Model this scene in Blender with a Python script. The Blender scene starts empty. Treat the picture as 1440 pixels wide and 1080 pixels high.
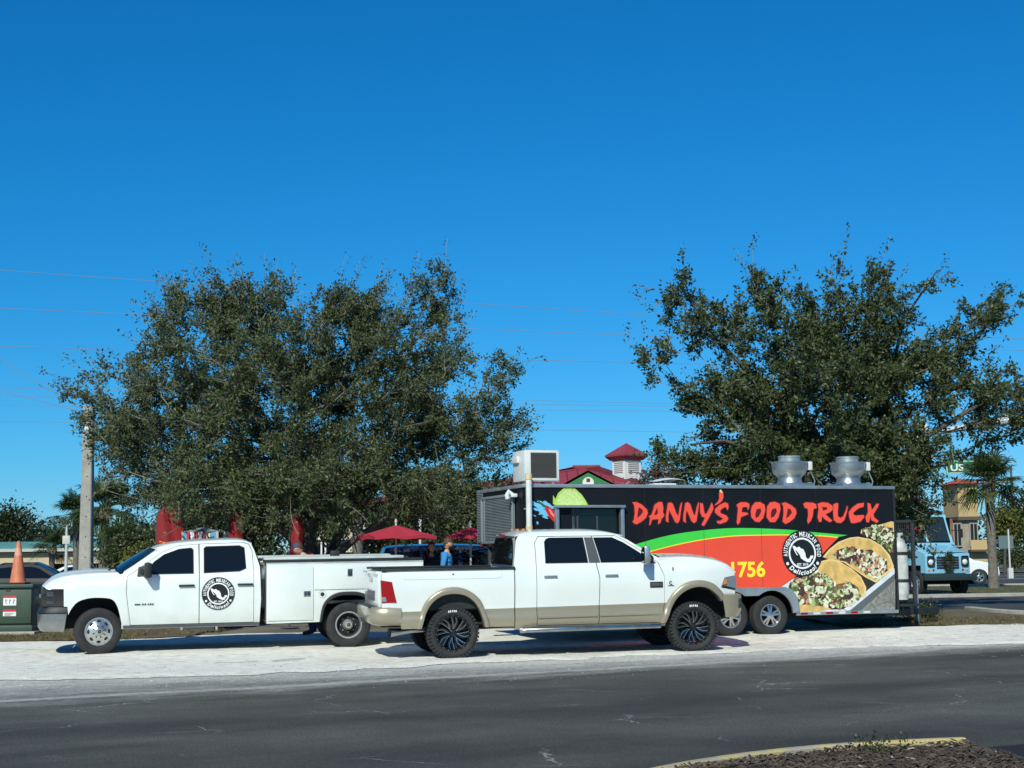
import bpy, bmesh, math, random
import numpy as np
from mathutils import Vector, Matrix
from mathutils.geometry import tessellate_polygon
rad = math.radians
random.seed(7)
scene = bpy.context.scene
col = scene.collection

# ---------------------------------------------------------------- camera
FPX, PW, PH = 2160.0, 1440.0, 1080.0
PITCH, ROLL, EYE = rad(6.6), rad(0.7), 1.55
CAM = np.array([0.0, 0.0, EYE])
_fw = np.array([0, math.cos(PITCH), math.sin(PITCH)])
_u0 = np.array([0, -math.sin(PITCH), math.cos(PITCH)])
_r0 = np.array([1.0, 0, 0])
_rt = math.cos(ROLL) * _r0 - math.sin(ROLL) * _u0
_up = math.cos(ROLL) * _u0 + math.sin(ROLL) * _r0
cd = bpy.data.cameras.new('camera')
cd.sensor_width = 36.0
cd.lens = 36.0 * FPX / PW
cd.clip_start = 0.1
cd.clip_end = 6000
cam = bpy.data.objects.new('camera', cd)
col.objects.link(cam)
cam.matrix_world = Matrix(((_rt[0], _up[0], -_fw[0], 0), (_rt[1], _up[1], -_fw[1], 0), (_rt[2], _up[2], -_fw[2], EYE), (0, 0, 0, 1)))
scene.camera = cam

# ---------------------------------------------------------------- light
SUN_EL, SUN_AZ = 37.0, 15.0          # azimuth: degrees to the left of straight behind the camera
world = bpy.data.worlds.new('World')
scene.world = world
world.use_nodes = True
wn = world.node_tree
bg = wn.nodes['Background']
sky = wn.nodes.new('ShaderNodeTexSky')
sky.sky_type = 'NISHITA'
sky.sun_disc = False
sky.sun_elevation = rad(SUN_EL)
sky.sun_rotation = rad(180 + SUN_AZ)
sky.altitude = 0
sky.air_density = 1.0
sky.dust_density = 0.0
sky.ozone_density = 1.0
# the photograph's deep polarised blue: one fixed colour response for the whole sky
SKY_STRENGTH = 0.115
sp_ = wn.nodes.new('ShaderNodeSeparateColor'); cb_ = wn.nodes.new('ShaderNodeCombineColor')
wn.links.new(sky.outputs[0], sp_.inputs[0])
for ch, (gain, power) in enumerate(((0.165, 2.1), (0.50, 1.0), (0.89, 0.95))):
    pw_ = wn.nodes.new('ShaderNodeMath'); pw_.operation = 'POWER'; pw_.inputs[1].default_value = power
    ml_ = wn.nodes.new('ShaderNodeMath'); ml_.operation = 'MULTIPLY'; ml_.inputs[1].default_value = gain * SKY_STRENGTH ** (power - 1)
    wn.links.new(sp_.outputs[ch], pw_.inputs[0]); wn.links.new(pw_.outputs[0], ml_.inputs[0]); wn.links.new(ml_.outputs[0], cb_.inputs[ch])
wn.links.new(cb_.outputs[0], bg.inputs[0])
bg.inputs[1].default_value = SKY_STRENGTH
sd = bpy.data.lights.new('sun', 'SUN')
sd.energy = 4.6
sd.angle = rad(0.53)
sd.color = (0.965, 0.975, 0.845)
sun = bpy.data.objects.new('sun', sd)
col.objects.link(sun)
to_sun = Vector((-math.sin(rad(SUN_AZ)) * math.cos(rad(SUN_EL)), -math.cos(rad(SUN_AZ)) * math.cos(rad(SUN_EL)), math.sin(rad(SUN_EL))))
sun.rotation_euler = to_sun.to_track_quat('Z', 'Y').to_euler()
sun.location = (0, -20, 40)
scene.view_settings.view_transform = 'Standard'
scene.view_settings.look = 'None'
scene.view_settings.exposure = 0.0
scene.view_settings.gamma = 1.0

# ---------------------------------------------------------------- pixel helpers (a pixel of the photo is a direction)
def ray(px, py):
    return _fw + _rt * (px - PW / 2) / FPX - _up * (py - PH / 2) / FPX
def atY(px, py, Y):
    r = ray(px, py)
    return CAM + r * (Y / r[1])
def tz(x, y):
    """terrain height: level road, the lot behind it rises gently"""
    t = min(max((y - 24.0) / 13.0, 0.0), 1.0)
    return 0.24 * t * t * (3 - 2 * t)
def gx(px, Y):
    """world x of a pixel column for something standing at depth Y near eye level"""
    return atY(px, 790, Y)[0]
def gpos(px, Y):
    x = gx(px, Y)
    return Vector((x, Y, tz(x, Y)))
class Plane:
    """vertical plane through A along direction d; loc() gives (distance along it, height)"""
    def __init__(s, A, B):
        s.A = np.array(A, float); d = np.array(B, float) - s.A; d[2] = 0
        s.d = d / np.linalg.norm(d); s.n = np.array([-s.d[1], s.d[0], 0])
    def loc(s, px, py):
        r = ray(px, py); t = ((s.A - CAM) @ s.n) / (r @ s.n); P = CAM + t * r
        return (float((P - s.A) @ s.d), float(P[2]))

# ---------------------------------------------------------------- materials
MATS = {}
def mat(name, c, rough=0.6, metal=0.0, coat=0.0, var=0.0, vscale=8.0, bump=0.0, bscale=60.0, c2=None, spec=0.5, trans=0.0, emis=0.0, det=6.0, sub=None):
    if name in MATS: return MATS[name]
    m = bpy.data.materials.new(name); m.use_nodes = True
    nt = m.node_tree; b = nt.nodes['Principled BSDF']
    b.inputs['Base Color'].default_value = (*c, 1)
    b.inputs['Roughness'].default_value = rough
    b.inputs['Metallic'].default_value = metal
    b.inputs['Coat Weight'].default_value = coat
    b.inputs['Coat Roughness'].default_value = 0.04
    b.inputs['Specular IOR Level'].default_value = spec
    if trans: b.inputs['Transmission Weight'].default_value = trans
    if emis:
        b.inputs['Emission Color'].default_value = (*c, 1); b.inputs['Emission Strength'].default_value = emis
    if var or c2:
        tc = nt.nodes.new('ShaderNodeTexCoord')
        n = nt.nodes.new('ShaderNodeTexNoise'); n.inputs['Scale'].default_value = vscale; n.inputs['Detail'].default_value = det
        nt.links.new(tc.outputs['Object'], n.inputs['Vector'])
        r = nt.nodes.new('ShaderNodeValToRGB')
        d = c2 if c2 else tuple(max(0, k * (1 - var)) for k in c)
        e = c if c2 else tuple(min(1, k * (1 + var * 0.6)) for k in c)
        r.color_ramp.elements[0].color = (*d, 1); r.color_ramp.elements[0].position = 0.32
        r.color_ramp.elements[1].color = (*e, 1); r.color_ramp.elements[1].position = 0.68
        nt.links.new(n.outputs['Fac'], r.inputs[0]); nt.links.new(r.outputs[0], b.inputs['Base Color'])
    if bump:
        tc = nt.nodes.new('ShaderNodeTexCoord')
        n = nt.nodes.new('ShaderNodeTexNoise'); n.inputs['Scale'].default_value = bscale; n.inputs['Detail'].default_value = 6
        nt.links.new(tc.outputs['Object'], n.inputs['Vector'])
        bp = nt.nodes.new('ShaderNodeBump'); bp.inputs['Strength'].default_value = bump; bp.inputs['Distance'].default_value = 0.02
        nt.links.new(n.outputs['Fac'], bp.inputs['Height']); nt.links.new(bp.outputs[0], b.inputs['Normal'])
    MATS[name] = m
    return m
def leafmat(name, c, c2, transl=0.25, rough=0.45):
    if name in MATS: return MATS[name]
    m = bpy.data.materials.new(name); m.use_nodes = True
    nt = m.node_tree; b = nt.nodes['Principled BSDF']; out = nt.nodes['Material Output']
    g = nt.nodes.new('ShaderNodeNewGeometry'); r = nt.nodes.new('ShaderNodeValToRGB')
    r.color_ramp.elements[0].color = (*c, 1); r.color_ramp.elements[1].color = (*c2, 1)
    nt.links.new(g.outputs['Random Per Island'], r.inputs[0])
    nt.links.new(r.outputs[0], b.inputs['Base Color'])
    b.inputs['Roughness'].default_value = rough
    b.inputs['Specular IOR Level'].default_value = 0.4
    tr = nt.nodes.new('ShaderNodeBsdfTranslucent'); mx = nt.nodes.new('ShaderNodeMixShader'); mx.inputs[0].default_value = transl
    nt.links.new(r.outputs[0], tr.inputs['Color'])
    nt.links.new(b.outputs[0], mx.inputs[1]); nt.links.new(tr.outputs[0], mx.inputs[2]); nt.links.new(mx.outputs[0], out.inputs['Surface'])
    MATS[name] = m
    return m

def add_dirt(m, z0=.45, z1=.95, c=(.34, .30, .24), amt=.55):
    """road dust clinging to the lower body, broken up by noise"""
    nt = m.node_tree; b = nt.nodes['Principled BSDF']; src = b.inputs['Base Color'].links[0].from_socket
    tc = nt.nodes.new('ShaderNodeTexCoord'); sx = nt.nodes.new('ShaderNodeSeparateXYZ'); nt.links.new(tc.outputs['Object'], sx.inputs[0])
    mr = nt.nodes.new('ShaderNodeMapRange'); mr.inputs[1].default_value = z1; mr.inputs[2].default_value = z0; nt.links.new(sx.outputs['Z'], mr.inputs[0])
    n = nt.nodes.new('ShaderNodeTexNoise'); n.inputs['Scale'].default_value = 3.5; n.inputs['Detail'].default_value = 8; nt.links.new(tc.outputs['Object'], n.inputs['Vector'])
    mu = nt.nodes.new('ShaderNodeMath'); mu.operation = 'MULTIPLY'; nt.links.new(mr.outputs[0], mu.inputs[0]); nt.links.new(n.outputs['Fac'], mu.inputs[1])
    m2 = nt.nodes.new('ShaderNodeMath'); m2.operation = 'MULTIPLY'; m2.inputs[1].default_value = amt; nt.links.new(mu.outputs[0], m2.inputs[0])
    mx = nt.nodes.new('ShaderNodeMixRGB'); mx.inputs[2].default_value = (*c, 1); nt.links.new(src, mx.inputs[1]); nt.links.new(m2.outputs[0], mx.inputs[0]); nt.links.new(mx.outputs[0], b.inputs['Base Color'])
    return m
WHITE = mat('white_paint', (0.73, 0.765, 0.735), 0.36, coat=0.9, var=0.05, vscale=1.2)
WHITE2 = mat('white_paint_work', (0.69, 0.735, 0.705), 0.42, coat=0.7, var=0.06, vscale=1.6)
add_dirt(WHITE2)
TAN = mat('tan_paint', (0.36, 0.315, 0.225), 0.33, metal=0.35, coat=0.5, var=0.05, vscale=2)
add_dirt(TAN, .42, .85, (.33, .29, .22), .6)
GLASS = mat('tinted_glass', (0.006, 0.008, 0.010), 0.03, spec=0.5)
BLACK = mat('black_plastic', (0.016, 0.017, 0.018), 0.55, var=0.3, vscale=6)
GREYPL = mat('grey_plastic', (0.06, 0.065, 0.07), 0.5)
DARK = mat('underbody_dark', (0.010, 0.010, 0.011), 0.85)
RUBBER = mat('tyre_rubber', (0.022, 0.022, 0.023), 0.8, var=0.35, vscale=9, bump=0.25, bscale=45)
CHROME = mat('chrome', (0.58, 0.59, 0.57), 0.30, metal=0.85)
DULLCHROME = mat('worn_chrome', (0.42, 0.43, 0.43), 0.25, metal=1.0, var=0.2, vscale=6)
ALLOY = mat('alloy_silver', (0.50, 0.51, 0.52), 0.28, metal=0.9, var=0.12, vscale=8)
ALUM = mat('aluminium', (0.46, 0.48, 0.48), 0.38, metal=0.75, var=0.15, vscale=5)
GALV = mat('galvanised', (0.42, 0.45, 0.46), 0.42, metal=0.6, var=0.25, vscale=7)
RIMBLACK = mat('rim_gloss_black', (0.008, 0.008, 0.009), 0.18, coat=0.6)
MILLED = mat('milled_edge', (0.6, 0.6, 0.62), 0.34, metal=1.0)
REDLENS = mat('red_lens', (0.30, 0.008, 0.012), 0.12, coat=0.7)
AMBER = mat('amber_lens', (0.75, 0.22, 0.02), 0.15, coat=0.6)
CLEARLENS = mat('clear_lens', (0.30, 0.34, 0.38), 0.06, metal=0.3, coat=1.0)
DARKLENS = mat('smoked_lens', (0.012, 0.013, 0.014), 0.10, coat=0.8)
TYREWHITE = mat('tyre_lettering', (0.75, 0.75, 0.73), 0.6)

# ---------------------------------------------------------------- mesh builder
class MB:
    def __init__(s): s.v = []; s.f = []; s.mi = []
    def add(s, vs, fs, mi=0):
        o = len(s.v); s.v += [tuple(map(float, p)) for p in vs]; s.f += [tuple(i + o for i in f) for f in fs]; s.mi += [mi] * len(fs); return s
    def box(s, c, d, mi=0, rot=None, taper=1.0):
        x, y, z = (k / 2 for k in d); P = []
        for sz in (-1, 1):
            t = taper if sz > 0 else 1.0
            for sx, sy in ((-1, -1), (1, -1), (1, 1), (-1, 1)):
                p = Vector((sx * x * t, sy * y * t, sz * z))
                if rot is not None: p = rot @ p
                P.append((p.x + c[0], p.y + c[1], p.z + c[2]))
        return s.add(P, [(3, 2, 1, 0), (4, 5, 6, 7), (0, 1, 5, 4), (1, 2, 6, 5), (2, 3, 7, 6), (3, 0, 4, 7)], mi)
    def bbox(s, c, d, b=0.01, mi=0, rot=None):
        """box with chamfered edges"""
        bm = bmesh.new(); bmesh.ops.create_cube(bm, size=1)
        for v in bm.verts: v.co = Vector((v.co.x * d[0], v.co.y * d[1], v.co.z * d[2]))
        bmesh.ops.bevel(bm, geom=bm.edges[:], offset=b, segments=2, affect='EDGES', profile=0.6)
        P = []
        for v in bm.verts:
            p = v.co.copy()
            if rot is not None: p = rot @ p
            P.append((p.x + c[0], p.y + c[1], p.z + c[2]))
        bm.verts.index_update()
        fs = [tuple(v.index for v in f.verts) for f in bm.faces]; bm.free()
        return s.add(P, fs, mi)
    def tube(s, pts, r, n=8, mi=0, cap=True):
        pts = [Vector(p) for p in pts]; rs = r if isinstance(r, (list, tuple)) else [r] * len(pts)
        V = []; up = None
        for i, p in enumerate(pts):
            t = (pts[min(i + 1, len(pts) - 1)] - pts[max(i - 1, 0)]).normalized()
            if up is None: up = Vector((0, 0, 1)) if abs(t.z) < 0.9 else Vector((1, 0, 0))
            a = t.cross(up).normalized(); b = a.cross(t).normalized(); up = b
            for k in range(n):
                w = 2 * math.pi * k / n; q = p + (a * math.cos(w) + b * math.sin(w)) * rs[i]; V.append(q)
        F = []
        for i in range(len(pts) - 1):
            for k in range(n):
                k2 = (k + 1) % n; F.append((i * n + k, i * n + k2, (i + 1) * n + k2, (i + 1) * n + k))
        if cap: F.append(tuple(range(n))[::-1]); F.append(tuple((len(pts) - 1) * n + k for k in range(n)))
        return s.add(V, F, mi)
    def lathe(s, prof, n=32, axis='z', c=(0, 0, 0), mi=0, sx=1.0):
        """prof: list of (radius, height)"""
        V = []
        for r, h in prof:
            for k in range(n):
                w = 2 * math.pi * k / n; a, b = r * math.cos(w) * sx, r * math.sin(w)
                p = (a, b, h) if axis == 'z' else (a, h, b) if axis == 'y' else (h, a, b)
                V.append((p[0] + c[0], p[1] + c[1], p[2] + c[2]))
        F = []
        for i in range(len(prof) - 1):
            for k in range(n):
                k2 = (k + 1) % n; F.append((i * n + k, i * n + k2, (i + 1) * n + k2, (i + 1) * n + k))
        return s.add(V, F, mi)
    def grid(s, fn, us, vs, mi=0):
        V = [fn(u, v) for v in vs for u in us]; n = len(us)
        F = [(j * n + i, j * n + i + 1, (j + 1) * n + i + 1, (j + 1) * n + i) for j in range(len(vs) - 1) for i in range(n - 1)]
        return s.add(V, F, mi)
    def prism(s, poly, fn, t0, t1, mi=0):
        """polygon (a,b) extruded between t0 and t1; fn(a,b,t) -> point"""
        n = len(poly); V = [fn(a, b, t0) for a, b in poly] + [fn(a, b, t1) for a, b in poly]
        tri = tessellate_polygon([[Vector((a, b, 0)) for a, b in poly]])
        F = [tuple(t) for t in tri] + [tuple(i + n for i in t[::-1]) for t in tri] + [(i, (i + 1) % n, (i + 1) % n + n, i + n) for i in range(n)]
        return s.add(V, F, mi)
    def sheet(s, loops, fn, mi=0):
        """flat polygon with holes; fn(a,b) -> point"""
        V = [fn(a, b) for lp in loops for a, b in lp]
        tri = tessellate_polygon([[Vector((a, b, 0)) for a, b in lp] for lp in loops])
        return s.add(V, [tuple(t) for t in tri], mi)
    def build(s, name, mats, parent=None, smooth=35, merge=False, loc=None, rotz=None):
        me = bpy.data.meshes.new(name); me.from_pydata(s.v, [], s.f)
        mats = mats if isinstance(mats, (list, tuple)) else [mats]
        for m in mats: me.materials.append(m)
        if len(mats) > 1: me.polygons.foreach_set('material_index', s.mi)
        if merge:
            bm = bmesh.new(); bm.from_mesh(me); bmesh.ops.remove_doubles(bm, verts=bm.verts, dist=1e-4)
            bmesh.ops.recalc_face_normals(bm, faces=bm.faces); bm.to_mesh(me); bm.free()
        if smooth:
            me.polygons.foreach_set('use_smooth', [True] * len(me.polygons)); me.set_sharp_from_angle(angle=rad(smooth))
        me.update()
        o = bpy.data.objects.new(name, me); col.objects.link(o)
        if parent is not None: o.parent = parent
        if loc is not None: o.location = loc
        if rotz is not None: o.rotation_euler.z = rotz
        return o
def tag(o, label=None, cat=None, group=None, kind=None):
    if label: o['label'] = label
    if cat: o['category'] = cat
    if group: o['group'] = group
    if kind: o['kind'] = kind
    return o
def thing(name, loc, label, cat, rotz=0.0, group=None):
    o = bpy.data.objects.new(name, None); o.empty_display_size = 0.3; col.objects.link(o)
    o.location = loc; o.rotation_euler.z = rotz
    return tag(o, label, cat, group)
def copy_tree(o, parent=None):
    c = o.copy(); col.objects.link(c); c.parent = parent
    for ch in list(o.children): copy_tree(ch, c)
    return c
def itp(x, xs, ys):
    """smooth cubic interpolation"""
    if x <= xs[0]: return ys[0]
    if x >= xs[-1]: return ys[-1]
    for i in range(len(xs) - 1):
        if x <= xs[i + 1]: break
    h = xs[i + 1] - xs[i]; t = (x - xs[i]) / h
    def sl(k):
        if k <= 0: return (ys[1] - ys[0]) / (xs[1] - xs[0])
        if k >= len(xs) - 1: return (ys[-1] - ys[-2]) / (xs[-1] - xs[-2])
        a = (ys[k] - ys[k - 1]) / (xs[k] - xs[k - 1]); b = (ys[k + 1] - ys[k]) / (xs[k + 1] - xs[k])
        return 0.0 if a * b <= 0 else 2 * a * b / (a + b)
    m0, m1 = sl(i) * h, sl(i + 1) * h
    return (2*t**3 - 3*t*t + 1) * ys[i] + (t**3 - 2*t*t + t) * m0 + (-2*t**3 + 3*t*t) * ys[i+1] + (t**3 - t*t) * m1
def fr(a, b, n): return [a + (b - a) * i / (n - 1) for i in range(n)]
def curve_pts(pts, n):
    """Catmull-Rom through 2-D points"""
    out = []
    for i in range(len(pts) - 1):
        p0 = pts[max(i - 1, 0)]; p1 = pts[i]; p2 = pts[i + 1]; p3 = pts[min(i + 2, len(pts) - 1)]
        for k in range(n):
            t = k / n
            out.append(tuple(0.5 * ((2 * b) + (-a + c) * t + (2*a - 5*b + 4*c - d) * t*t + (-a + 3*b - 3*c + d) * t**3) for a, b, c, d in zip(p0, p1, p2, p3)))
    out.append(tuple(pts[-1])); return out

def panel(name, outline, yf, mats, parent, holes=(), sides=(-1, 1), off=0.0, thick=0.025, step=0.09, split=None, label=None):
    """curved body panel: outline in (x,z), half width yf(x,z); split(x)->z below which material 1 is used. One object per side."""
    loops = [list(outline)] + [list(h) for h in holes]
    flat = [p for lp in loops for p in lp]
    tri = tessellate_polygon([[Vector((a, b, 0)) for a, b in lp] for lp in loops])
    bm = bmesh.new(); vv = [bm.verts.new((a, 0, b)) for a, b in flat]
    for t in tri:
        try: bm.faces.new([vv[i] for i in t])
        except ValueError: pass
    bmesh.ops.dissolve_degenerate(bm, dist=1e-5, edges=bm.edges[:])
    xs = [p[0] for p in flat]; zs = [p[1] for p in flat]
    def cut(co, no): bmesh.ops.bisect_plane(bm, geom=bm.verts[:] + bm.edges[:] + bm.faces[:], dist=1e-5, plane_co=co, plane_no=no)
    k = math.ceil((min(xs) + 0.01) / step) * step
    while k < max(xs) - 0.01: cut((k, 0, 0), (1, 0, 0)); k += step
    k = math.ceil((min(zs) + 0.01) / (step * 0.7)) * step * 0.7
    while k < max(zs) - 0.01: cut((0, 0, k), (0, 0, 1)); k += step * 0.7
    if split:
        x0, x1 = min(xs), max(xs); d = Vector((x1 - x0, 0, split(x1) - split(x0)))
        cut((x0, 0, split(x0)), (-d.z, 0, d.x))
    bm.verts.index_update()
    V0 = [(v.co.x, v.co.z) for v in bm.verts]; F0 = []; M0 = []
    for f in bm.faces:
        F0.append([v.index for v in f.verts]); c = f.calc_center_median()
        M0.append(1 if split and c.z < split(c.x) else 0)
    B0 = [(e.verts[0].index, e.verts[1].index) for e in bm.edges if len(e.link_faces) == 1]
    bm.free(); objs = []
    for sd_ in sides:
        m = MB(); V = [(x, sd_ * (yf(x, z) + off), z) for x, z in V0]
        o = 0; m.v = [tuple(p) for p in V]
        for f, mi in zip(F0, M0):
            a, b, c = (Vector(V[f[i]]) for i in range(3)); n = (b - a).cross(c - a)
            m.f.append(tuple(f) if n.y * sd_ > 0 else tuple(f[::-1])); m.mi.append(mi)
        if thick:
            nb = {}
            for e in B0:
                for i in e:
                    if i not in nb: nb[i] = len(m.v); x, y, z = V[i]; m.v.append((x, y - sd_ * thick, z))
                m.f.append((e[0], e[1], nb[e[1]], nb[e[0]])); m.mi.append(1 if split and V0[e[0]][1] < split(V0[e[0]][0]) - 1e-3 else 0)
        ob = m.build(name, mats, parent, smooth=40)
        if label: ob['label'] = label
        objs.append(ob)
    return objs

# ---------------------------------------------------------------- lettering
_txt = {}
def text_mesh(s, bold=0.0, shear=0.0):
    key = (s, bold, shear)
    if key in _txt: return _txt[key]
    cu = bpy.data.curves.new('lettering', 'FONT'); cu.body = s; cu.size = 1.0; cu.offset = bold; cu.shear = shear; cu.resolution_u = 3
    cu.align_x = 'CENTER'; cu.fill_mode = 'FRONT'
    o = bpy.data.objects.new('lettering', cu); col.objects.link(o)
    dg = bpy.context.evaluated_depsgraph_get(); me = bpy.data.meshes.new_from_object(o.evaluated_get(dg))
    V = [tuple(v.co) for v in me.vertices]; F = [tuple(p.vertices) for p in me.polygons]
    bpy.data.objects.remove(o); bpy.data.curves.remove(cu); bpy.data.meshes.remove(me)
    _txt[key] = (V, F); return V, F
def put_text(mb, s, fn, cx, cz, width=None, height=0.1, bold=0.02, rot=0.0, mi=0, shear=0.0):
    """fn(a,b) -> point on the carrying surface; centred on cx, baseline cz; cap height = height"""
    V, F = text_mesh(s, bold, shear)
    if not V: return
    x0 = min(v[0] for v in V); x1 = max(v[0] for v in V); k = height / 0.70
    kx = (width / (x1 - x0)) if width else k
    xm = (x0 + x1) / 2; c, sn = math.cos(rot), math.sin(rot)
    P = []
    for x, y, _ in V:
        a, b = (x - xm) * kx, y * k
        P.append(fn(cx + a * c - b * sn, cz + a * sn + b * c))
    mb.add(P, F, mi)
MEX = [(345,425),(390,430),(420,455),(470,440),(500,470),(540,480),(575,545),(585,610),(620,640),(650,620),(670,585),(715,580),(715,620),(680,640),(660,690),(600,685),(540,655),(490,620),(480,580),(440,530),(400,490),(405,520),(440,575),(425,578),(390,530),(365,480)]
def round_emblem(fn, cx, cz, R, parent, name='round_emblem', rim=True):
    """black disc with white ring, map, dots and lettering; fn(a,b,h) -> point, h = height above the surface"""
    def circ(r, n=40): return [(cx + r * math.cos(2 * math.pi * k / n), cz + r * math.sin(2 * math.pi * k / n)) for k in range(n)]
    m = MB()
    if rim: m.sheet([circ(R * 1.03)], lambda a, b: fn(a, b, 0.0015), 2)
    m.sheet([circ(R)], lambda a, b: fn(a, b, 0.003), 0)
    f = lambda a, b: fn(a, b, 0.0045)
    m.sheet([circ(R * 0.68), circ(R * 0.60)[::-1]], f, 1)
    m.sheet([[(cx + (a - 522) / 365 * R, cz - (b - 545) / 365 * R) for a, b in MEX]], f, 1)
    for sx in (-1, 1): m.sheet([[(cx + sx * 0.745 * R + 0.07 * R * math.cos(k * math.pi / 6), cz - 0.44 * R + 0.07 * R * math.sin(k * math.pi / 6)) for k in range(12)]], f, 1)
    s = 'AUTHENTIC MEXICAN FOOD'; wd = {' ': 0.7, 'I': 0.5, 'M': 1.25, 'A': 1.05, 'N': 1.05}
    tot = sum(wd.get(ch, 1) for ch in s); a = rad(190)
    for ch in s:
        w = wd.get(ch, 1) / tot * rad(202); am = a - w / 2; a -= w
        if ch != ' ': put_text(m, ch, f, cx + 0.74 * R * math.cos(am), cz + 0.74 * R * math.sin(am), width=w * 0.80 * R * 0.82, height=0.19 * R, bold=0.03, rot=am - math.pi / 2, mi=1)
    s = 'Delicioso!'; wd = {'D': 1.4, 'l': 0.6, 'i': 0.6, '!': 0.6}; tot = sum(wd.get(ch, 1) for ch in s); a = rad(222)
    for ch in s:
        w = wd.get(ch, 1) / tot * rad(98); am = a + w / 2; a += w
        put_text(m, ch, f, cx + 0.93 * R * math.cos(am), cz + 0.93 * R * math.sin(am), width=w * 0.86 * R * 0.9, height=(0.2 if ch in 'D!l' else 0.19) * R, bold=0.035, rot=am + math.pi / 2, mi=1, shear=0.2)
    put_text(m, 'EST. 2019', f, cx, cz - 0.53 * R, width=0.55 * R, height=0.10 * R, bold=0.03, mi=1)
    return m.build(name, [mat('emblem_black', (0.012, 0.012, 0.014), 0.35), mat('emblem_white', (0.78, 0.80, 0.79), 0.4), mat('emblem_rim', (0.30, 0.33, 0.32), 0.4)], parent, smooth=0)
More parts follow.
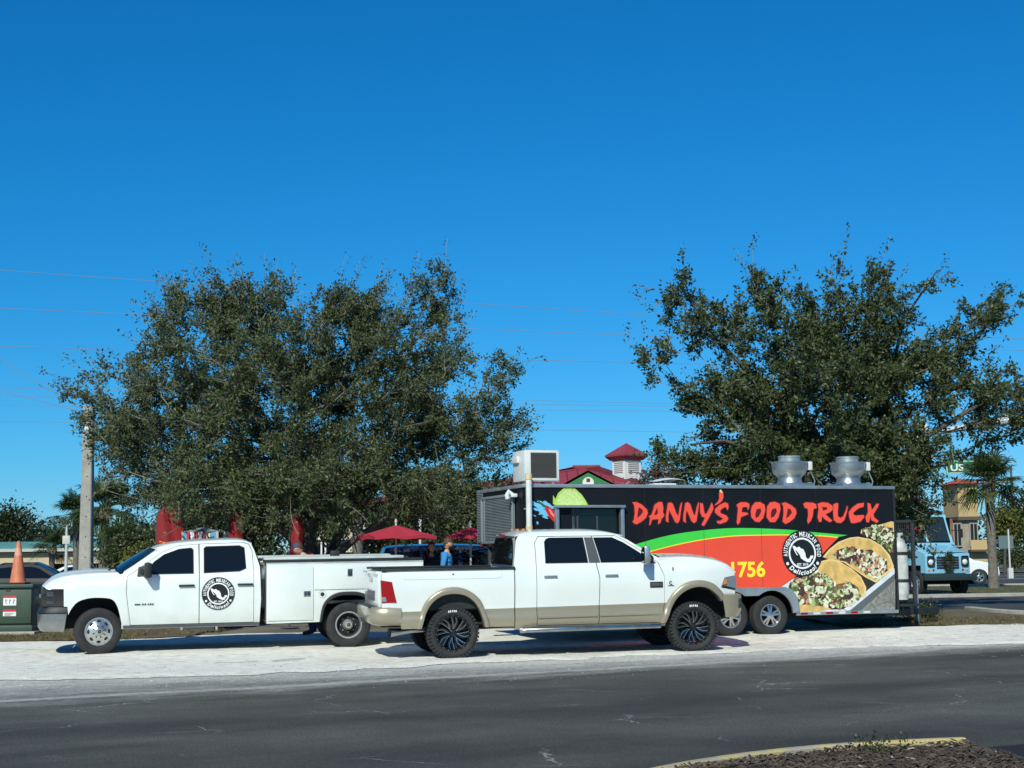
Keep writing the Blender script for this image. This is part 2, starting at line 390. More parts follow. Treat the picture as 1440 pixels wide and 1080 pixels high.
# ---------------------------------------------------------------- wheels
def tyre_profile(R, r0, w):
    h = w
    return [(r0, .40*h), (r0+.02, .46*h), ((R*.45+r0*.55), .50*h), (R-.05, .495*h), (R-.022, .455*h), (R-.006, .40*h), (R, .30*h), (R, .15*h), (R-.012, .14*h), (R-.012, .09*h), (R, .08*h), (R, -.08*h), (R-.012, -.09*h), (R-.012, -.14*h), (R, -.15*h), (R, -.30*h), (R-.006, -.40*h), (R-.022, -.455*h), (R-.05, -.495*h), ((R*.45+r0*.55), -.50*h), (r0+.02, -.46*h), (r0, -.40*h)]
def add_wheel(parent, loc, R, r0, w, style, rotz=0.0, spin=0.0, lugs=True):
    """wheel with its outer face towards -y; parts tyre and rim"""
    W = MB()
    W.lathe([(r0-.004, -.39*w), (r0-.03, -.33*w), (r0-.035, .38*w), (r0-.004, .39*w)], 36, 'y')
    W.lathe([(0.001, .05*w), (r0-.04, .05*w)], 24, 'y', mi=1)
    W.lathe([(0.001, .0), (.15, .0), (.15, .03)], 20, 'y', mi=1)
    wheel = W.build('wheel', [GREYPL if style != 'fuel' else RIMBLACK, DARK], parent, smooth=30)
    wheel.location = loc; wheel.rotation_euler = (0, spin, rotz)
    T = MB(); T.lathe(tyre_profile(R, r0, w), 48, 'y')
    if lugs:
        n = 44
        for k in range(n):
            a = 2 * math.pi * k / n
            for s in (-1, 1):
                aa = a + (math.pi / n if s > 0 else 0)
                T.box(((R-.014)*math.cos(aa), s*.40*w, (R-.014)*math.sin(aa)), (.040, .085 if w > .22 else .06, R*.085), rot=Matrix.Rotation(-aa, 3, 'Y'))
    mats = [RUBBER]
    if style == 'fuel':
        mats.append(TYREWHITE)
        for base in (0.35,):
            for k in range(5):
                a = math.pi / 2 + base + (k - 2) * 0.085
                rm = (R * 0.86)
                T.box((rm*math.cos(a), -.502*w, rm*math.sin(a)), (.034, .006, .018 if k != 2 else .012), mi=1, rot=Matrix.Rotation(-a, 3, 'Y'))
    T.build('tyre', mats, wheel, smooth=28)
    M = MB(); out = -.40*w
    if style == 'fuel':
        M.lathe([(r0+.012, out+.004), (r0+.004, out-.012), (r0-.012, out-.012), (r0-.022, out+.004), (r0-.03, out+.05)], 48, 'y', mi=0)
        for k in range(20):
            a = 2*math.pi*k/20
            M.lathe([(.0005, out-.017), (.006, out-.017), (.007, out-.008)], 6, 'y', c=((r0-.006)*math.cos(a), 0, (r0-.006)*math.sin(a)), mi=2)
        for k in range(8):
            a0 = 2*math.pi*k/8
            for sgn, tw in ((-1, .30), (1, .16)):
                pts = []
                for t in fr(0, 1, 6):
                    r = .055 + (r0-.075)*t; a = a0 + sgn*.20*min(1, t*1.8) + tw*t*t
                    pts.append((r*math.cos(a), out+.055-.035*t, r*math.sin(a), a, r))
                wd = .015
                for (x0,y0,z0,a,_r), (x1,y1,z1,b,_q) in zip(pts[:-1], pts[1:]):
                    for s_, mi_, lo, hi, dy in ((0, 0, -wd, wd, 0), (1, 1, wd*.72, wd*1.06, -.0015)):
                        ta = (-math.sin(a), math.cos(a)); tb = (-math.sin(b), math.cos(b))
                        V = []
                        for yy in (0, .03):
                            V += [(x0+ta[0]*lo, y0+yy+dy, z0+ta[1]*lo), (x0+ta[0]*hi, y0+yy+dy, z0+ta[1]*hi), (x1+tb[0]*hi, y1+yy+dy, z1+tb[1]*hi), (x1+tb[0]*lo, y1+yy+dy, z1+tb[1]*lo)]
                        M.add(V, [(0,1,2,3), (7,6,5,4), (0,4,5,1), (1,5,6,2), (2,6,7,3), (3,7,4,0)], mi_)
        M.lathe([(.0005, out-.005), (.045, out-.002), (.058, out+.02), (.06, out+.07)], 20, 'y', mi=0)
        M.build('rim', [RIMBLACK, MILLED, ALLOY], wheel, smooth=25)
    elif style in ('steel_front', 'steel_rear'):
        if style == 'steel_front':
            prof = [(r0+.012, out+.006), (r0+.006, out-.010), (r0-.012, out-.010), (r0-.022, out+.012), (r0-.05, out+.006), (r0-.10, out-.03), (.085, out-.055), (.07, out-.062), (.05, out-.085), (.0005, out-.09)]
        else:
            prof = [(r0+.012, out+.006), (r0+.006, out-.010), (r0-.012, out-.010), (r0-.022, out+.02), (r0-.03, out+.12), (r0-.06, out+.135), (.12, out+.12), (.10, out+.10), (.085, out+.02), (.06, out-.01), (.0005, out-.012)]
        M.lathe(prof, 40, 'y', mi=0)
        for k in range(8):
            a = 2*math.pi*k/8 + .2; r = r0 - .055
            yy = out-.004 if style == 'steel_front' else out+.128
            ry = -.30 if style == 'steel_front' else .0
            V = []
            for j in range(12):
                b = 2*math.pi*j/12; rr = r + .020*math.sin(b); aa = a + .034*math.cos(b)/r*1.15
                V.append((rr*math.cos(aa), yy + (rr-r)*.55*(1 if style == 'steel_front' else 0) - .004, rr*math.sin(aa)))
            M.add(V, [tuple(range(12))], 1)
            rn = .105 if style == 'steel_front' else .135
            yn = out-.052 if style == 'steel_front' else out+.118
            M.lathe([(.0005, yn-.03), (.010, yn-.028), (.012, yn+.01)], 6, 'y', c=(rn*math.cos(a+.3), 0, rn*math.sin(a+.3)), mi=0 if style == 'steel_rear' else 1)
        yc = out-.092 if style == 'steel_front' else out-.014
        M.add([(.032*math.cos(b*math.pi/8), yc, .032*math.sin(b*math.pi/8)) for b in range(16)], [tuple(range(16))], 1)
        M.add([(.02*math.cos(b*math.pi/4), yc-.002, .012*math.sin(b*math.pi/4)) for b in range(8)], [tuple(range(8))], 2)
        M.build('rim', [CHROME if style == 'steel_front' else mat('wheel_polished', (.58, .58, .57), .34, metal=.7, var=.15, vscale=9), DARK, mat('gold_cap', (.35,.27,.09), .3, metal=.8)], wheel, smooth=35)
    else:
        M.lathe([(r0+.010, out+.006), (r0+.004, out-.008), (r0-.014, out-.008), (r0-.024, out+.01), (r0-.03, out+.06)], 36, 'y')
        for k in range(5):
            for s in (-1, 1):
                a = 2*math.pi*k/5 + math.pi/2; da = .19*s
                p0 = (.05*math.cos(a+da*1.3), .05*math.sin(a+da*1.3)); p1 = ((r0-.018)*math.cos(a+da), (r0-.018)*math.sin(a+da))
                n0 = (-math.sin(a), math.cos(a)); V = []
                for yy in (0, .03):
                    for (q, hw, dy) in ((p0, .017, -.015), (p1, .020, 0.004)):
                        V += [(q[0]+n0[0]*hw, out+.012+yy+dy, q[1]+n0[1]*hw), (q[0]-n0[0]*hw, out+.012+yy+dy, q[1]-n0[1]*hw)]
                M.add(V, [(0,1,3,2), (4,6,7,5), (0,2,6,4), (1,5,7,3), (2,3,7,6), (0,4,5,1)])
        M.lathe([(.0005, out-.012), (.04, out-.010), (.07, out+.0), (.075, out+.05)], 20, 'y')
        M.build('rim', [ALLOY], wheel, smooth=30)
    return wheel

def arch(cx, cz, pts_out, pts_in, yf, lift, mats, parent, name='wheel_flare', sides=(-1, 1), seg=6):
    """bulged flare between an outer and an inner arch curve"""
    A = curve_pts(pts_out, seg); B = curve_pts(pts_in, seg); n = min(len(A), len(B))
    A = [A[int(i * (len(A) - 1) / (n - 1))] for i in range(n)]; B = [B[int(i * (len(B) - 1) / (n - 1))] for i in range(n)]
    prof = [(0, .002), (.06, lift*.55), (.25, lift*.95), (.6, lift), (.93, lift*.96), (1.0, lift*.75), (1.0, -.10)]
    for s in sides:
        m = MB()
        def fn(u, v):
            i = int(round(v)); t, l = prof[int(u)]; a, b = A[i], B[i]
            x = a[0] + (b[0]-a[0])*t; z = a[1] + (b[1]-a[1])*t
            return (x, s * (yf(x, z) + l), z)
        m.grid(fn, range(len(prof)), range(n))
        m.build(name, mats, parent, smooth=50)
def well(cx, z, r, w, y_out, parent, sides=(-1, 1)):
    for s in sides:
        m = MB()
        m.grid(lambda u, v: (cx + r*math.cos(u), s*(y_out - v), z + r*math.sin(u)), fr(.12, math.pi-.12, 18), [0.0, w])
        m.add([(cx - r, s*(y_out-w), z+.08), (cx + r, s*(y_out-w), z+.08), (cx + r, s*(y_out-w), z+r), (cx - r, s*(y_out-w), z+r)], [(0,1,2,3)])
        m.build('wheel_well', DARK, parent)
def handle(parent, x, z, yf, mats, w=.24, h=.05, sides=(-1, 1)):
    for s in sides:
        m = MB(); y = yf(x, z)
        m.bbox((x, s*(y+.022), z), (w, .03, h*.62), .008)
        m.box((x-w*.42, s*(y+.004), z), (.03, .03, h*.5)); m.box((x+w*.42, s*(y+.004), z), (.03, .03, h*.5))
        m.build('door_handle', mats, parent)

# ---------------------------------------------------------------- the two-tone crew pickup
ram_pl = Plane((-1.0204, 25.188, 0), (2.9485, 26.090, 0))
RAM_ANG = math.atan2(ram_pl.d[1], ram_pl.d[0])
def ram_y(x, z):
    w = itp(z, [.40, .50, .60, .645, .70, .80, .95, 1.15, 1.33, 1.44, 1.50, 1.70, 1.93, 2.02], [.90, .945, .975, .985, .962, .965, .985, 1.0, .992, .968, .945, .875, .775, .715])
    if x > 3.5: w -= .20 * max(0, (x - 4.15))**2 + .10*max(0, min(1, (z - 1.36)/.22))**2 * min(1, (x-3.5)/.3)
    if x < -.9: w -= .35 * (-.9 - x)**2
    return w
def build_ram():
    T = thing('pickup_truck', (0, 0, 0), 'white and tan lifted crew cab pickup with black milled wheels', 'pickup truck')
    yf = ram_y; sp = lambda x: .785 + .012*x
    PT = [WHITE, TAN]
    # bed side with arch
    ain = curve_pts([(-.52, .50), (-.46, .72), (-.36, .90), (-.2, 1.015), (.0, 1.05), (.2, 1.015), (.36, .90), (.46, .72), (.52, .50)], 4)
    panel('bed_side', [(-1.15, .62), (-.86, .60), (-.84, .50)] + ain + [(1.012, .50), (1.012, 1.43), (.5, 1.435), (-.5, 1.435), (-1.05, 1.43), (-1.15, 1.40)], yf, PT, T, split=sp)
    panel('bed_side_lid', [(-.86, 1.41), (-.82, 1.30), (-.76, 1.285), (.74, 1.285), (.80, 1.30), (.81, 1.41)], yf, [WHITE], T, off=.006, thick=.02)
    for s in (-1, 1):
        m = MB(); m.bbox((-.06, s*.955, 1.449), (2.18, .10, .035), .01); m.build('bed_rail_cap', BLACK, T)
        m = MB(); m.lathe([(.0005, 0), (.016, 0), (.018, .01)], 10, 'y', c=(0, s*(yf(0, 1.36)+.008), 1.36)); m.build('lid_lock', GREYPL, T)
    m = MB(); m.box((-.06, 0, .80), (2.12, 1.7, .04)); m.box((-.06, -.86, 1.1), (2.12, .03, .6)); m.box((-.06, .86, 1.1), (2.12, .03, .6)); m.box((.985, 0, 1.1), (.03, 1.7, .62)); m.build('bed_liner', BLACK, T)
    # tailgate
    m = MB(); m.bbox((-1.165, 0, 1.10), (.07, 1.66, .64), .02); m.bbox((-1.185, 0, 1.40), (.10, 1.64, .045), .015); tg = m.build('tailgate', WHITE, T)
    m = MB(); m.bbox((-1.205, 0, 1.28), (.03, .32, .09), .01); m.build('tailgate_handle', CHROME, tg)
    m = MB(); m.bbox((-1.20, 0, 1.02), (.012, .9, .16), .004); m.build('tailgate_badge', GREYPL, tg)
    # tail lights wrap the corners
    for s in (-1, 1):
        m = MB()
        m.prism([(-1.18, 1.285), (-1.0, 1.255), (-.925, .925), (-1.16, .925)], lambda a, b, t: (a, s*(yf(max(a, -1.15), b)+t), b), -.05, .014)
        m.build('tail_light', REDLENS, T)
        m = MB(); m.prism([(-1.168, 1.02), (-1.10, 1.015), (-1.085, .945), (-1.155, .945)], lambda a, b, t: (a, s*(yf(max(a, -1.15), b)+t), b), 0, .018); m.build('reversing_light', CLEARLENS, T)
    # rear bumper
    m = MB()
    path = [(-.845, -.99), (-1.05, -1.0), (-1.24, -.965), (-1.33, -.86), (-1.36, -.5), (-1.365, 0), (-1.36, .5), (-1.33, .86), (-1.24, .965), (-1.05, 1.0), (-.845, .99)]
    m.grid(lambda u, v: (path[int(v)][0]*(1 - .0) + ({0: .05, 1: .0, 2: 0, 3: .03, 4: .12}[int(u)] if abs(path[int(v)][1]) < .97 else 0), path[int(v)][1]*{0: .95, 1: 1, 2: 1, 3: .985, 4: .90}[int(u)], [.86, .82, .70, .60, .555][int(u)]), range(5), range(len(path)))
    m.build('rear_bumper', TAN, T, smooth=60)
    m = MB(); m.box((-1.2, 0, .845), (.26, 1.5, .03)); m.box((-1.3, 0, .66), (.1, .5, .16)); m.build('bumper_step', BLACK, T)
    # cab ring, doors
    cab = [(1.03, .445), (1.03, 1.45), (1.02, 1.50), (1.09, 1.88), (1.13, 1.955), (1.19, 1.99), (1.5, 2.0), (2.2, 2.005), (2.62, 1.995), (2.84, 1.965), (3.0, 1.885), (3.22, 1.745), (3.42, 1.62), (3.60, 1.535), (3.60, .445)]
    hole = [(1.39, .50), (1.385, 1.3), (1.40, 1.85), (1.47, 1.955), (2.80, 1.955), (2.95, 1.875), (3.2, 1.71), (3.5, 1.49), (3.585, 1.27), (3.59, .83), (3.52, .50)]
    panel('cab_side', cab, yf, PT, T, holes=[hole], off=-.008, split=sp)
    rw = [(1.55, 1.505), (1.565, 1.86), (1.6, 1.91), (1.66, 1.93), (2.245, 1.93), (2.285, 1.505)]
    fw = [(2.5, 1.505), (2.415, 1.925), (2.74, 1.925), (2.92, 1.842), (3.14, 1.70), (3.33, 1.57), (3.42, 1.505)]
    d1 = panel('door', [(1.40, .51), (1.393, 1.3), (1.41, 1.85), (1.475, 1.945), (2.385, 1.945), (2.41, 1.48), (2.455, 1.26), (2.437, .51)], yf, PT, T, holes=[rw], split=sp)
    d2 = panel('door', [(2.45, .51), (2.468, 1.26), (2.425, 1.48), (2.40, 1.945), (2.80, 1.945), (2.945, 1.867), (3.19, 1.705), (3.485, 1.49), (3.575, 1.27), (3.58, .83), (3.51, .51)], yf, PT, T, holes=[fw], split=sp)
    for (dd, wpts, hx) in ((d1, rw, 1.62), (d2, fw, 2.66)):
        for o, s in zip(dd, (-1, 1)):
            panel('window_pane', wpts, yf, [GLASS], o, sides=(s,), off=-.016, thick=0)
            cx_ = sum(p[0] for p in wpts)/len(wpts); cz_ = sum(p[1] for p in wpts)/len(wpts)
            inner = [(cx_+(a-cx_)*.975, cz_+(b-cz_)*.95) for a, b in wpts]
            panel('window_seal', wpts, yf, [BLACK], o, holes=[inner], sides=(s,), off=-.010, thick=0)
            handle(o, hx, 1.30, yf, WHITE if False else CHROME, sides=(s,), w=.22)
            x0, x1 = (1.40, 2.437) if hx < 2 else (2.45, 3.51)
            m = MB(); m.grid(lambda u, v: (u, s*(yf(u, .64) + [0, .014, .014, 0][int(v)]), [.665, .65, .615, .60][int(v)]+.008*u), fr(x0+.01, x1-.02, 8), range(4)); m.build('door_moulding', TAN, o)
    for s in (-1, 1):
        panel('centre_pillar', [(2.255, 1.928), (2.405, 1.928), (2.49, 1.508), (2.295, 1.508)], yf, [GREYPL], T, sides=(s,), off=.004, thick=0)
        m = MB(); m.bbox((3.435, s*(yf(3.435, 1.13)+.006), 1.132), (.225, .012, .095), .006); bd = m.build('door_badge', BLACK, T)
        m = MB(); m.bbox((3.435, s*(yf(3.435, 1.13)+.012), 1.132), (.185, .008, .055), .004); m.build('badge_plate', GREYPL, bd)
        # engine emblem: a small dark letter shape on the fender
        m = MB(); ye = s*(yf(3.68, 1.14)+.006)
        m.tube([(3.70, ye, 1.175), (3.675, ye, 1.18), (3.66, ye, 1.155), (3.675, ye, 1.135), (3.71, ye, 1.135)], .007, 6); m.box((3.69, ye, 1.112), (.10, .008, .010)); m.build('fender_emblem', BLACK, T)
        m = MB(); m.box((3.735, s*(yf(3.735, 1.385)+.005), 1.385), (.018, .01, .06)); m.build('fender_marker', BLACK, T)
    # roof, back of cab, windscreen
    m = MB()
    def roof(u, x):
        e = itp(x, [1.1, 1.2, 1.5, 2.2, 2.6, 2.92], [1.955, 1.985, 1.998, 2.003, 1.995, 1.945]); w = yf(min(x, 2.9), e) - .006; th = u*math.pi/2
        return (x - .05*(1-u*u)*(1 if x < 1.2 else 0) + .07*(1-u*u)*max(0, (x-2.6)/.32), w*math.sin(th), e + .075*max(0, math.cos(th))**.75*itp(x, [1.1, 1.35, 2.4, 2.92], [.25, 1, 1, .35]))
    m.grid(roof, fr(-1, 1, 25), fr(1.09, 2.92, 22)); m.build('roof', WHITE, T, smooth=60)
    for k in range(-2, 3):
        m = MB(); m.bbox((1.30 if k % 2 == 0 else 1.34, k*.22, 2.075), (.045, .07, .02), .006); m.build('roof_marker_light', AMBER, T)
    m = MB(); m.grid(lambda u, z: (1.03 + (0 if z < 1.5 else (z-1.5)*.13) - .0, u*(yf(1.1, z)-.01), z), fr(-1, 1, 12), fr(.5, 1.985, 22)); m.build('cab_back', WHITE, T)
    m = MB(); m.grid(lambda u, z: (1.015 + (z-1.5)*.13 - .012, u*(yf(1.1, z)-.085 - .03*((z-1.7)/.2)**2), z), fr(-1, 1, 12), fr(1.49, 1.935, 8)); m.build('rear_window', GLASS, T)
    m = MB(); m.bbox((1.03, 0, 1.975), (.05, .34, .045), .012); m.build('brake_light', REDLENS, T)
    def ws(u, v):
        xb = 3.44 + .20*(1-u*u); xt = 2.84 + .10*(1-u*u); zb, zt = 1.575, 1.955
        wb, wt = .86, .765
        return (xb + (xt-xb)*v, u*(wb + (wt-wb)*v), zb + (zt-zb)*v + .02*math.sin(v*math.pi) + .03*(1-u*u)*v)
    m = MB(); m.grid(ws, fr(-1, 1, 20), fr(0, 1, 10)); m.build('windscreen', GLASS, T, smooth=60)
    for s in (-1, 1):
        m = MB(); m.grid(lambda u, v: tuple(Vector(ws(s*(1.0), v)).lerp(Vector((ws(s, v)[0]+.0, s*(yf(ws(s, v)[0], ws(s, v)[2]) - .004), ws(s, v)[2]-.012)), u)), fr(0, 1, 4), fr(0, 1, 10)); m.build('windscreen_pillar', WHITE, T)
    m = MB(); m.grid(lambda u, v: (3.40 + v + .20*(1-u*u), u*.85, 1.585 - .01*abs(v-.1)*8 + .008), fr(-1, 1, 12), [0, .08, .2]); m.build('cowl_panel', BLACK, T)
    # fenders + bonnet
    ff = curve_pts([(3.59, .50), (3.68, .72), (3.80, .92), (3.97, 1.04), (4.17, 1.085), (4.36, 1.05), (4.52, .93), (4.60, .82)], 4)
    ztop = lambda x: itp(x, [3.5, 3.9, 4.38, 4.7, 4.86], [1.545, 1.545, 1.505, 1.415, 1.30])
    panel('front_fender', [(3.595, .83), (3.59, 1.27), (3.51, 1.485), (3.61, 1.545)] + [(x, ztop(x)) for x in fr(3.7, 4.84, 8)] + [(4.86, 1.26), (4.66, 1.225), (4.585, 1.065), (4.86, 1.01), (4.865, .955), (4.63, .95)] + ff[::-1] + [(3.53, .51)], yf, PT, T, split=sp)
    def hood(u, x):
        e = ztop(x) - .003; w = yf(x, e) - .004; th = u*math.pi/2
        h = itp(x, [3.5, 4.2, 4.7, 4.9], [.075, .085, .07, .03])
        return (x + .09*(1-u*u), w*math.sin(th), e + h*max(0, math.cos(th))**.55 + .012*(abs(u) < .45))
    m = MB(); m.grid(hood, fr(-1, 1, 33), fr(3.50, 4.87, 18)); m.build('bonnet', WHITE, T, smooth=60)
    # headlights, grille, front bumper
    for s in (-1, 1):
        m = MB(); m.prism([(4.595, 1.068), (4.67, 1.222), (4.865, 1.255), (4.90, 1.22), (4.90, 1.02), (4.865, 1.012)], lambda a, b, t: (a, s*(yf(min(a, 4.86), b)+t-(.04 if a > 4.87 else 0)), b), -.16, .010); hl = m.build('headlight', CLEARLENS, T)
        m = MB(); m.prism([(4.63, 1.11), (4.665, 1.19), (4.70, 1.195), (4.69, 1.12)], lambda a, b, t: (a, s*(yf(a, b)+t), b), 0, .014); m.build('turn_signal', AMBER, hl)
        m = MB(); m.prism([(4.60, 1.066), (4.86, 1.012), (4.86, 1.04), (4.62, 1.10)], lambda a, b, t: (a, s*(yf(a, b)+t), b), 0, .013); m.build('lamp_trim', BLACK, hl)
    m = MB(); m.bbox((4.90, 0, 1.16), (.10, 1.30, .36), .03); gr = m.build('grille', CHROME, T)
    m = MB()
    for sy in (-1, 1):
        for sz in (-1, 1): m.bbox((4.945, sy*.31, 1.16+sz*.085), (.03, .54, .12), .01)
    m.build('grille_mesh', BLACK, gr)
    m = MB()
    path = [(4.565, -.985), (4.70, -.985), (4.86, -.955), (4.98, -.85), (5.04, -.5), (5.06, 0), (5.04, .5), (4.98, .85), (4.86, .955), (4.70, .985), (4.565, .985)]
    zz = [.955, .935, .80, .66, .56]
    m.grid(lambda u, v: (path[int(v)][0] + [-.06, 0, .01, 0, -.06][int(u)]*(abs(path[int(v)][1]) < .96) + (.10*(4-0-(4-int(u)))/4 if abs(path[int(v)][1]) > .97 and path[int(v)][0] < 4.6 else 0), path[int(v)][1]*[.96, 1, 1, .99, .95][int(u)], zz[int(u)]), range(5), range(len(path)))
    m.build('front_bumper', TAN, T, smooth=60)
    for s in (-1, 1):
        m = MB(); m.bbox((4.93, s*.875, .79), (.07, .09, .16), .012, rot=Matrix.Rotation(s*.7, 3, 'Z')); m.build('fog_light_bezel', BLACK, T)
    # flares
    arch(0, 0, [(-.60, .50), (-.55, .72), (-.44, .95), (-.23, 1.11), (.0, 1.158), (.23, 1.11), (.44, .95), (.55, .72), (.61, .50)], [(-.515, .50), (-.455, .72), (-.355, .895), (-.2, 1.01), (.0, 1.045), (.2, 1.01), (.355, .895), (.455, .72), (.52, .50)], yf, .05, [TAN], T)
    arch(4.1, 0, [(3.50, .50), (3.585, .76), (3.72, .99), (3.93, 1.145), (4.18, 1.195), (4.42, 1.145), (4.58, 1.02), (4.64, .95)], [(3.60, .50), (3.685, .72), (3.805, .915), (3.975, 1.035), (4.17, 1.08), (4.355, 1.045), (4.51, .93), (4.585, .83)], yf, .05, [TAN], T)
    well(0, .42, .66, .36, .955, T); well(4.09, .45, .66, .36, .90, T)
    # step bars, underbody, exhaust
    for s in (-1, 1):
        m = MB(); m.tube([(1.12, s*.93, .425), (1.2, s*.985, .435), (3.40, s*.985, .455), (3.50, s*.93, .45)], .042, 10); m.box((2.3, s*1.0, .482), (2.0, .06, .014)); sb = m.build('step_bar', DULLCHROME, T)
        m = MB()
        for x in (1.5, 3.1): m.box((x, s*.85, .46), (.05, .3, .04))
        m.build('step_bracket', DARK, sb)
    m = MB(); m.box((1.85, -.42, .60), (5.9, .09, .18)); m.box((1.85, .42, .60), (5.9, .09, .18)); m.box((2.3, 0, .60), (2.4, 1.75, .10)); m.box((.0, 0, .74), (2.1, 1.3, .06))
    for x in (-.9, 1.2, 3.3, 4.6): m.box((x, 0, .58), (.12, .9, .1))
    m.build('chassis', DARK, T)
    m = MB(); m.tube([(0, -.8, .41), (0, .8, .41)], .06, 10); m.lathe([(.01, -.16), (.14, -.12), (.17, 0), (.14, .12), (.01, .16)], 16, 'x', c=(0, 0, .41)); m.tube([(4.09, -.8, .44), (4.09, .8, .44)], .055, 10); m.tube([(.1, 0, .45), (3.2, .05, .55)], .05, 8)
    m.box((.0, -.62, .55), (1.3, .06, .035)); m.box((.0, .62, .55), (1.3, .06, .035)); m.build('axle', DARK, T)
    m = MB(); m.tube([(-.05, -.70, .50), (-.7, -.72, .46), (-1.02, -.82, .44)], [.045, .045, .075], 14, cap=False); m.build('exhaust_tip', DULLCHROME, T)
    m = MB(); m.lathe([(.0005, 0), (.05, 0), (.06, .02), (.06, .9), (.05, .92), (.0005, .92)], 14, 'x', c=(1.6, .5, .52)); m.build('fuel_tank', DARK, T)
    # towing mirrors
    for s in (-1, 1):
        m = MB(); m.bbox((3.20, s*1.225, 1.625), (.10, .20, .30), .03, rot=Matrix.Rotation(s*.12, 3, 'Z')); mi_ = m.build('side_mirror', CHROME, T)
        m = MB(); m.bbox((3.145, s*1.22, 1.625), (.012, .175, .27), .004); m.build('mirror_glass', GLASS, mi_)
        m = MB(); m.tube([(3.40, s*.93, 1.58), (3.25, s*1.16, 1.66)], .020, 8); m.tube([(3.40, s*.93, 1.53), (3.25, s*1.16, 1.54)], .020, 8); m.prism([(3.30, 1.48), (3.30, 1.60), (3.44, 1.50)], lambda a, b, t: (a, s*(yf(a, b)+t), b), 0, .03); m.build('mirror_arm', BLACK, mi_)
    for s in (-1, 1):
        add_wheel(T, (0, s*.84, .415), .415, .285, .30, 'fuel', 0 if s < 0 else math.pi, spin=.3)
        add_wheel(T, (4.09, s*.84, .415), .415, .285, .30, 'fuel', rad(-3) if s < 0 else math.pi-rad(3), spin=.35)
    p = ram_pl.A + ram_pl.n * .85
    x, y = p[0], p[1]
    T.location = (x, y, .012); T.rotation_euler = (0, -math.atan2(.022, 4.09), RAM_ANG)
    return T

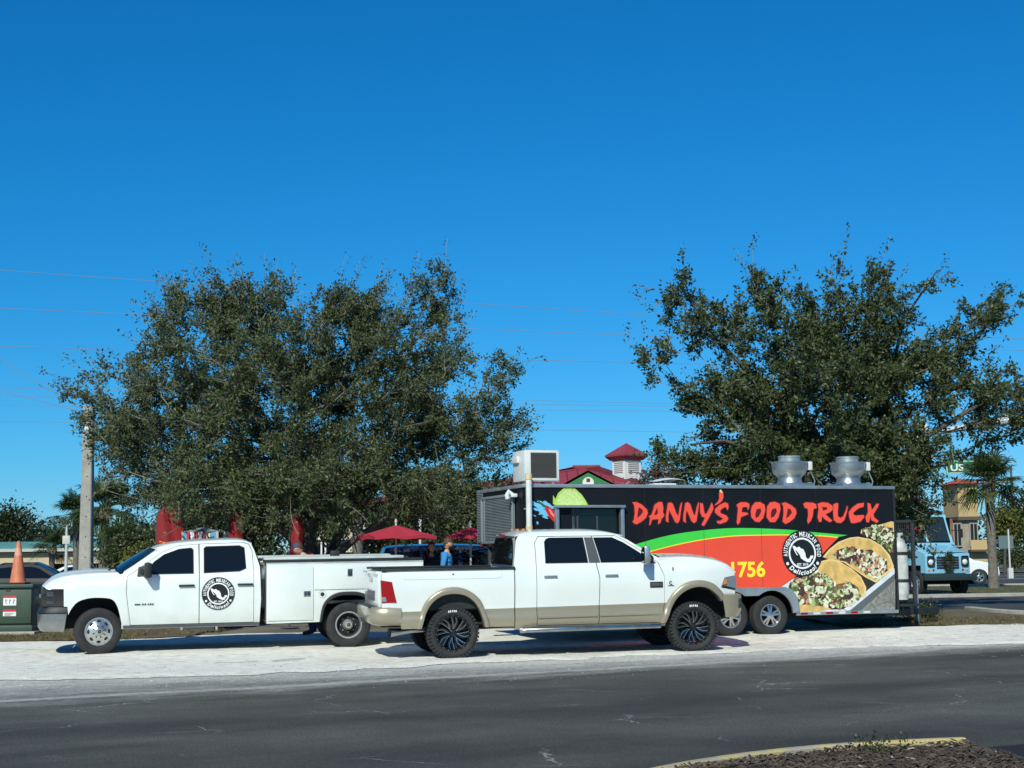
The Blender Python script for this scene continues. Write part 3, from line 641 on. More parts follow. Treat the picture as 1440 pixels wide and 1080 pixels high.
# ---------------------------------------------------------------- the service truck (front at local -x)
ch_pl = Plane((-7.280, 27.118, 0), (-3.0272, 28.123, 0))
CH_ANG = math.atan2(ch_pl.d[1], ch_pl.d[0])
def ch_y(x, z):
    w = itp(z, [.40, .50, .62, .80, 1.0, 1.18, 1.30, 1.37, 1.55, 1.75, 1.90, 1.98], [.915, .945, .965, .975, .99, .995, .975, .945, .885, .805, .735, .69])
    if x < .45: w -= .17 * max(0, -.25 - x)**2 + .12*max(0, min(1, (z - (1.20 if x > -.4 else 1.1))/.2))**2 * min(1, (.5-x)/.3)
    return w
def build_chev():
    T = thing('service_truck', (0, 0, 0), 'white crew cab service truck with utility box and round door emblem', 'service truck')
    yf = ch_y; P = [WHITE2]
    ar = curve_pts([(.414, .46), (.375, .66), (.32, .845), (.23, .955), (.05, .985), (-.15, .98), (-.33, .925), (-.44, .81), (-.495, .70)], 4)
    ztop = lambda x: itp(x, [-.88, -.72, -.55, -.08, .42], [1.17, 1.275, 1.325, 1.37, 1.385])
    panel('front_fender', [(.535, .46), (.475, 1.05), (.475, 1.34), (.42, 1.385)] + [(x, ztop(x)) for x in fr(.3, -.86, 9)] + [(-.88, 1.155), (-.575, 1.148), (-.57, .845), (-.51, .84), (-.50, .76)] + ar[::-1], yf, P, T)
    cab = [(.40, .43), (.40, 1.365), (.44, 1.435), (.62, 1.55), (.98, 1.80), (1.04, 1.835), (1.4, 1.895), (1.72, 1.915), (2.3, 1.93), (2.55, 1.925), (2.64, 1.885), (2.70, 1.76), (2.79, 1.48), (2.81, .9), (2.78, .43)]
    hole = [(.55, .49), (.478, 1.05), (.485, 1.35), (.60, 1.415), (.80, 1.56), (1.08, 1.755), (1.36, 1.868), (1.72, 1.892), (2.51, 1.908), (2.61, 1.878), (2.665, 1.75), (2.685, 1.4), (2.685, .49)]
    panel('cab_side', cab, yf, P, T, holes=[hole], off=-.008)
    fw = [(.80, 1.365), (.86, 1.49), (.95, 1.595), (1.117, 1.715), (1.379, 1.81), (1.596, 1.828), (1.633, 1.79), (1.637, 1.365)]
    rw = [(1.806, 1.37), (1.806, 1.815), (1.85, 1.847), (2.44, 1.857), (2.53, 1.815), (2.555, 1.44), (2.44, 1.39)]
    d1 = panel('door', [(.555, .50), (.484, 1.05), (.492, 1.345), (.605, 1.41), (.805, 1.555), (1.08, 1.748), (1.36, 1.861), (1.715, 1.885), (1.722, 1.3), (1.722, .50)], yf, P, T, holes=[fw])
    d2 = panel('door', [(1.735, .50), (1.735, 1.885), (2.5, 1.90), (2.60, 1.87), (2.655, 1.75), (2.677, 1.4), (2.677, .50)], yf, P, T, holes=[rw])
    for dd, wp, hx in ((d1, fw, 1.51), (d2, rw, 2.53)):
        for o, s in zip(dd, (-1, 1)):
            panel('window_pane', wp, yf, [GLASS], o, sides=(s,), off=-.016, thick=0)
            cx_ = sum(p[0] for p in wp)/len(wp); cz_ = sum(p[1] for p in wp)/len(wp)
            panel('window_seal', wp, yf, [BLACK], o, holes=[[(cx_+(a-cx_)*.97, cz_+(b-cz_)*.94) for a, b in wp]], sides=(s,), off=-.010, thick=0)
            handle(o, hx, 1.165, yf, BLACK, sides=(s,), w=.27, h=.06)
    # fender lettering, too worn to read: a row of small dark badge strokes
    m = MB()
    for k, (w, h) in enumerate(((.16, .035), (.05, .04), (.05, .04), (.035, .04), (.05, .045), (.04, .045))):
        x = .60 + [0.08, .195, .25, .315, .365, .415][k] - .0
        if x < 1.1: m.box((x*.78+.14, -(yf(x, .855)+.004), .852), (w*.62, .006, h*.7))
    m.build('door_badge', GREYPL, T)
    fn = lambda a, b, h: (a, -(yf(a, b) + .004 + h), b)
    em = round_emblem(fn, 2.06, 1.012, .285, T); em['label'] = 'round black and white magnetic emblem'
    # roof
    m = MB()
    def roof(u, x):
        e = itp(x, [.98, 1.1, 1.4, 1.72, 2.3, 2.55, 2.66], [1.80, 1.845, 1.893, 1.913, 1.928, 1.92, 1.865]); w = yf(x, e) - .006; th = u*math.pi/2
        return (x - .10*(1-u*u)*max(0, (1.3-x)/.32), w*math.sin(th), e + .06*max(0, math.cos(th))**.7*itp(x, [.98, 1.3, 2.4, 2.66], [.5, 1, 1, .35]))
    m.grid(roof, fr(-1, 1, 25), fr(.98, 2.66, 22)); m.build('roof', WHITE2, T, smooth=60)
    for c_ in ((1.12, -.45, 1.915), (1.12, .45, 1.915), (1.06, 0, 1.935)):
        m = MB(); m.bbox(c_, (.05, .08, .025), .008); m.build('roof_marker_light', AMBER, T)
    m = MB(); m.grid(lambda u, z: (2.80 - max(0, z-1.48)*.36, u*(yf(2.7, z)-.012), z), fr(-1, 1, 10), fr(.5, 1.91, 20)); m.build('cab_back', WHITE2, T)
    m = MB(); m.grid(lambda u, z: (2.815 - max(0, z-1.48)*.36, u*(yf(2.7, z)-.12), z), fr(-1, 1, 10), fr(1.44, 1.83, 6)); m.build('rear_window', GLASS, T)
    def ws(u, v):
        xb = .40 - .24*(1-u*u); xt = .985 - .12*(1-u*u); zb, zt = 1.405, 1.80
        return (xb + (xt-xb)*v, u*(.85 + (.775-.85)*v), zb + (zt-zb)*v + .02*math.sin(v*math.pi) + .045*(1-u*u)*v)
    m = MB(); m.grid(ws, fr(-1, 1, 20), fr(0, 1, 10)); m.build('windscreen', GLASS, T, smooth=60)
    for s in (-1, 1):
        m = MB(); m.grid(lambda u, v: tuple(Vector(ws(s, v)).lerp(Vector((ws(s, v)[0]+.02, s*(yf(ws(s, v)[0]+.02, ws(s, v)[2]) - .003), ws(s, v)[2]-.008)), u)), fr(0, 1, 4), fr(0, 1, 10)); m.build('windscreen_pillar', BLACK, T)
    m = MB(); m.grid(lambda u, v: (.43 - .28*(1-u*u)*.8 - v, u*.84, 1.408 + .035*(1-abs(u)) - v*.03), fr(-1, 1, 14), [0, .08, .2, .34]); m.build('cowl_panel', BLACK, T)
    for s in (-.55, .1):
        m = MB(); m.tube([(.16, s, 1.46), (.40, s+.5, 1.50)], .012, 6); m.build('wiper', BLACK, T)
    def hood(u, x):
        e = ztop(x) - .003; w = yf(x, e) - .004; th = u*math.pi/2
        h = itp(x, [-.9, -.7, -.1, .42], [.03, .065, .075, .06])
        return (x - .10*(1-u*u), w*math.sin(th), e + h*max(0, math.cos(th))**.5 + .022*(abs(u) < .42)*min(1, (x+.9)/.3))
    m = MB(); m.grid(hood, fr(-1, 1, 33), fr(-.88, .36, 18)); m.build('bonnet', WHITE2, T, smooth=60)
    for s in (-1, 1):
        m = MB(); m.prism([(-.90, 1.15), (-.58, 1.143), (-.575, .85), (-.92, .85), (-.95, .98)], lambda a, b, t: (a, s*(yf(max(a, -.86), b)+t - (.04 if a < -.89 else 0)), b), -.25, .004); hl = m.build('headlight', DARKLENS, T)
        
        for zc_, hh_ in ((1.06, .08), (.92, .06)):
            m = MB(); m.bbox((-.80, s*(yf(-.80, zc_)-.038), zc_), (.13, .10, hh_), .02); m.build('lamp_reflector', mat('smoked_reflector', (.07, .075, .08), .2, metal=.4, coat=.6), hl)
    m = MB(); m.bbox((-.93, 0, 1.02), (.10, 1.22, .36), .03); gr = m.build('grille', BLACK, T)
    m = MB(); m.bbox((-.985, 0, 1.02), (.04, 1.2, .06), .012); m.build('grille_bar', DULLCHROME, gr)
    m = MB()
    path = [(-.50, -.975), (-.66, -.985), (-.86, -.95), (-.97, -.86), (-1.04, -.5), (-1.06, 0), (-1.04, .5), (-.97, .86), (-.86, .95), (-.66, .985), (-.50, .975)]
    zz = [.735, .72, .60, .48, .415]
    m.grid(lambda u, v: (path[int(v)][0] + [.03, 0, 0, .01, .05][int(u)]*(abs(path[int(v)][1]) < .96) - (.018*int(u) if path[int(v)][0] > -.6 else 0), path[int(v)][1]*[.97, 1, 1, .99, .95][int(u)], zz[int(u)]), range(5), range(len(path))); m.build('front_bumper', DULLCHROME, T, smooth=60)
    m = MB(); m.grid(lambda u, v: (path[int(v)][0] + [.06, .02, .0][int(u)], path[int(v)][1]*[.95, .98, .985][int(u)], [.845, .80, .735][int(u)]), range(3), range(len(path))); m.build('bumper_cover', BLACK, T, smooth=60)
    m = MB(); m.box((.55, 0, .46), (.05, .05, .05)); m.build('bumper_bracket', DARK, T)
    for s in (-1, 1):
        m = MB(); m.box((1.6, s*.93, .465), (2.35, .04, .055)); m.build('rocker_trim', GREYPL, T)
    well(-.03, .40, .60, .36, .95, T)
    # mirrors
    for s in (-1, 1):
        m = MB(); m.bbox((.84, s*1.16, 1.45), (.11, .20, .27), .035, rot=Matrix.Rotation(-s*.1, 3, 'Z')); mi_ = m.build('side_mirror', BLACK, T)
        m = MB(); m.bbox((.905, s*1.16, 1.45), (.012, .17, .24), .004); m.build('mirror_glass', GLASS, mi_)
        m = MB(); m.prism([(.66, 1.345), (.68, 1.50), (.80, 1.53), (.84, 1.365)], lambda a, b, t: (a, s*(yf(a, b)+t), b), -.02, .03); m.tube([(.74, s*.95, 1.43), (.80, s*1.10, 1.40)], .045, 10); m.build('mirror_arm', BLACK, mi_)
    # utility body
    SW = 1.0
    sy = lambda x, z: SW
    a2 = curve_pts([(3.87, .47), (3.92, .72), (4.03, .87), (4.18, .94), (4.376, .955), (4.57, .94), (4.72, .87), (4.83, .72), (4.88, .47)], 4)
    panel('utility_body', [(2.905, .46)] + a2 + [(5.74, .47), (5.74, 1.53), (2.905, 1.53)], sy, P, T, thick=.45, step=.3)
    m = MB(); m.box((2.925, 0, 1.0), (.04, 1.98, 1.06)); m.box((5.72, 0, 1.0), (.04, 1.98, 1.06)); m.box((4.32, 0, .80), (2.8, 1.2, .05)); m.build('body_bulkhead', WHITE2, T)
    for s in (-1, 1):
        m = MB(); m.box((4.32, s*.78, 1.525), (2.84, .44, .03)); m.build('compartment_top', WHITE2, T)
        m = MB(); m.box((4.30, s*.80, 1.565), (2.86, .42, .045)); m.build('lid_gap_shadow', BLACK, T)  # black strip painted as the shadow in the gap under the lid
        m = MB(); m.bbox((4.12, s*.79, 1.612), (2.52, .44, .045), .012); m.build('top_lid', mat('weathered_white', (.50, .54, .53), .5, var=.15, vscale=4), T)
        for (x0, x1, z0, z1, lx, lz, lw, lh) in ((2.935, 3.735, .51, 1.45, 3.625, .975, .125, .10), (3.755, 4.785, 1.045, 1.455, 4.395, 1.34, .09, .135), (4.905, 5.715, .51, 1.45, 5.02, .975, .125, .10)):
            m = MB(); m.bbox(((x0+x1)/2, s*(SW+.008), (z0+z1)/2), (x1-x0, .022, z1-z0), .006); d = m.build('compartment_door', WHITE2, T)
            m = MB(); m.bbox((lx, s*(SW+.021), lz), (lw, .012, lh), .004); la = m.build('latch_plate', DULLCHROME, d)
            m = MB(); m.box((lx-lw*.2, s*(SW+.030), lz), (lw*.22, .012, lh*.7)); m.box((lx+lw*.22, s*(SW+.030), lz), (lw*.3, .012, lh*.6)); m.build('latch_handle', BLACK, la)
        m = MB(); m.lathe([(.0005, 0), (.035, 0), (.04, s*-.012), (.062, s*-.012), (.066, s*.0)], 20, 'y', c=(3.90, s*(SW+.006), .96)); m.build('fuel_cap', BLACK, T)
    arch(4.376, 0, [(3.845, .47), (3.90, .75), (4.02, .91), (4.18, .985), (4.376, 1.0), (4.57, .985), (4.73, .91), (4.85, .75), (4.905, .47)], [(3.885, .47), (3.94, .72), (4.05, .855), (4.19, .92), (4.376, .935), (4.56, .92), (4.70, .855), (4.81, .72), (4.865, .47)], sy, .055, [BLACK], T)
    well(4.376, .42, .53, .62, .96, T)
    m = MB(); m.box((5.80, 0, .62), (.14, 1.9, .18)); m.build('rear_bumper', BLACK, T)
    # bed cargo: black box on the tool body
    m = MB(); m.bbox((4.20, -.35, 1.62), (.16, .20, .22), .02); m.box((4.20, -.35, 1.20), (.14, .18, .74)); m.build('hoist_post', BLACK, T)
    m = MB(); m.box((2.5, -.42, .58), (6.0, .09, .16)); m.box((2.5, .42, .58), (6.0, .09, .16)); m.box((1.55, 0, .55), (2.4, 1.75, .10)); m.box((-.5, 0, .55), (.5, 1.2, .2))
    for x in (-.6, 1.0, 2.85, 5.2): m.box((x, 0, .56), (.12, .9, .1))
    m.build('chassis', DARK, T)
    m = MB(); m.tube([(0, -.8, .39), (0, .8, .39)], .05, 8); m.tube([(4.376, -.75, .40), (4.376, .75, .40)], .06, 8); m.lathe([(.01, -.16), (.14, -.12), (.18, 0), (.14, .12), (.01, .16)], 16, 'x', c=(4.376, 0, .40)); m.tube([(.6, 0, .5), (4.2, 0, .42)], .045, 8); m.build('axle', DARK, T)
    m = MB(); m.tube([(1.2, .45, .42), (4.9, .55, .45)], .04, 8); m.lathe([(.0005, 0), (.10, .0), (.11, .03), (.11, .6), (.10, .63), (.0005, .63)], 12, 'x', c=(2.2, .45, .43)); m.build('exhaust_pipe', DARK, T)
    for s in (-1, 1):
        add_wheel(T, (0, s*.86, .402), .402, .235, .235, 'steel_front', rad(11) if s < 0 else math.pi+rad(11), spin=.2, lugs=False)
        add_wheel(T, (4.376, s*.875, .402), .402, .235, .225, 'steel_rear', 0 if s < 0 else math.pi, spin=.5, lugs=False)
        add_wheel(T, (4.376, s*.62, .402), .402, .235, .225, 'steel_rear', 0 if s < 0 else math.pi, spin=.5, lugs=False)
    p = ch_pl.A + ch_pl.n * .87
    T.location = (p[0], p[1], -.004); T.rotation_euler = (0, -math.atan2(.045, 4.37), CH_ANG)
    return T
# ---------------------------------------------------------------- food trailer
tr_pl = Plane((0.2, 28.0, 0), (7.6, 30.7, 0))
TR_ANG = math.atan2(tr_pl.d[1], tr_pl.d[0])
TL, TW, TTOP = 7.86, 2.62, 2.955
SIDEBLACK = mat('trailer_black', (0.007, 0.008, 0.011), 0.5, var=0.3, vscale=1.5, spec=0.25)
REDPRINT = mat('print_red_orange', (0.80, 0.075, 0.035), 0.35, coat=.2, var=.07, vscale=1.3)
LETTER = mat('print_letter_red', (0.86, 0.085, 0.05), 0.4)
LETTERHALO = mat('print_letter_halo', (0.10, 0.006, 0.008), 0.4)
GREENPRINT = mat('print_green', (0.055, 0.60, 0.06), 0.35, coat=.2, var=.06, vscale=1.5)
YELLOWPRINT = mat('print_yellow', (0.95, 0.72, 0.04), 0.4)
def build_trailer():
    T = thing('food_trailer', (0.2, 28.0, 0.0), 'long black food trailer with red lettering and taco picture', 'food trailer', TR_ANG)
    Zb = .50
    L = lambda px, py: tr_pl.loc(px, py)
    z6 = lambda a, b: L(880 + a/3.789, 600 + b/3.789)
    z8 = lambda a, b: L(1000 + a/5.143, 690 + b/5.143)
    z5 = lambda a, b: L(640 + a/5.143, 600 + b/5.143)
    H = lambda h: (lambda a, b: (a, -h, b))
    # near side wall with tandem wheel opening and serving window opening
    o1 = [(3.62, Zb), (3.64, .62), (3.74, .80), (3.92, .93), (4.15, .98), (5.01, .98), (5.25, .93), (5.42, .80), (5.53, .62), (5.55, Zb)]
    win = [(.66, 1.62), (.66, 2.50), (1.86, 2.50), (1.86, 1.62)]
    m = MB(); m.sheet([[(0.95, Zb)] + o1 + [(TL, Zb), (TL, 2.90), (0, 2.90), (0, 1.05), (.95, 1.05)], win], H(0)); 
    for a, b in zip(win, win[1:] + win[:1]): m.add([(a[0], 0, a[1]), (b[0], 0, b[1]), (b[0], .06, b[1]), (a[0], .06, a[1])], [(0, 1, 2, 3)])
    m.build('side_wall', SIDEBLACK, T, smooth=0)
    m = MB()
    for x in (.95, 2.40, 3.62, 4.85, 6.08, 7.20): m.box((x, -.0015, 2.55 if x < 2 else 1.95), (.006, .003, .66 if x < 2 else 1.88))
    m.build('wall_seam', mat('seam_black', (0.02, 0.021, 0.024), 0.5), T)
    # inner, far and front walls, roof
    m = MB(); m.box((4.4, TW-.02, 1.72), (6.9, .04, 2.4)); m.build('far_wall', SIDEBLACK, T)
    m = MB(); m.box((TL-.025, TW/2, 1.72), (.05, TW-.08, 2.4)); m.build('front_wall', SIDEBLACK, T)
    m = MB(); m.box((.97, TW/2, 1.72), (.04, TW-.08, 2.4)); m.build('porch_bulkhead', mat('bulkhead_grey', (.09, .10, .105), .5, var=.2), T)
    m = MB(); m.box((TL/2+.48, TW/2, Zb+.03), (TL-.96, TW-.9, .06)); m.box((.5, TW/2, .98), (.92, TW-.02, .06)); m.build('floor', DARK, T)
    m = MB(); m.box((TL/2, TW/2, 2.93), (TL+.03, TW+.03, .05)); m.build('roof', mat('roof_skin', (.42, .45, .45), .5, var=.2, vscale=2), T)
    m = MB(); m.bbox((TL/2, -.012, 2.925), (TL+.05, .03, .065), .008); m.bbox((TL/2, TW+.012, 2.925), (TL+.05, .03, .065), .008); m.bbox((TL+.02, TW/2, 2.925), (.03, TW, .065), .008); m.build('roof_trim', ALUM, T)
    m = MB(); m.bbox((-.02, TW/2, 2.925), (.03, TW, .065), .008); m.build('roof_trim', GALV, T)
    m = MB(); m.box((TL-.006, -.006, 1.7), (.05, .014, 2.4)); m.build('corner_trim', mat('corner_black', (.02, .022, .025), .35), T)
    # bottom rail with red and white reflectors
    for xc_, w_ in ((6.70, 2.30), (2.28, 2.66)):
        m = MB(); m.box((xc_, -.010, Zb-.015), (w_, .03, .06)); m.build('bottom_rail', ALUM, T)
    for k in range(6):
        m = MB(); m.box((5.72 + .28*k, -.027, Zb-.012), (.15, .006, .04)); m.build('reflector_strip', REDLENS if k % 2 == 0 else mat('reflector_white', (.6, .6, .58), .3), T)
    # printed graphics: thin films one over the other
    gt = curve_pts([(2.0, 1.77)] + [z6(*p) for p in ((75,620),(250,575),(450,548),(620,540),(850,548),(1000,562),(1180,578))], 5)
    gb = curve_pts([(2.0, 1.55)] + [z6(*p) for p in ((140,660),(350,610),(550,582),(750,575),(900,575),(1050,580),(1130,588))], 5)
    yb = [(a, b - .018) for a, b in gb]
    m = MB(); m.sheet([gt + gb[::-1]], H(.002)); m.build('green_swoosh', GREENPRINT, T, smooth=0)
    m = MB(); m.sheet([gb + yb[::-1]], H(.002)); m.build('yellow_line', YELLOWPRINT, T, smooth=0)
    m = MB(); m.sheet([yb + [(6.15, 1.60), (5.57, 1.20), (5.225, 1.0), (4.2, 1.0), (3.9, .99), (3.6, .75), (3.3, .6), (2.0, .6)]], H(.002)); m.build('red_field', REDPRINT, T, smooth=0)
    # fender plate of bare metal with two arches
    def cir(cx, r, a0, a1, n=10): return [(cx + r*math.cos(rad(a0 + (a1-a0)*k/n)), .49 + r*math.sin(rad(a0 + (a1-a0)*k/n))) for k in range(n+1)]
    plate = [(5.30, 1.005)] + [(5.45, .96), (5.56, .82), (5.61, .62), (5.61, Zb+.02)] + cir(5.01, .455, 2, 128) + cir(4.15, .455, 52, 178) + [(3.56, Zb+.02), (3.56, .62), (3.62, .82), (3.75, .96), (3.92, 1.005)]
    m = MB(); m.prism(plate, lambda a, b, t: (a, t, b), -.05, -.006); m.build('fender', ALUM, T)
    well_ = MB(); well_.box((4.58, .55, 1.0), (2.05, 1.0, .03)); well_.box((4.58, 1.06, .74), (2.05, .03, .5)); well_.box((3.56, .5, .74), (.03, 1.0, .5)); well_.box((5.6, .5, .74), (.03, 1.0, .5)); well_.build('wheel_well', DARK, T)
    for x in (4.15, 5.01):
        add_wheel(T, (x, .12, tz(4.9, 29.5)+.375), .375, .215, .22, 'alloy', 0, spin=.4 if x < 5 else 0, lugs=False)
        add_wheel(T, (x, TW-.12, tz(4.2, 31.8)+.375), .375, .215, .22, 'alloy', math.pi, lugs=False)
    m = MB()
    for x in (4.15, 5.01): m.tube([(x, .2, .47), (x, TW-.2, .47)], .05, 8)
    m.box((TL/2, .55, Zb-.06), (TL, .08, .14)); m.box((TL/2, TW-.55, Zb-.06), (TL, .08, .14)); m.build('chassis', DARK, T)
    # lettering traced from the photograph
    kA = lambda a, b: L(880 + a/7.2, 680 + b/7.2); kB = lambda a, b: L(1060 + a/7.2, 680 + b/7.2)
    G = [
     (kA, [(65,190),(110,188),(165,215),(215,265),(222,300),(205,345),(160,385),(110,412),(85,405),(68,385),(80,370),(90,300),(85,220)], [(130,240),(165,262),(175,285),(150,320),(115,350),(120,300)]),
     (kA, [(290,215),(335,185),(370,190),(380,250),(375,290),(390,320),(375,345),(362,355),(350,395),(325,415),(330,360),(265,365),(250,415),(235,425),(240,395),(245,350),(232,330),(260,315),(275,270)], [(292,300),(318,240),(325,300),(308,318),(288,318)]),
     (kA, [(425,200),(450,190),(475,205),(510,300),(530,330),(545,240),(560,195),(570,190),(560,260),(545,370),(525,402),(500,390),(460,310),(440,270),(430,330),(432,395),(405,380),(405,330),(415,260)], None),
     (kA, [(600,200),(625,188),(650,205),(685,310),(700,320),(720,230),(735,190),(742,195),(730,280),(715,380),(692,402),(665,380),(630,300),(615,270),(605,330),(608,400),(580,378),(582,320),(592,260)], None),
     (kA, [(750,195),(780,205),(790,270),(800,310),(820,300),(850,240),(868,190),(885,230),(885,260),(850,330),(810,400),(790,430),(765,420),(795,360),(800,345),(770,335),(752,290)], None),
     (kA, [(1005,190),(1035,205),(1040,240),(1030,272),(1010,235),(980,250),(955,275),(960,300),(1020,325),(1038,355),(1020,385),(960,408),(925,400),(920,380),(960,375),(985,355),(930,320),(900,290),(905,255),(950,215)], None),
     (kA, [(1120,215),(1160,190),(1220,190),(1250,205),(1250,240),(1235,270),(1225,235),(1180,240),(1172,290),(1230,295),(1240,310),(1165,340),(1155,390),(1135,418),(1122,395),(1130,310),(1135,250)], None),
     (kA, [(1275,230),(1310,190),(1360,188),(1405,215),(1412,270),(1390,350),(1350,390),(1310,385),(1270,340),(1265,280)], [(1325,260),(1365,250),(1370,285),(1345,335),(1315,350),(1310,310)]),
     (kB, [(135,230),(165,190),(215,185),(262,205),(270,260),(250,340),(215,390),(165,390),(128,340),(130,290)], [(185,260),(225,248),(232,285),(205,335),(172,348),(172,300)]),
     (kB, [(280,200),(320,190),(380,220),(425,260),(432,300),(410,350),(360,390),(320,410),(290,385),(300,300),(298,230)], [(345,250),(375,265),(385,295),(355,335),(325,352),(335,300)]),
     (kB, [(500,205),(525,190),(600,195),(630,210),(635,250),(605,255),(595,330),(575,380),(548,408),(540,380),(550,320),(545,255),(515,245)], None),
     (kB, [(645,205),(690,190),(750,195),(795,225),(800,265),(770,290),(725,310),(760,345),(795,375),(770,392),(715,360),(690,330),(685,385),(660,390),(645,340),(655,260)], [(690,235),(740,240),(745,260),(700,275)]),
     (kB, [(805,210),(840,195),(855,205),(850,270),(850,330),(875,350),(905,330),(930,270),(945,225),(952,235),(940,300),(915,370),(880,400),(840,395),(810,370),(803,300)], None),
     (kB, [(1000,240),(1050,205),(1115,195),(1110,235),(1060,250),(1010,290),(1005,310),(1030,325),(1110,318),(1120,335),(1080,385),(1020,400),(985,400),(965,340),(960,290)], None),
     (kB, [(1150,195),(1180,205),(1195,270),(1240,205),(1268,205),(1255,240),(1210,310),(1220,345),(1265,380),(1245,398),(1190,370),(1180,330),(1165,395),(1140,390),(1130,340),(1155,290)], None)]
    for k, P, hole in G:
        lo = [k(*p) for p in P]; cx = sum(p[0] for p in lo)/len(lo); cz = sum(p[1] for p in lo)/len(lo)
        m = MB()
        n_ = len(lo); halo = []
        for i in range(n_):
            a, b, c = Vector(lo[i-1]), Vector(lo[i]), Vector(lo[(i+1) % n_]); t = (c - a).normalized(); halo.append((b.x - t.y*.018, b.y + t.x*.018))
        m.sheet([halo], H(.002), 1)
        m.sheet([lo] + ([[k(*p) for p in hole]] if hole else []), H(.004), 0)
        m.build('letter', [LETTER, LETTERHALO], T, smooth=0)
    m = MB(); m.sheet([[kA(*p) for p in ((950,85),(985,95),(988,140),(975,175),(945,200),(905,222),(898,215),(930,185),(945,150),(942,100))]], H(.004), 0)
    m.sheet([[kA(*p) for p in ((950,85),(947,72),(960,58),(972,75),(985,95))]], H(.0045), 1); m.build('chilli_print', [LETTER, mat('print_cream', (.75, .62, .30), .4)], T, smooth=0)
    m = MB(); put_text(m, '1756', H(.004), 4.545, 1.215, width=.73, height=.275, bold=.03); m.build('phone_number', YELLOWPRINT, T, smooth=0)
    # serving window in its projecting frame
    m = MB()
    for c, d in (((1.26, -.05, 2.545), (1.40, .16, .05)), ((.61, -.04, 2.06), (.07, .10, .94)), ((1.91, -.04, 2.06), (.07, .10, .94)), ((1.26, -.04, 1.58), (1.38, .10, .05))): m.bbox(c, d, .008)
    fw = m.build('serving_window', ALUM, T)
    m = MB(); m.box((1.26, .05, 2.05), (1.2, .01, .90)); m.build('window_pane', GLASS, fw)
    rr = lambda x0, x1, z0, z1, r: [(x1-r+r*math.cos(a), z1-r+r*math.sin(a)) for a in fr(0, math.pi/2, 5)] + [(x0+r+r*math.cos(a), z1-r+r*math.sin(a)) for a in fr(math.pi/2, math.pi, 5)] + [(x0, z0), (x1, z0)]
    m = MB(); m.sheet([rr(1.03, 1.46, 1.66, 2.42, .07), rr(1.065, 1.425, 1.66, 2.385, .05)], lambda a, b: (a, .035, b)); m.build('inner_frame', mat('frame_dark_grey', (.06, .065, .07), .4), fw)
    m = MB(); m.sheet([rr(.70, .90, 1.66, 2.30, .05)], lambda a, b: (a, .036, b)); m.build('pane_sticker', DARKLENS, fw)
    # lime, splash, chilli print beside the window
    m = MB()
    lim = [z5(x, y) for x, y in ((718,568),(722,530),(745,480),(785,445),(825,436),(870,450),(915,490),(945,535),(962,568))]
    lin = [((a - .91)*.88 + .91, (b - 2.57)*.86 + 2.57) for a, b in lim]
    m.sheet([lim], H(.002), 0); m.sheet([lin], H(.004), 1)
    m.sheet([[z5(*p) for p in ((707,560),(708,495),(722,520),(735,566))]], H(.0045), 0); m.build('lime_print', [mat('print_lime', (.42, .62, .10), .4), mat('print_lime_flesh', (.55, .72, .25), .4, var=.2, vscale=25)], T, smooth=0)
    m = MB(); rn = random.Random(3)
    for (x, y, rx, ry) in ((560, 545, 30, 8), (600, 575, 45, 16), (640, 620, 45, 28), (590, 600, 30, 9), (565, 640, 22, 5), (660, 560, 25, 22), (690, 580, 26, 12), (620, 545, 26, 6), (595, 695, 8, 12), (650, 655, 25, 8)):
        m.sheet([[z5(x + rx*math.cos(a)*(1+.35*rn.uniform(-1, 1)), y + ry*math.sin(a)*(1+.35*rn.uniform(-1, 1)) + rx*math.cos(a)*.35) for a in fr(0, 2*math.pi*.95, 14)]], H(.002 + .0003*(x % 7)), 0)
    m.sheet([[z5(*p) for p in ((655,565),(690,585),(716,610),(716,690),(680,655),(650,600))]], H(.0048), 1)
    m.sheet([[z5(*p) for p in ((672,590),(690,600),(714,640),(714,655),(690,630))]], H(.0055), 2)
    m.sheet([[z5(*p) for p in ((590,520),(605,535),(660,575),(640,585),(610,555))]], H(.0049), 3); m.build('splash_print', [mat('print_sky_blue', (.16, .52, .80), .4), mat('print_chilli', (.55, .02, .02), .35), mat('print_pink', (.8, .25, .2), .4), mat('print_leaf', (.03, .16, .03), .4)], T, smooth=0)
    # taco picture
    TORT = mat('print_tortilla', (.66, .43, .14), .45, var=.3, vscale=6); TORTL = mat('print_tortilla_edge', (.78, .56, .22), .45, var=.15, vscale=8)
    m = MB()
    m.sheet([[z8(*p) for p in ((500,700),(610,625),(700,600),(1325,300),(1330,890),(620,890),(612,830),(585,770),(545,725))]], H(.003), 0)
    m.sheet([[z8(*p) for p in ((1060,888),(1330,640),(1331,886))]], H(.0042), 1)
    m.sheet([[z8(*p) for p in ((960,852),(985,838),(1325,560),(1327,600),(1005,865),(975,868))]], H(.005), 2)
    m.sheet([[z8(*p) for p in ((985,868),(1327,604),(1327,650),(1060,886),(985,886))]], H(.0048), 3)
    m.sheet([[z8(*p) for p in ((640,880),(640,865),(960,858),(985,886))]], H(.0052), 2)
    m.sheet([[z8(*p) for p in ((500,700),(610,625),(650,640),(560,730),(540,722))]], H(.005), 2)
    for k in range(14):
        f_ = k/14; m.sheet([[z8(1080+245*f_, 885-225*f_), z8(1088+243*f_, 884-222*f_), z8(1332, 760+8*k+16), z8(1332, 758+8*k+16)]], H(.0046 + .00002*k), 4)
    m.build('tray_print', [mat('print_dark', (.03, .025, .02), .4), mat('print_grey_board', (.23, .235, .21), .5, var=.4, vscale=14), mat('print_steel', (.62, .66, .68), .35, var=.12, vscale=6), mat('print_steel_dark', (.10, .11, .115), .4), mat('print_board_line', (.12, .12, .105), .5)], T, smooth=0)
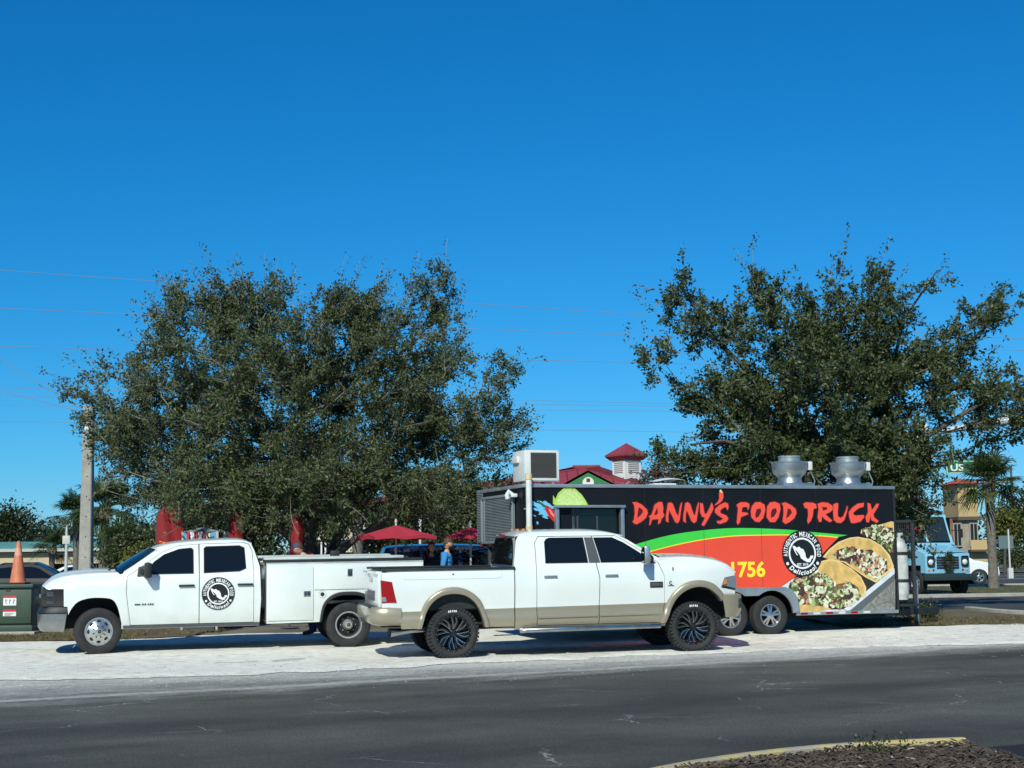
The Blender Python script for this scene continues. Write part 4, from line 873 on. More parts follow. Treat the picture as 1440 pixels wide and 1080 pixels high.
    FILL = [mat(n_, c_, .5, c2=d_, vscale=16) for n_, c_, d_ in (('print_onion', (.74, .76, .58), (.46, .50, .33)), ('print_lettuce', (.52, .62, .30), (.22, .33, .10)), ('print_herb', (.16, .22, .06), (.05, .08, .02)), ('print_meat', (.36, .17, .08), (.13, .05, .025)), ('print_meat_dark', (.09, .045, .03), (.03, .018, .012)), ('print_pink_meat', (.62, .34, .20), (.38, .16, .08)), ('print_cream_bit', (.84, .79, .62), (.60, .52, .36)))]
    def fill(poly, n, weights, h, size, seed):
        rn = random.Random(seed); P = [z8(*p) for p in poly]; xs = [p[0] for p in P]; zs = [p[1] for p in P]
        def ins(x, z):
            c = False
            for i in range(len(P)):
                (x0, z0), (x1, z1) = P[i-1], P[i]
                if (z0 > z) != (z1 > z) and x < (x1-x0)*(z-z0)/(z1-z0)+x0: c = not c
            return c
        m = MB(); k = 0; m.sheet([P], H(h-.0004), 4)
        while k < n:
            x, z = rn.uniform(min(xs), max(xs)), rn.uniform(min(zs), max(zs))
            if not ins(x, z): continue
            k += 1; r = size*rn.uniform(.5, 1.25); a0 = rn.uniform(0, 6.3); q = rn.uniform(.35, .9); nv = rn.choice((4, 5, 6))
            pts = []
            for j in range(nv):
                a = 2*math.pi*j/nv; u, v = r*math.cos(a)*rn.uniform(.8, 1.15), r*q*math.sin(a)*rn.uniform(.8, 1.15)
                pts.append((min(x + u*math.cos(a0) - v*math.sin(a0), TL-.02), z + u*math.sin(a0) + v*math.cos(a0)))
            m.sheet([pts], H(h + .000012*k), rn.choices(range(7), weights)[0])
        return m
    def shell(out, inn, h):
        m = MB(); O = [z8(*p) for p in out]; c = (sum(p[0] for p in O)/len(O), sum(p[1] for p in O)/len(O))
        m.sheet([O], H(h), 0); m.sheet([O + [((a-c[0])*.93+c[0], (b-c[1])*.93+c[1]) for a, b in O][::-1]], H(h+.0005), 1); return m
    shell([(1080,310),(1085,280),(1180,255),(1240,240),(1300,222),(1320,225),(1322,330),(1200,330)], None, .0056).build('taco_shell', [TORT, TORTL], T, smooth=0)
    fill([(1085,320),(1090,280),(1180,250),(1250,262),(1320,270),(1322,450),(1290,440),(1220,370),(1130,330)], 130, (2, 4, 3, 1, 3, 0, 2), .0064, .05, 1).build('taco_filling', FILL, T, smooth=0)
    shell([(805,480),(850,425),(920,370),(1000,340),(1060,333),(1150,350),(1230,395),(1290,465),(1320,545),(1318,565),(1190,665),(1120,630),(960,520),(860,500)], None, .0072).build('taco_shell', [TORT, TORTL], T, smooth=0)
    fill([(880,470),(900,435),(980,405),(1100,430),(1160,425),(1200,470),(1270,505),(1275,580),(1190,640),(1110,590),(1040,530),(940,505)], 230, (3, 1, 1, 3, 4, 4, 4), .0084, .058, 2).build('taco_filling', FILL, T, smooth=0)
    shell([(740,600),(790,510),(850,495),(920,510),(1010,560),(1080,620),(1120,700),(1115,750),(1030,800),(900,760),(760,660)], None, .0104).build('taco_shell', [TORT, TORTL], T, smooth=0)
    shell([(620,830),(700,822),(800,835),(870,855),(780,872),(640,872)], None, .0104).build('taco_shell', [TORT, TORTL], T, smooth=0)
    fill([(560,700),(600,640),(700,615),(760,590),(840,620),(900,680),(1000,660),(1060,700),(1080,760),(1000,830),(900,850),(800,830),(640,820),(600,770)], 420, (3, 5, 3, 3, 4, 1, 3), .0116, .062, 5).build('taco_filling', FILL, T, smooth=0)
    em = round_emblem(lambda a, b, h: (a, -(.0150 + h), b), 5.725, 1.645, .445, T, rim=False)
    # rear porch: louvred panel above, open below
    GREYSID = mat('grey_siding', (.18, .20, .21), .5, var=.15, vscale=3)
    m = MB(); m.box((.0, TW/2, 2.40), (.04, TW-.06, .98)); ew = m.build('end_wall', SIDEBLACK, T)
    m = MB(); n = 30
    for k in range(n): m.add([(-.022, TW-.36, 1.93+k*.032), (-.040, TW-.36, 1.935+k*.032), (-.022, TW-.36, 1.96+k*.032), (-.022, TW-.02, 1.93+k*.032), (-.040, TW-.02, 1.935+k*.032), (-.022, TW-.02, 1.96+k*.032)], [(0,3,4,1), (1,4,5,2), (0,1,2), (3,5,4)])
    m.build('siding', GREYSID, ew)
    m = MB(); a0, a1, zl, zh = .42, TW-.40, 1.90, 2.80
    m.box((-.05, (a0+a1)/2, (zl+zh)/2), (.03, a1-a0, zh-zl)); n = 27
    for k in range(n):
        z = zl+.06+k*(zh-zl-.12)/n
        m.add([(-.066, a0+.06, z), (-.085, a0+.06, z+.006), (-.066, a0+.06, z+.028), (-.066, a1-.10, z), (-.085, a1-.10, z+.006), (-.066, a1-.10, z+.028)], [(0,3,4,1), (1,4,5,2), (0,1,2), (3,5,4)])
    lv = m.build('louvre_shutter', GREYSID, ew)
    m = MB()
    for c, d in (((-.075, a0+.03, (zl+zh)/2), (.04, .06, zh-zl)), ((-.075, a1-.03, (zl+zh)/2), (.04, .06, zh-zl)), ((-.075, a1-.20, (zl+zh)/2), (.03, .04, zh-zl-.1)), ((-.075, (a0+a1)/2, zl+.025), (.04, a1-a0, .05)), ((-.075, (a0+a1)/2, zh-.025), (.04, a1-a0, .05))): m.bbox(c, d, .005)
    m.build('shutter_frame', mat('frame_grey', (.27, .31, .32), .45, metal=.3), lv)
    for y in (2.28, 1.75):
        m = MB(); m.bbox((-.03, y, 1.875), (.05, .20, .06), .012); m.build('marker_light', REDLENS, T)
    for y in (.05, 2.0):
        m = MB(); m.box((.02, y, 1.47), (.06, .07, .92)); m.build('porch_post', GREYPL, T)
    m = MB(); m.box((.02, TW/2, 1.04), (.05, TW, .08)); m.build('porch_sill', GREYPL, T)
    m = MB(); m.box((.47, .03, 1.95), (.9, .03, 1.90)); m.build('porch_side_wall', SIDEBLACK, T)
    m = MB(); m.tube([(-.10, .33, 2.76), (-.19, .33, 2.83), (-.22, .33, 2.76), (-.20, .33, 2.70)], .045, 10); m.bbox((-.09, .33, 2.76), (.12, .12, .07), .02); m.build('vent_hood', mat('vent_white', (.68, .72, .70), .45), T)
    # white pipe up the corner
    m = MB(); m.tube([(.05, -.10, 1.1), (.05, -.10, 3.12)], .055, 14)
    pp = m.build('vent_pipe', mat('pvc_white', (.66, .67, .62), .5, var=.1, vscale=5), T)
    for z in (3.08, 2.13):
        m = MB(); m.lathe([(.056, -.05), (.064, -.05), (.064, .06), (.050, .062)], 16, 'z', c=(.05, -.10, z)); m.build('pipe_coupling', mat('pvc_yellowed', (.62, .52, .28), .55), pp)
    for z in (1.5, 2.5):
        m = MB(); m.box((.05, -.04, z), (.14, .08, .03)); m.build('pipe_strap', GALV, pp)
    # air conditioner on the roof
    AX = (.37, .36)
    m = MB(); m.bbox((AX[0], AX[1], 3.30), (.68, .62, .56), .015); ac = m.build('air_conditioner', mat('ac_white', (.66, .67, .64), .45, var=.06, vscale=4), T)
    m = MB(); m.box((AX[0]+.03, AX[1]-.313, 3.305), (.50, .012, .46)); m.build('condenser_coil', mat('coil_dark', (.055, .05, .045), .7), ac)
    m = MB()
    for k in range(22): m.box((AX[0]+.03, AX[1]-.322, 3.085+k*.02), (.50, .008, .007))
    m.build('coil_fins', mat('fin_grey', (.12, .11, .10), .5, metal=.4), ac)
    for dx_ in (-.22, .22):
        for dy_ in (-.26, .24):
            m = MB(); m.box((AX[0]+dx_, AX[1]+dy_, 2.985), (.05, .05, .08)); m.build('ac_foot', GALV, ac)
    m = MB(); m.box((AX[0], AX[1]-.28, 3.01), (.7, .03, .02)); m.build('ac_rail', GALV, ac)
    m = MB(); m.bbox((AX[0]-.365, AX[1]+.1, 3.42), (.05, .3, .12), .01); m.build('service_cover', mat('ac_white', (1, 1, 1)), ac)
    m = MB(); m.tube([(AX[0]-.3, AX[1]+.2, 3.57), (AX[0]-.28, AX[1]+.2, 3.66), (AX[0]-.2, AX[1]+.25, 3.68), (AX[0]-.15, AX[1]+.3, 3.58)], .012, 6); m.build('refrigerant_hose', BLACK, ac)
    # two upblast exhaust fans
    for fx in (5.95, 7.30):
        fy = .75; z0 = 2.955; q_ = .86
        m = MB(); m.bbox((fx, fy, z0+.045*q_), (.66, .66, .08), .01); m.lathe([(.36*q_, z0+.09*q_), (.30*q_, z0+.10*q_), (.275*q_, z0+.16*q_), (.27*q_, z0+.22*q_), (.30*q_, z0+.26*q_), (.38*q_, z0+.33*q_), (.405*q_, z0+.42*q_), (.41*q_, z0+.56*q_), (.43*q_, z0+.575*q_), (.43*q_, z0+.595*q_), (.30*q_, z0+.60*q_)], 36, c=(fx, fy, 0)); fan = m.build('exhaust_fan', mat('spun_aluminium', (.47, .49, .49), .36, metal=.85, var=.18, vscale=4), T, smooth=40)
        m = MB(); m.lathe([(.26*q_, z0+.58*q_), (.265*q_, z0+.62*q_), (.25*q_, z0+.625*q_), (.25*q_, z0+.69*q_), (.262*q_, z0+.695*q_), (.262*q_, z0+.72*q_), (.24*q_, z0+.735*q_), (.0005*q_, z0+.745*q_)], 32, c=(fx, fy, 0)); m.build('motor_cover', GALV, fan, smooth=40)
        m = MB(); m.bbox((fx+.445*q_, fy-.12, z0+.50*q_), (.09, .10, .17), .012); sw = m.build('switch_box', mat('ac_white', (1, 1, 1)), fan)
        m = MB(); m.tube([(fx+.45*q_, fy-.12, z0+.42*q_), (fx+.52*q_, fy-.12, z0+.28*q_), (fx+.58*q_, fy-.12, z0+.15*q_), (fx+.55*q_, fy-.1, z0+.02*q_), (fx+.45*q_, fy-.1, z0+.01*q_)], .013, 8); m.build('conduit', GALV, sw)
        m = MB()
        for sx in (-1, 1):
            for sy_ in (-1, 1): m.box((fx+sx*.28, fy+sy_*.28, z0+.10*q_), (.06, .06, .02))
        m.build('base_clip', GALV, fan)
    m = MB(); m.bbox((3.12, .8, 2.985), (.46, .46, .06), .015); m.grid(lambda u, v: (3.12 + (v-.35)*.62, .8 + u*.26, 3.02 + .11*math.sin(math.pi*min(1, v*1.0)*.62+.35)*(1-.35*u*u)), fr(-1, 1, 9), fr(0, 1, 9)); m.build('roof_vent', mat('vent_white', (1, 1, 1)), T)
    # tongue, propane cylinder and cage at the front
    m = MB(); m.box((8.65, .75, Zb-.06), (1.7, .10, .12), rot=Matrix.Rotation(.30, 3, 'Z')); m.box((8.65, TW-.75, Zb-.06), (1.7, .10, .12), rot=Matrix.Rotation(-.30, 3, 'Z')); m.box((9.5, TW/2, Zb-.06), (.4, .12, .12)); m.box((8.15, TW/2-.5, .60), (.5, TW-1.0, .05)); m.build('tongue', BLACK, T)
    m = MB(); m.tube([(9.2, TW/2, .12), (9.2, TW/2, 1.0)], .04, 10); m.lathe([(.0005, .10), (.12, .10), (.12, .13), (.0005, .14)], 12, c=(9.2, TW/2, 0)); m.build('jack', GALV, T)
    m = MB(); m.box((8.10, .32, .68), (.42, .42, .04)); m.box((8.06, .16, .58), (.05, .05, .2)); m.box((7.95, .45, .58), (.05, .05, .2)); m.build('tank_shelf', BLACK, T)
    cx, cy = 8.06, .22
    m = MB(); m.lathe([(.0005, .72), (.13, .70), (.16, .705), (.16, .77), (.172, .79), (.182, .84), (.182, 1.72), (.17, 1.79), (.13, 1.85), (.075, 1.88), (.0005, 1.885)], 28, c=(cx, cy, 0)); tk = m.build('propane_cylinder', mat('tank_white', (.50, .51, .48), .5, var=.25, vscale=6, bump=.1), T, smooth=50)
    m = MB(); m.lathe([(.11, 1.85), (.115, 2.03), (.108, 2.03), (.104, 1.85)], 20, c=(cx, cy, 0)); m.build('tank_collar', mat('tank_white', (1, 1, 1)), tk)
    m = MB(); m.bbox((cx+.02, cy-.05, 1.95), (.06, .14, .06), .012); m.build('tank_valve', BLACK, tk)
    for z in (1.08, 1.62):
        m = MB(); m.lathe([(.184, -.03), (.192, -.03), (.192, .03), (.184, .03)], 28, c=(cx, cy, z)); m.box((cx+.2, cy, z), (.14, .04, .05)); m.build('tank_strap', BLACK, tk)
    m = MB()
    for (x, y) in ((8.34, .12), (8.34, 1.2), (7.92, 1.2)): m.box((x, y, 1.45), (.07, .05, 1.66))
    for z in (2.25, 1.62, 1.08): m.box((8.34, .66, z), (.05, 1.0, .05))
    m.box((8.12, .12, 2.26), (.5, .05, .05)); m.build('tank_cage', mat('cage_dark', (.03, .035, .037), .5), T)
    m = MB()
    for k in range(9): m.box((7.94+k*.045, .12, 2.10), (.008, .008, .30))
    for k in range(7): m.box((8.13, .125, 1.97+k*.05), (.40, .008, .008))
    m.build('cage_mesh', mat('cage_dark', (1, 1, 1)), T)
    return T
# ---------------------------------------------------------------- ground, road, lot
EA, EB = Vector((-6.0, 18.0)), Vector((8.87, 26.6))      # two points of the road edge
ED = (EB - EA).normalized(); EN = Vector((-ED.y, ED.x))
def hsh(*k):
    random_ = math.sin(sum((i + 1) * 12.9898 * v for i, v in enumerate(k))) * 43758.5453
    return random_ - math.floor(random_)
def vnoise(x, y):
    xi, yi = math.floor(x), math.floor(y); fx, fy = x - xi, y - yi
    fx, fy = fx*fx*(3-2*fx), fy*fy*(3-2*fy)
    a, b, c, d = hsh(xi, yi), hsh(xi+1, yi), hsh(xi, yi+1), hsh(xi+1, yi+1)
    return a + (b-a)*fx + (c-a)*fy + (a-b-c+d)*fx*fy
def surf_mat(name, stops, scale, rough=0.9, bump=0.4, bscale=40, extra=None, dist=0.02):
    m = bpy.data.materials.new(name); m.use_nodes = True; nt = m.node_tree; b = nt.nodes['Principled BSDF']
    b.inputs['Roughness'].default_value = rough; b.inputs['Specular IOR Level'].default_value = 0.25
    tc = nt.nodes.new('ShaderNodeTexCoord')
    n1 = nt.nodes.new('ShaderNodeTexNoise'); n1.inputs['Scale'].default_value = scale; n1.inputs['Detail'].default_value = 9; n1.inputs['Roughness'].default_value = 0.62
    nt.links.new(tc.outputs['Object'], n1.inputs['Vector'])
    r = nt.nodes.new('ShaderNodeValToRGB')
    while len(r.color_ramp.elements) < len(stops): r.color_ramp.elements.new(0.5)
    for e, (p, c) in zip(r.color_ramp.elements, stops): e.position = p; e.color = (*c, 1)
    nt.links.new(n1.outputs['Fac'], r.inputs[0])
    n2 = nt.nodes.new('ShaderNodeTexNoise'); n2.inputs['Scale'].default_value = bscale; n2.inputs['Detail'].default_value = 8; n2.inputs['Roughness'].default_value = 0.7
    nt.links.new(tc.outputs['Object'], n2.inputs['Vector'])
    mx = nt.nodes.new('ShaderNodeMixRGB'); mx.blend_type = 'OVERLAY'; mx.inputs[0].default_value = 0.55
    nt.links.new(r.outputs[0], mx.inputs[1]); nt.links.new(n2.outputs['Fac'], mx.inputs[2])
    last = mx.outputs[0]
    if extra: last = extra(nt, tc, last)
    nt.links.new(last, b.inputs['Base Color'])
    bp = nt.nodes.new('ShaderNodeBump'); bp.inputs['Strength'].default_value = bump; bp.inputs['Distance'].default_value = dist
    nt.links.new(n2.outputs['Fac'], bp.inputs['Height']); nt.links.new(bp.outputs[0], b.inputs['Normal'])
    return m
def N(nt, t, **kw):
    n = nt.nodes.new(t)
    for k, v in kw.items():
        if k in ('op', 'operation'): n.operation = v
        else: n.inputs[k].default_value = v
    return n
def math_(nt, op, a, b=None, clamp=False):
    n = nt.nodes.new('ShaderNodeMath'); n.operation = op; n.use_clamp = clamp
    for i, v in enumerate((a, b)):
        if v is None: continue
        if hasattr(v, 'is_output'): nt.links.new(v, n.inputs[i])
        else: n.inputs[i].default_value = v
    return n.outputs[0]
def st_b(nt, mp):
    s_ = nt.nodes.new('ShaderNodeMapping'); nt.links.new(mp.outputs[0], s_.inputs[0]); s_.inputs['Scale'].default_value = (.45, 1.3, 1); return s_.outputs[0]
def asphalt_extra(nt, tc, last):
    # distance from the road edge drives shell dust; long worn streaks run along the road; fine pale cracks
    mp = nt.nodes.new('ShaderNodeMapping'); nt.links.new(tc.outputs['Object'], mp.inputs[0])
    mp.vector_type = 'TEXTURE'; mp.inputs['Rotation'].default_value = (0, 0, math.atan2(ED.y, ED.x)); mp.inputs['Location'].default_value = (EA.x, EA.y, 0)
    sep = nt.nodes.new('ShaderNodeSeparateXYZ'); nt.links.new(mp.outputs[0], sep.inputs[0])
    # streaks
    st = nt.nodes.new('ShaderNodeMapping'); nt.links.new(mp.outputs[0], st.inputs[0]); st.inputs['Scale'].default_value = (.10, 1.1, 1)
    ns = N(nt, 'ShaderNodeTexNoise', Scale=1.3, Detail=7.0, Roughness=.6); nt.links.new(st.outputs[0], ns.inputs['Vector'])
    rs = nt.nodes.new('ShaderNodeValToRGB'); rs.color_ramp.elements[0].position = .30; rs.color_ramp.elements[0].color = (.87, .87, .87, 1); rs.color_ramp.elements[1].position = .70; rs.color_ramp.elements[1].color = (1.12, 1.12, 1.12, 1)
    nt.links.new(ns.outputs['Fac'], rs.inputs[0])
    m1 = nt.nodes.new('ShaderNodeMixRGB'); m1.blend_type = 'MULTIPLY'; m1.inputs[0].default_value = 1; nt.links.new(last, m1.inputs[1]); nt.links.new(rs.outputs[0], m1.inputs[2])
    # broad worn and oil-darkened areas, coarse aggregate
    nb = N(nt, 'ShaderNodeTexNoise', Scale=.28, Detail=4.0, Roughness=.5); nt.links.new(st_b(nt, mp), nb.inputs['Vector'])
    na = N(nt, 'ShaderNodeTexNoise', Scale=42.0, Detail=4.0, Roughness=.6); nt.links.new(tc.outputs['Object'], na.inputs['Vector'])
    for src_, lo_, hi_, p0_, p1_ in ((nb, .66, 1.28, .38, .62), (na, .62, 1.45, .36, .66)):
        rb = nt.nodes.new('ShaderNodeValToRGB'); rb.color_ramp.elements[0].position = p0_; rb.color_ramp.elements[0].color = (lo_, lo_, lo_, 1); rb.color_ramp.elements[1].position = p1_; rb.color_ramp.elements[1].color = (hi_, hi_, hi_*.97, 1)
        nt.links.new(src_.outputs['Fac'], rb.inputs[0]); mm = nt.nodes.new('ShaderNodeMixRGB'); mm.blend_type = 'MULTIPLY'; mm.inputs[0].default_value = 1
        nt.links.new(m1.outputs[0], mm.inputs[1]); nt.links.new(rb.outputs[0], mm.inputs[2]); m1 = mm
    # dust
    st2 = nt.nodes.new('ShaderNodeMapping'); nt.links.new(mp.outputs[0], st2.inputs[0]); st2.inputs['Scale'].default_value = (.38, 1.0, 1)
    nd = N(nt, 'ShaderNodeTexNoise', Scale=1.1, Detail=10.0, Roughness=.72); nt.links.new(st2.outputs[0], nd.inputs['Vector'])
    nf = N(nt, 'ShaderNodeTexNoise', Scale=9.0, Detail=9.0, Roughness=.8); nt.links.new(tc.outputs['Object'], nf.inputs['Vector'])
    te = math_(nt, 'MAXIMUM', math_(nt, 'ADD', math_(nt, 'MULTIPLY', sep.outputs['X'], -.19), 4.7), .7)   # where the shell itself begins
    d = math_(nt, 'DIVIDE', math_(nt, 'ADD', sep.outputs['Y'], .6), te)
    d = math_(nt, 'ADD', d, math_(nt, 'MULTIPLY', math_(nt, 'SUBTRACT', nd.outputs['Fac'], .5), 1.5))
    d = math_(nt, 'MULTIPLY', d, 1.15, True)
    bn = math_(nt, 'ADD', sep.outputs['Y'], math_(nt, 'ADD', math_(nt, 'MULTIPLY', nd.outputs['Fac'], 1.4), -1.0))      # a ridge of thrown shell along the wheel track
    bn = math_(nt, 'MULTIPLY', math_(nt, 'SUBTRACT', .42, math_(nt, 'ABSOLUTE', bn)), 1.9, True)
    d = math_(nt, 'MAXIMUM', d, bn)
    g = math_(nt, 'ADD', math_(nt, 'MULTIPLY', math_(nt, 'SUBTRACT', nf.outputs['Fac'], .5), 4.2), .92, True)
    d = math_(nt, 'MULTIPLY', d, g)
    m2 = nt.nodes.new('ShaderNodeMixRGB'); m2.inputs[2].default_value = (.60, .59, .54, 1); nt.links.new(m1.outputs[0], m2.inputs[1]); nt.links.new(math_(nt, 'MULTIPLY', d, .95), m2.inputs[0])
    # cracks
    dn = N(nt, 'ShaderNodeTexNoise', Scale=2.2, Detail=5.0); nt.links.new(tc.outputs['Object'], dn.inputs['Vector'])
    va = nt.nodes.new('ShaderNodeVectorMath'); va.operation = 'MULTIPLY_ADD'; va.inputs[1].default_value = (.55, .55, .55); nt.links.new(dn.outputs['Color'], va.inputs[0]); nt.links.new(tc.outputs['Object'], va.inputs[2])
    vo = nt.nodes.new('ShaderNodeTexVoronoi'); vo.feature = 'DISTANCE_TO_EDGE'; vo.inputs['Scale'].default_value = .55; nt.links.new(va.outputs[0], vo.inputs['Vector'])
    ck = math_(nt, 'LESS_THAN', vo.outputs['Distance'], .0042)
    nm = N(nt, 'ShaderNodeTexNoise', Scale=.75, Detail=3.0); nt.links.new(tc.outputs['Object'], nm.inputs['Vector'])
    ck = math_(nt, 'MULTIPLY', ck, math_(nt, 'MULTIPLY', math_(nt, 'SUBTRACT', nm.outputs['Fac'], .52), 9.0, True))
    m3 = nt.nodes.new('ShaderNodeMixRGB'); m3.inputs[2].default_value = (.42, .42, .39, 1); nt.links.new(m2.outputs[0], m3.inputs[1]); nt.links.new(math_(nt, 'MULTIPLY', ck, .62), m3.inputs[0])
    return m3.outputs[0]
ASPHALT = surf_mat('asphalt', [(.30, (.058, .058, .051)), (.70, (.094, .093, .082))], .8, .85, .6, 55, asphalt_extra, .010)
ASPHALT2 = surf_mat('asphalt_far', [(.30, (.045, .047, .048)), (.70, (.075, .077, .076))], .5, .9, .3, 60)
def sand_extra(nt, tc, last):
    n = N(nt, 'ShaderNodeTexNoise', Scale=.55, Detail=5.0, Roughness=.55); nt.links.new(tc.outputs['Object'], n.inputs['Vector'])
    f = math_(nt, 'MULTIPLY', math_(nt, 'SUBTRACT', n.outputs['Fac'], .57), 4.0, True)
    m = nt.nodes.new('ShaderNodeMixRGB'); m.inputs[2].default_value = (.30, .235, .18, 1); nt.links.new(last, m.inputs[1]); nt.links.new(math_(nt, 'MULTIPLY', f, .6), m.inputs[0])
    return m.outputs[0]
SAND = surf_mat('shell_sand', [(.30, (.58, .55, .46)), (.50, (.82, .79, .70)), (.72, (.89, .87, .79))], 4.5, .95, .9, 17, sand_extra, .03)
DIRT = surf_mat('verge_dirt', [(.30, (.085, .065, .04)), (.55, (.17, .135, .085)), (.75, (.13, .125, .055))], 2.2, .95, .8, 30, None, .03)
GRASSG = surf_mat('grass_ground', [(.30, (.05, .065, .02)), (.55, (.10, .105, .045)), (.75, (.16, .14, .075))], .9, .95, .6, 14, None, .03)
LOTMAT = surf_mat('lot_ground', [(.30, (.10, .09, .065)), (.55, (.17, .155, .12)), (.75, (.22, .205, .17))], .6, .95, .6, 16, None, .02)
CONC = surf_mat('concrete', [(.30, (.30, .285, .25)), (.70, (.42, .40, .36))], 2.5, .85, .4, 50, None, .006)
def build_ground():
    m = MB()
    xs = sorted(set([-1500, -700, -300, -150, -80, -50] + list(range(-40, 41, 4)) + [50, 80, 150, 300, 700, 1500]))
    ys = sorted(set([-60, -20, 0, 10, 16] + list(range(18, 44, 1)) + [50, 60, 80, 120, 200, 400, 900, 1500, 3000]))
    m.grid(lambda x, y: (x, y, tz(x, y) - .03), xs, ys); tag(m.build('ground', LOTMAT), kind='structure')
    # the road in front, following the sloping edge
    m = MB()
    m.grid(lambda s, t: (EA.x + ED.x*s + EN.x*t, EA.y + ED.y*s + EN.y*t, .0), fr(-40, 60, 26), fr(-40, 6.5, 24))
    # lift towards the lot where the road runs under the shell edge
    m.v = [(x, y, tz(x, y) - .004) for x, y, z in m.v]
    tag(m.build('road', ASPHALT), kind='structure')
    # the shell-sand lot
    m = MB(); ss = fr(-26, 30, 230); tt = [0, .12, .3, .6] + fr(1.0, 16, 40)
    def lot(t, s):
        back = itp(s, [-26, -3, 2, 8, 12, 16, 20, 30], [15.0, 13.6, 13.2, 11.4, 9.6, 7.2, 5.6, 5.0])
        edge = max(.75, 4.1 - .19*s) + .8*(vnoise(s*.35, 13) - .5) + .55*(vnoise(s*.5, 3) - .5) + .35*(vnoise(s*1.7, 9) - .5) + .35*(vnoise(s*3.5, 5)-.5) + .25*(vnoise(s*9, 7)-.5) - .25
        tb = min(t, 16.0)/16.0*(back + .9*(vnoise(s*.6, 20)-.5) + .3*(vnoise(s*2.5, 31)-.5) - edge) + edge
        x, y = EA.x + ED.x*s + EN.x*tb, EA.y + ED.y*s + EN.y*tb
        rim = min(1, t/.6)*min(1, (16.0 - t)/.5 + .05)
        z = tz(x, y) + .004 + rim*(.012 + .022*vnoise(x*1.4, y*1.4) + .010*vnoise(x*5, y*5))
        return (x, y, z - .02*min(1, t/3))
    m.grid(lot, tt, ss); tag(m.build('sand_lot', SAND, smooth=80), kind='structure')
    # weedy earth verges
    for nm, poly in (('verge', [(-22, 29.6), (-8.2, 30.3), (-6.5, 31.0), (-6.5, 36), (-22, 36)]), ('verge', [(6.6, 31.4), (8.5, 31.4), (10.3, 31.8), (13, 32.9), (17, 34.6), (20, 35.6), (20, 37), (11.8, 34.3), (11.2, 38), (6.2, 38)])):
        m = MB(); m.sheet([poly], lambda a, b: (a, b, tz(a, b) + .004)); o = m.build(nm, DIRT)
        bm = bmesh.new(); bm.from_mesh(o.data)
        for k in range(30): bmesh.ops.bisect_plane(bm, geom=bm.verts[:]+bm.edges[:]+bm.faces[:], plane_co=(0, 29+k*.35, 0), plane_no=(0, 1, 0))
        for v in bm.verts: v.co.z = tz(v.co.x, v.co.y) + .006 + .03*vnoise(v.co.x*2, v.co.y*2)
        bm.to_mesh(o.data); bm.free(); tag(o, kind='structure')
    # driveway, grass island and street at the right
    def strip(name, poly, mt, dz):
        m = MB(); m.sheet([poly], lambda a, b: (a, b, 0)); o = m.build(name, mt)
        bm = bmesh.new(); bm.from_mesh(o.data)
        for k in range(22): bmesh.ops.bisect_plane(bm, geom=bm.verts[:]+bm.edges[:]+bm.faces[:], plane_co=(0, 30+k*.7, 0), plane_no=(0, 1, 0))
        for v in bm.verts: v.co.z = tz(v.co.x, v.co.y) + dz
        bm.to_mesh(o.data); bm.free(); return tag(o, kind='structure')
    strip('driveway', [(11.4, 38), (11.9, 34.5), (20, 37.0), (40, 42), (40, 56), (9, 49), (8.5, 42)], ASPHALT2, -.008)
    strip('grass_island', [(8, 49.2), (40, 56.2), (40, 66), (13, 66), (9, 60)], GRASSG, .06)
    strip('street', [(5, 67), (90, 67), (150, 118), (5, 118)], ASPHALT2, .002)
    strip('pavement', [(5, 118.5), (150, 118.5), (150, 121), (5, 121)], CONC, .10)
    strip('roadside_grass', [(5, 121.2), (160, 121.2), (160, 160), (5, 160)], GRASSG, .05)
    strip('car_park', [(-120, 44), (2, 44), (2, 140), (-120, 140)], ASPHALT2, -.01)
    WP = mat('road_paint', (.62, .62, .60), .7, var=.2, vscale=3)
    for poly in ([(20.4, 76), (23.6, 70.5), (24.3, 70.5), (21.6, 76)], [(25.5, 70.3), (27.0, 68.3), (27.6, 68.3), (26.4, 70.3)], [(14, 78), (22, 78), (22, 78.7), (14, 78.7)], [(14, 71), (22.5, 71), (22.5, 71.5), (14, 71.5)], [(26, 88), (60, 88), (60, 88.6), (26, 88.6)], [(26, 100), (60, 100), (60, 100.6), (26, 100.6)]):
        m = MB(); m.sheet([poly], lambda a, b: (a, b, tz(a, b) + .008)); tag(m.build('road_marking', WP), kind='structure')
    # kerbs
    def kerb(name, pts, w, h, mt, label=None):
        m = MB(); P = [Vector(p) for p in pts]
        V = []
        for i, p in enumerate(P):
            t = (P[min(i+1, len(P)-1)] - P[max(i-1, 0)]).normalized(); n = Vector((-t.y, t.x)); z = tz(p.x, p.y)
            for d, hh in ((-w/2, -.05), (-w/2, h-.015), (-w/2+.02, h), (w/2-.02, h), (w/2, h-.015), (w/2, -.05)): V.append((p.x+n.x*d, p.y+n.y*d, z+hh))
        F = [(i*6+k, i*6+k+1, (i+1)*6+k+1, (i+1)*6+k) for i in range(len(P)-1) for k in range(5)] + [tuple(range(6))[::-1], tuple((len(P)-1)*6+k for k in range(6))]
        m.add(V, F); return tag(m.build(name, mt, smooth=25), kind='structure')
    kerb('kerb', curve_pts([(11.0, 37.6), (11.05, 36.0), (11.5, 34.8), (12.6, 34.0), (14, 33.9)], 5), .22, .10, CONC)
    kerb('kerb', [(8, 49.0), (40, 56.0)], .18, .10, CONC)
    kerb('kerb', [(5, 66.5), (90, 66.5)], .25, .12, CONC)
    # planted median with yellow painted kerb near the camera
    YK = surf_mat('yellow_kerb_paint', [(.38, (.33, .30, .24)), (.52, (.46, .38, .19)), (.70, (.50, .36, .10))], 3.5, .8, .4, 50, None, .006)
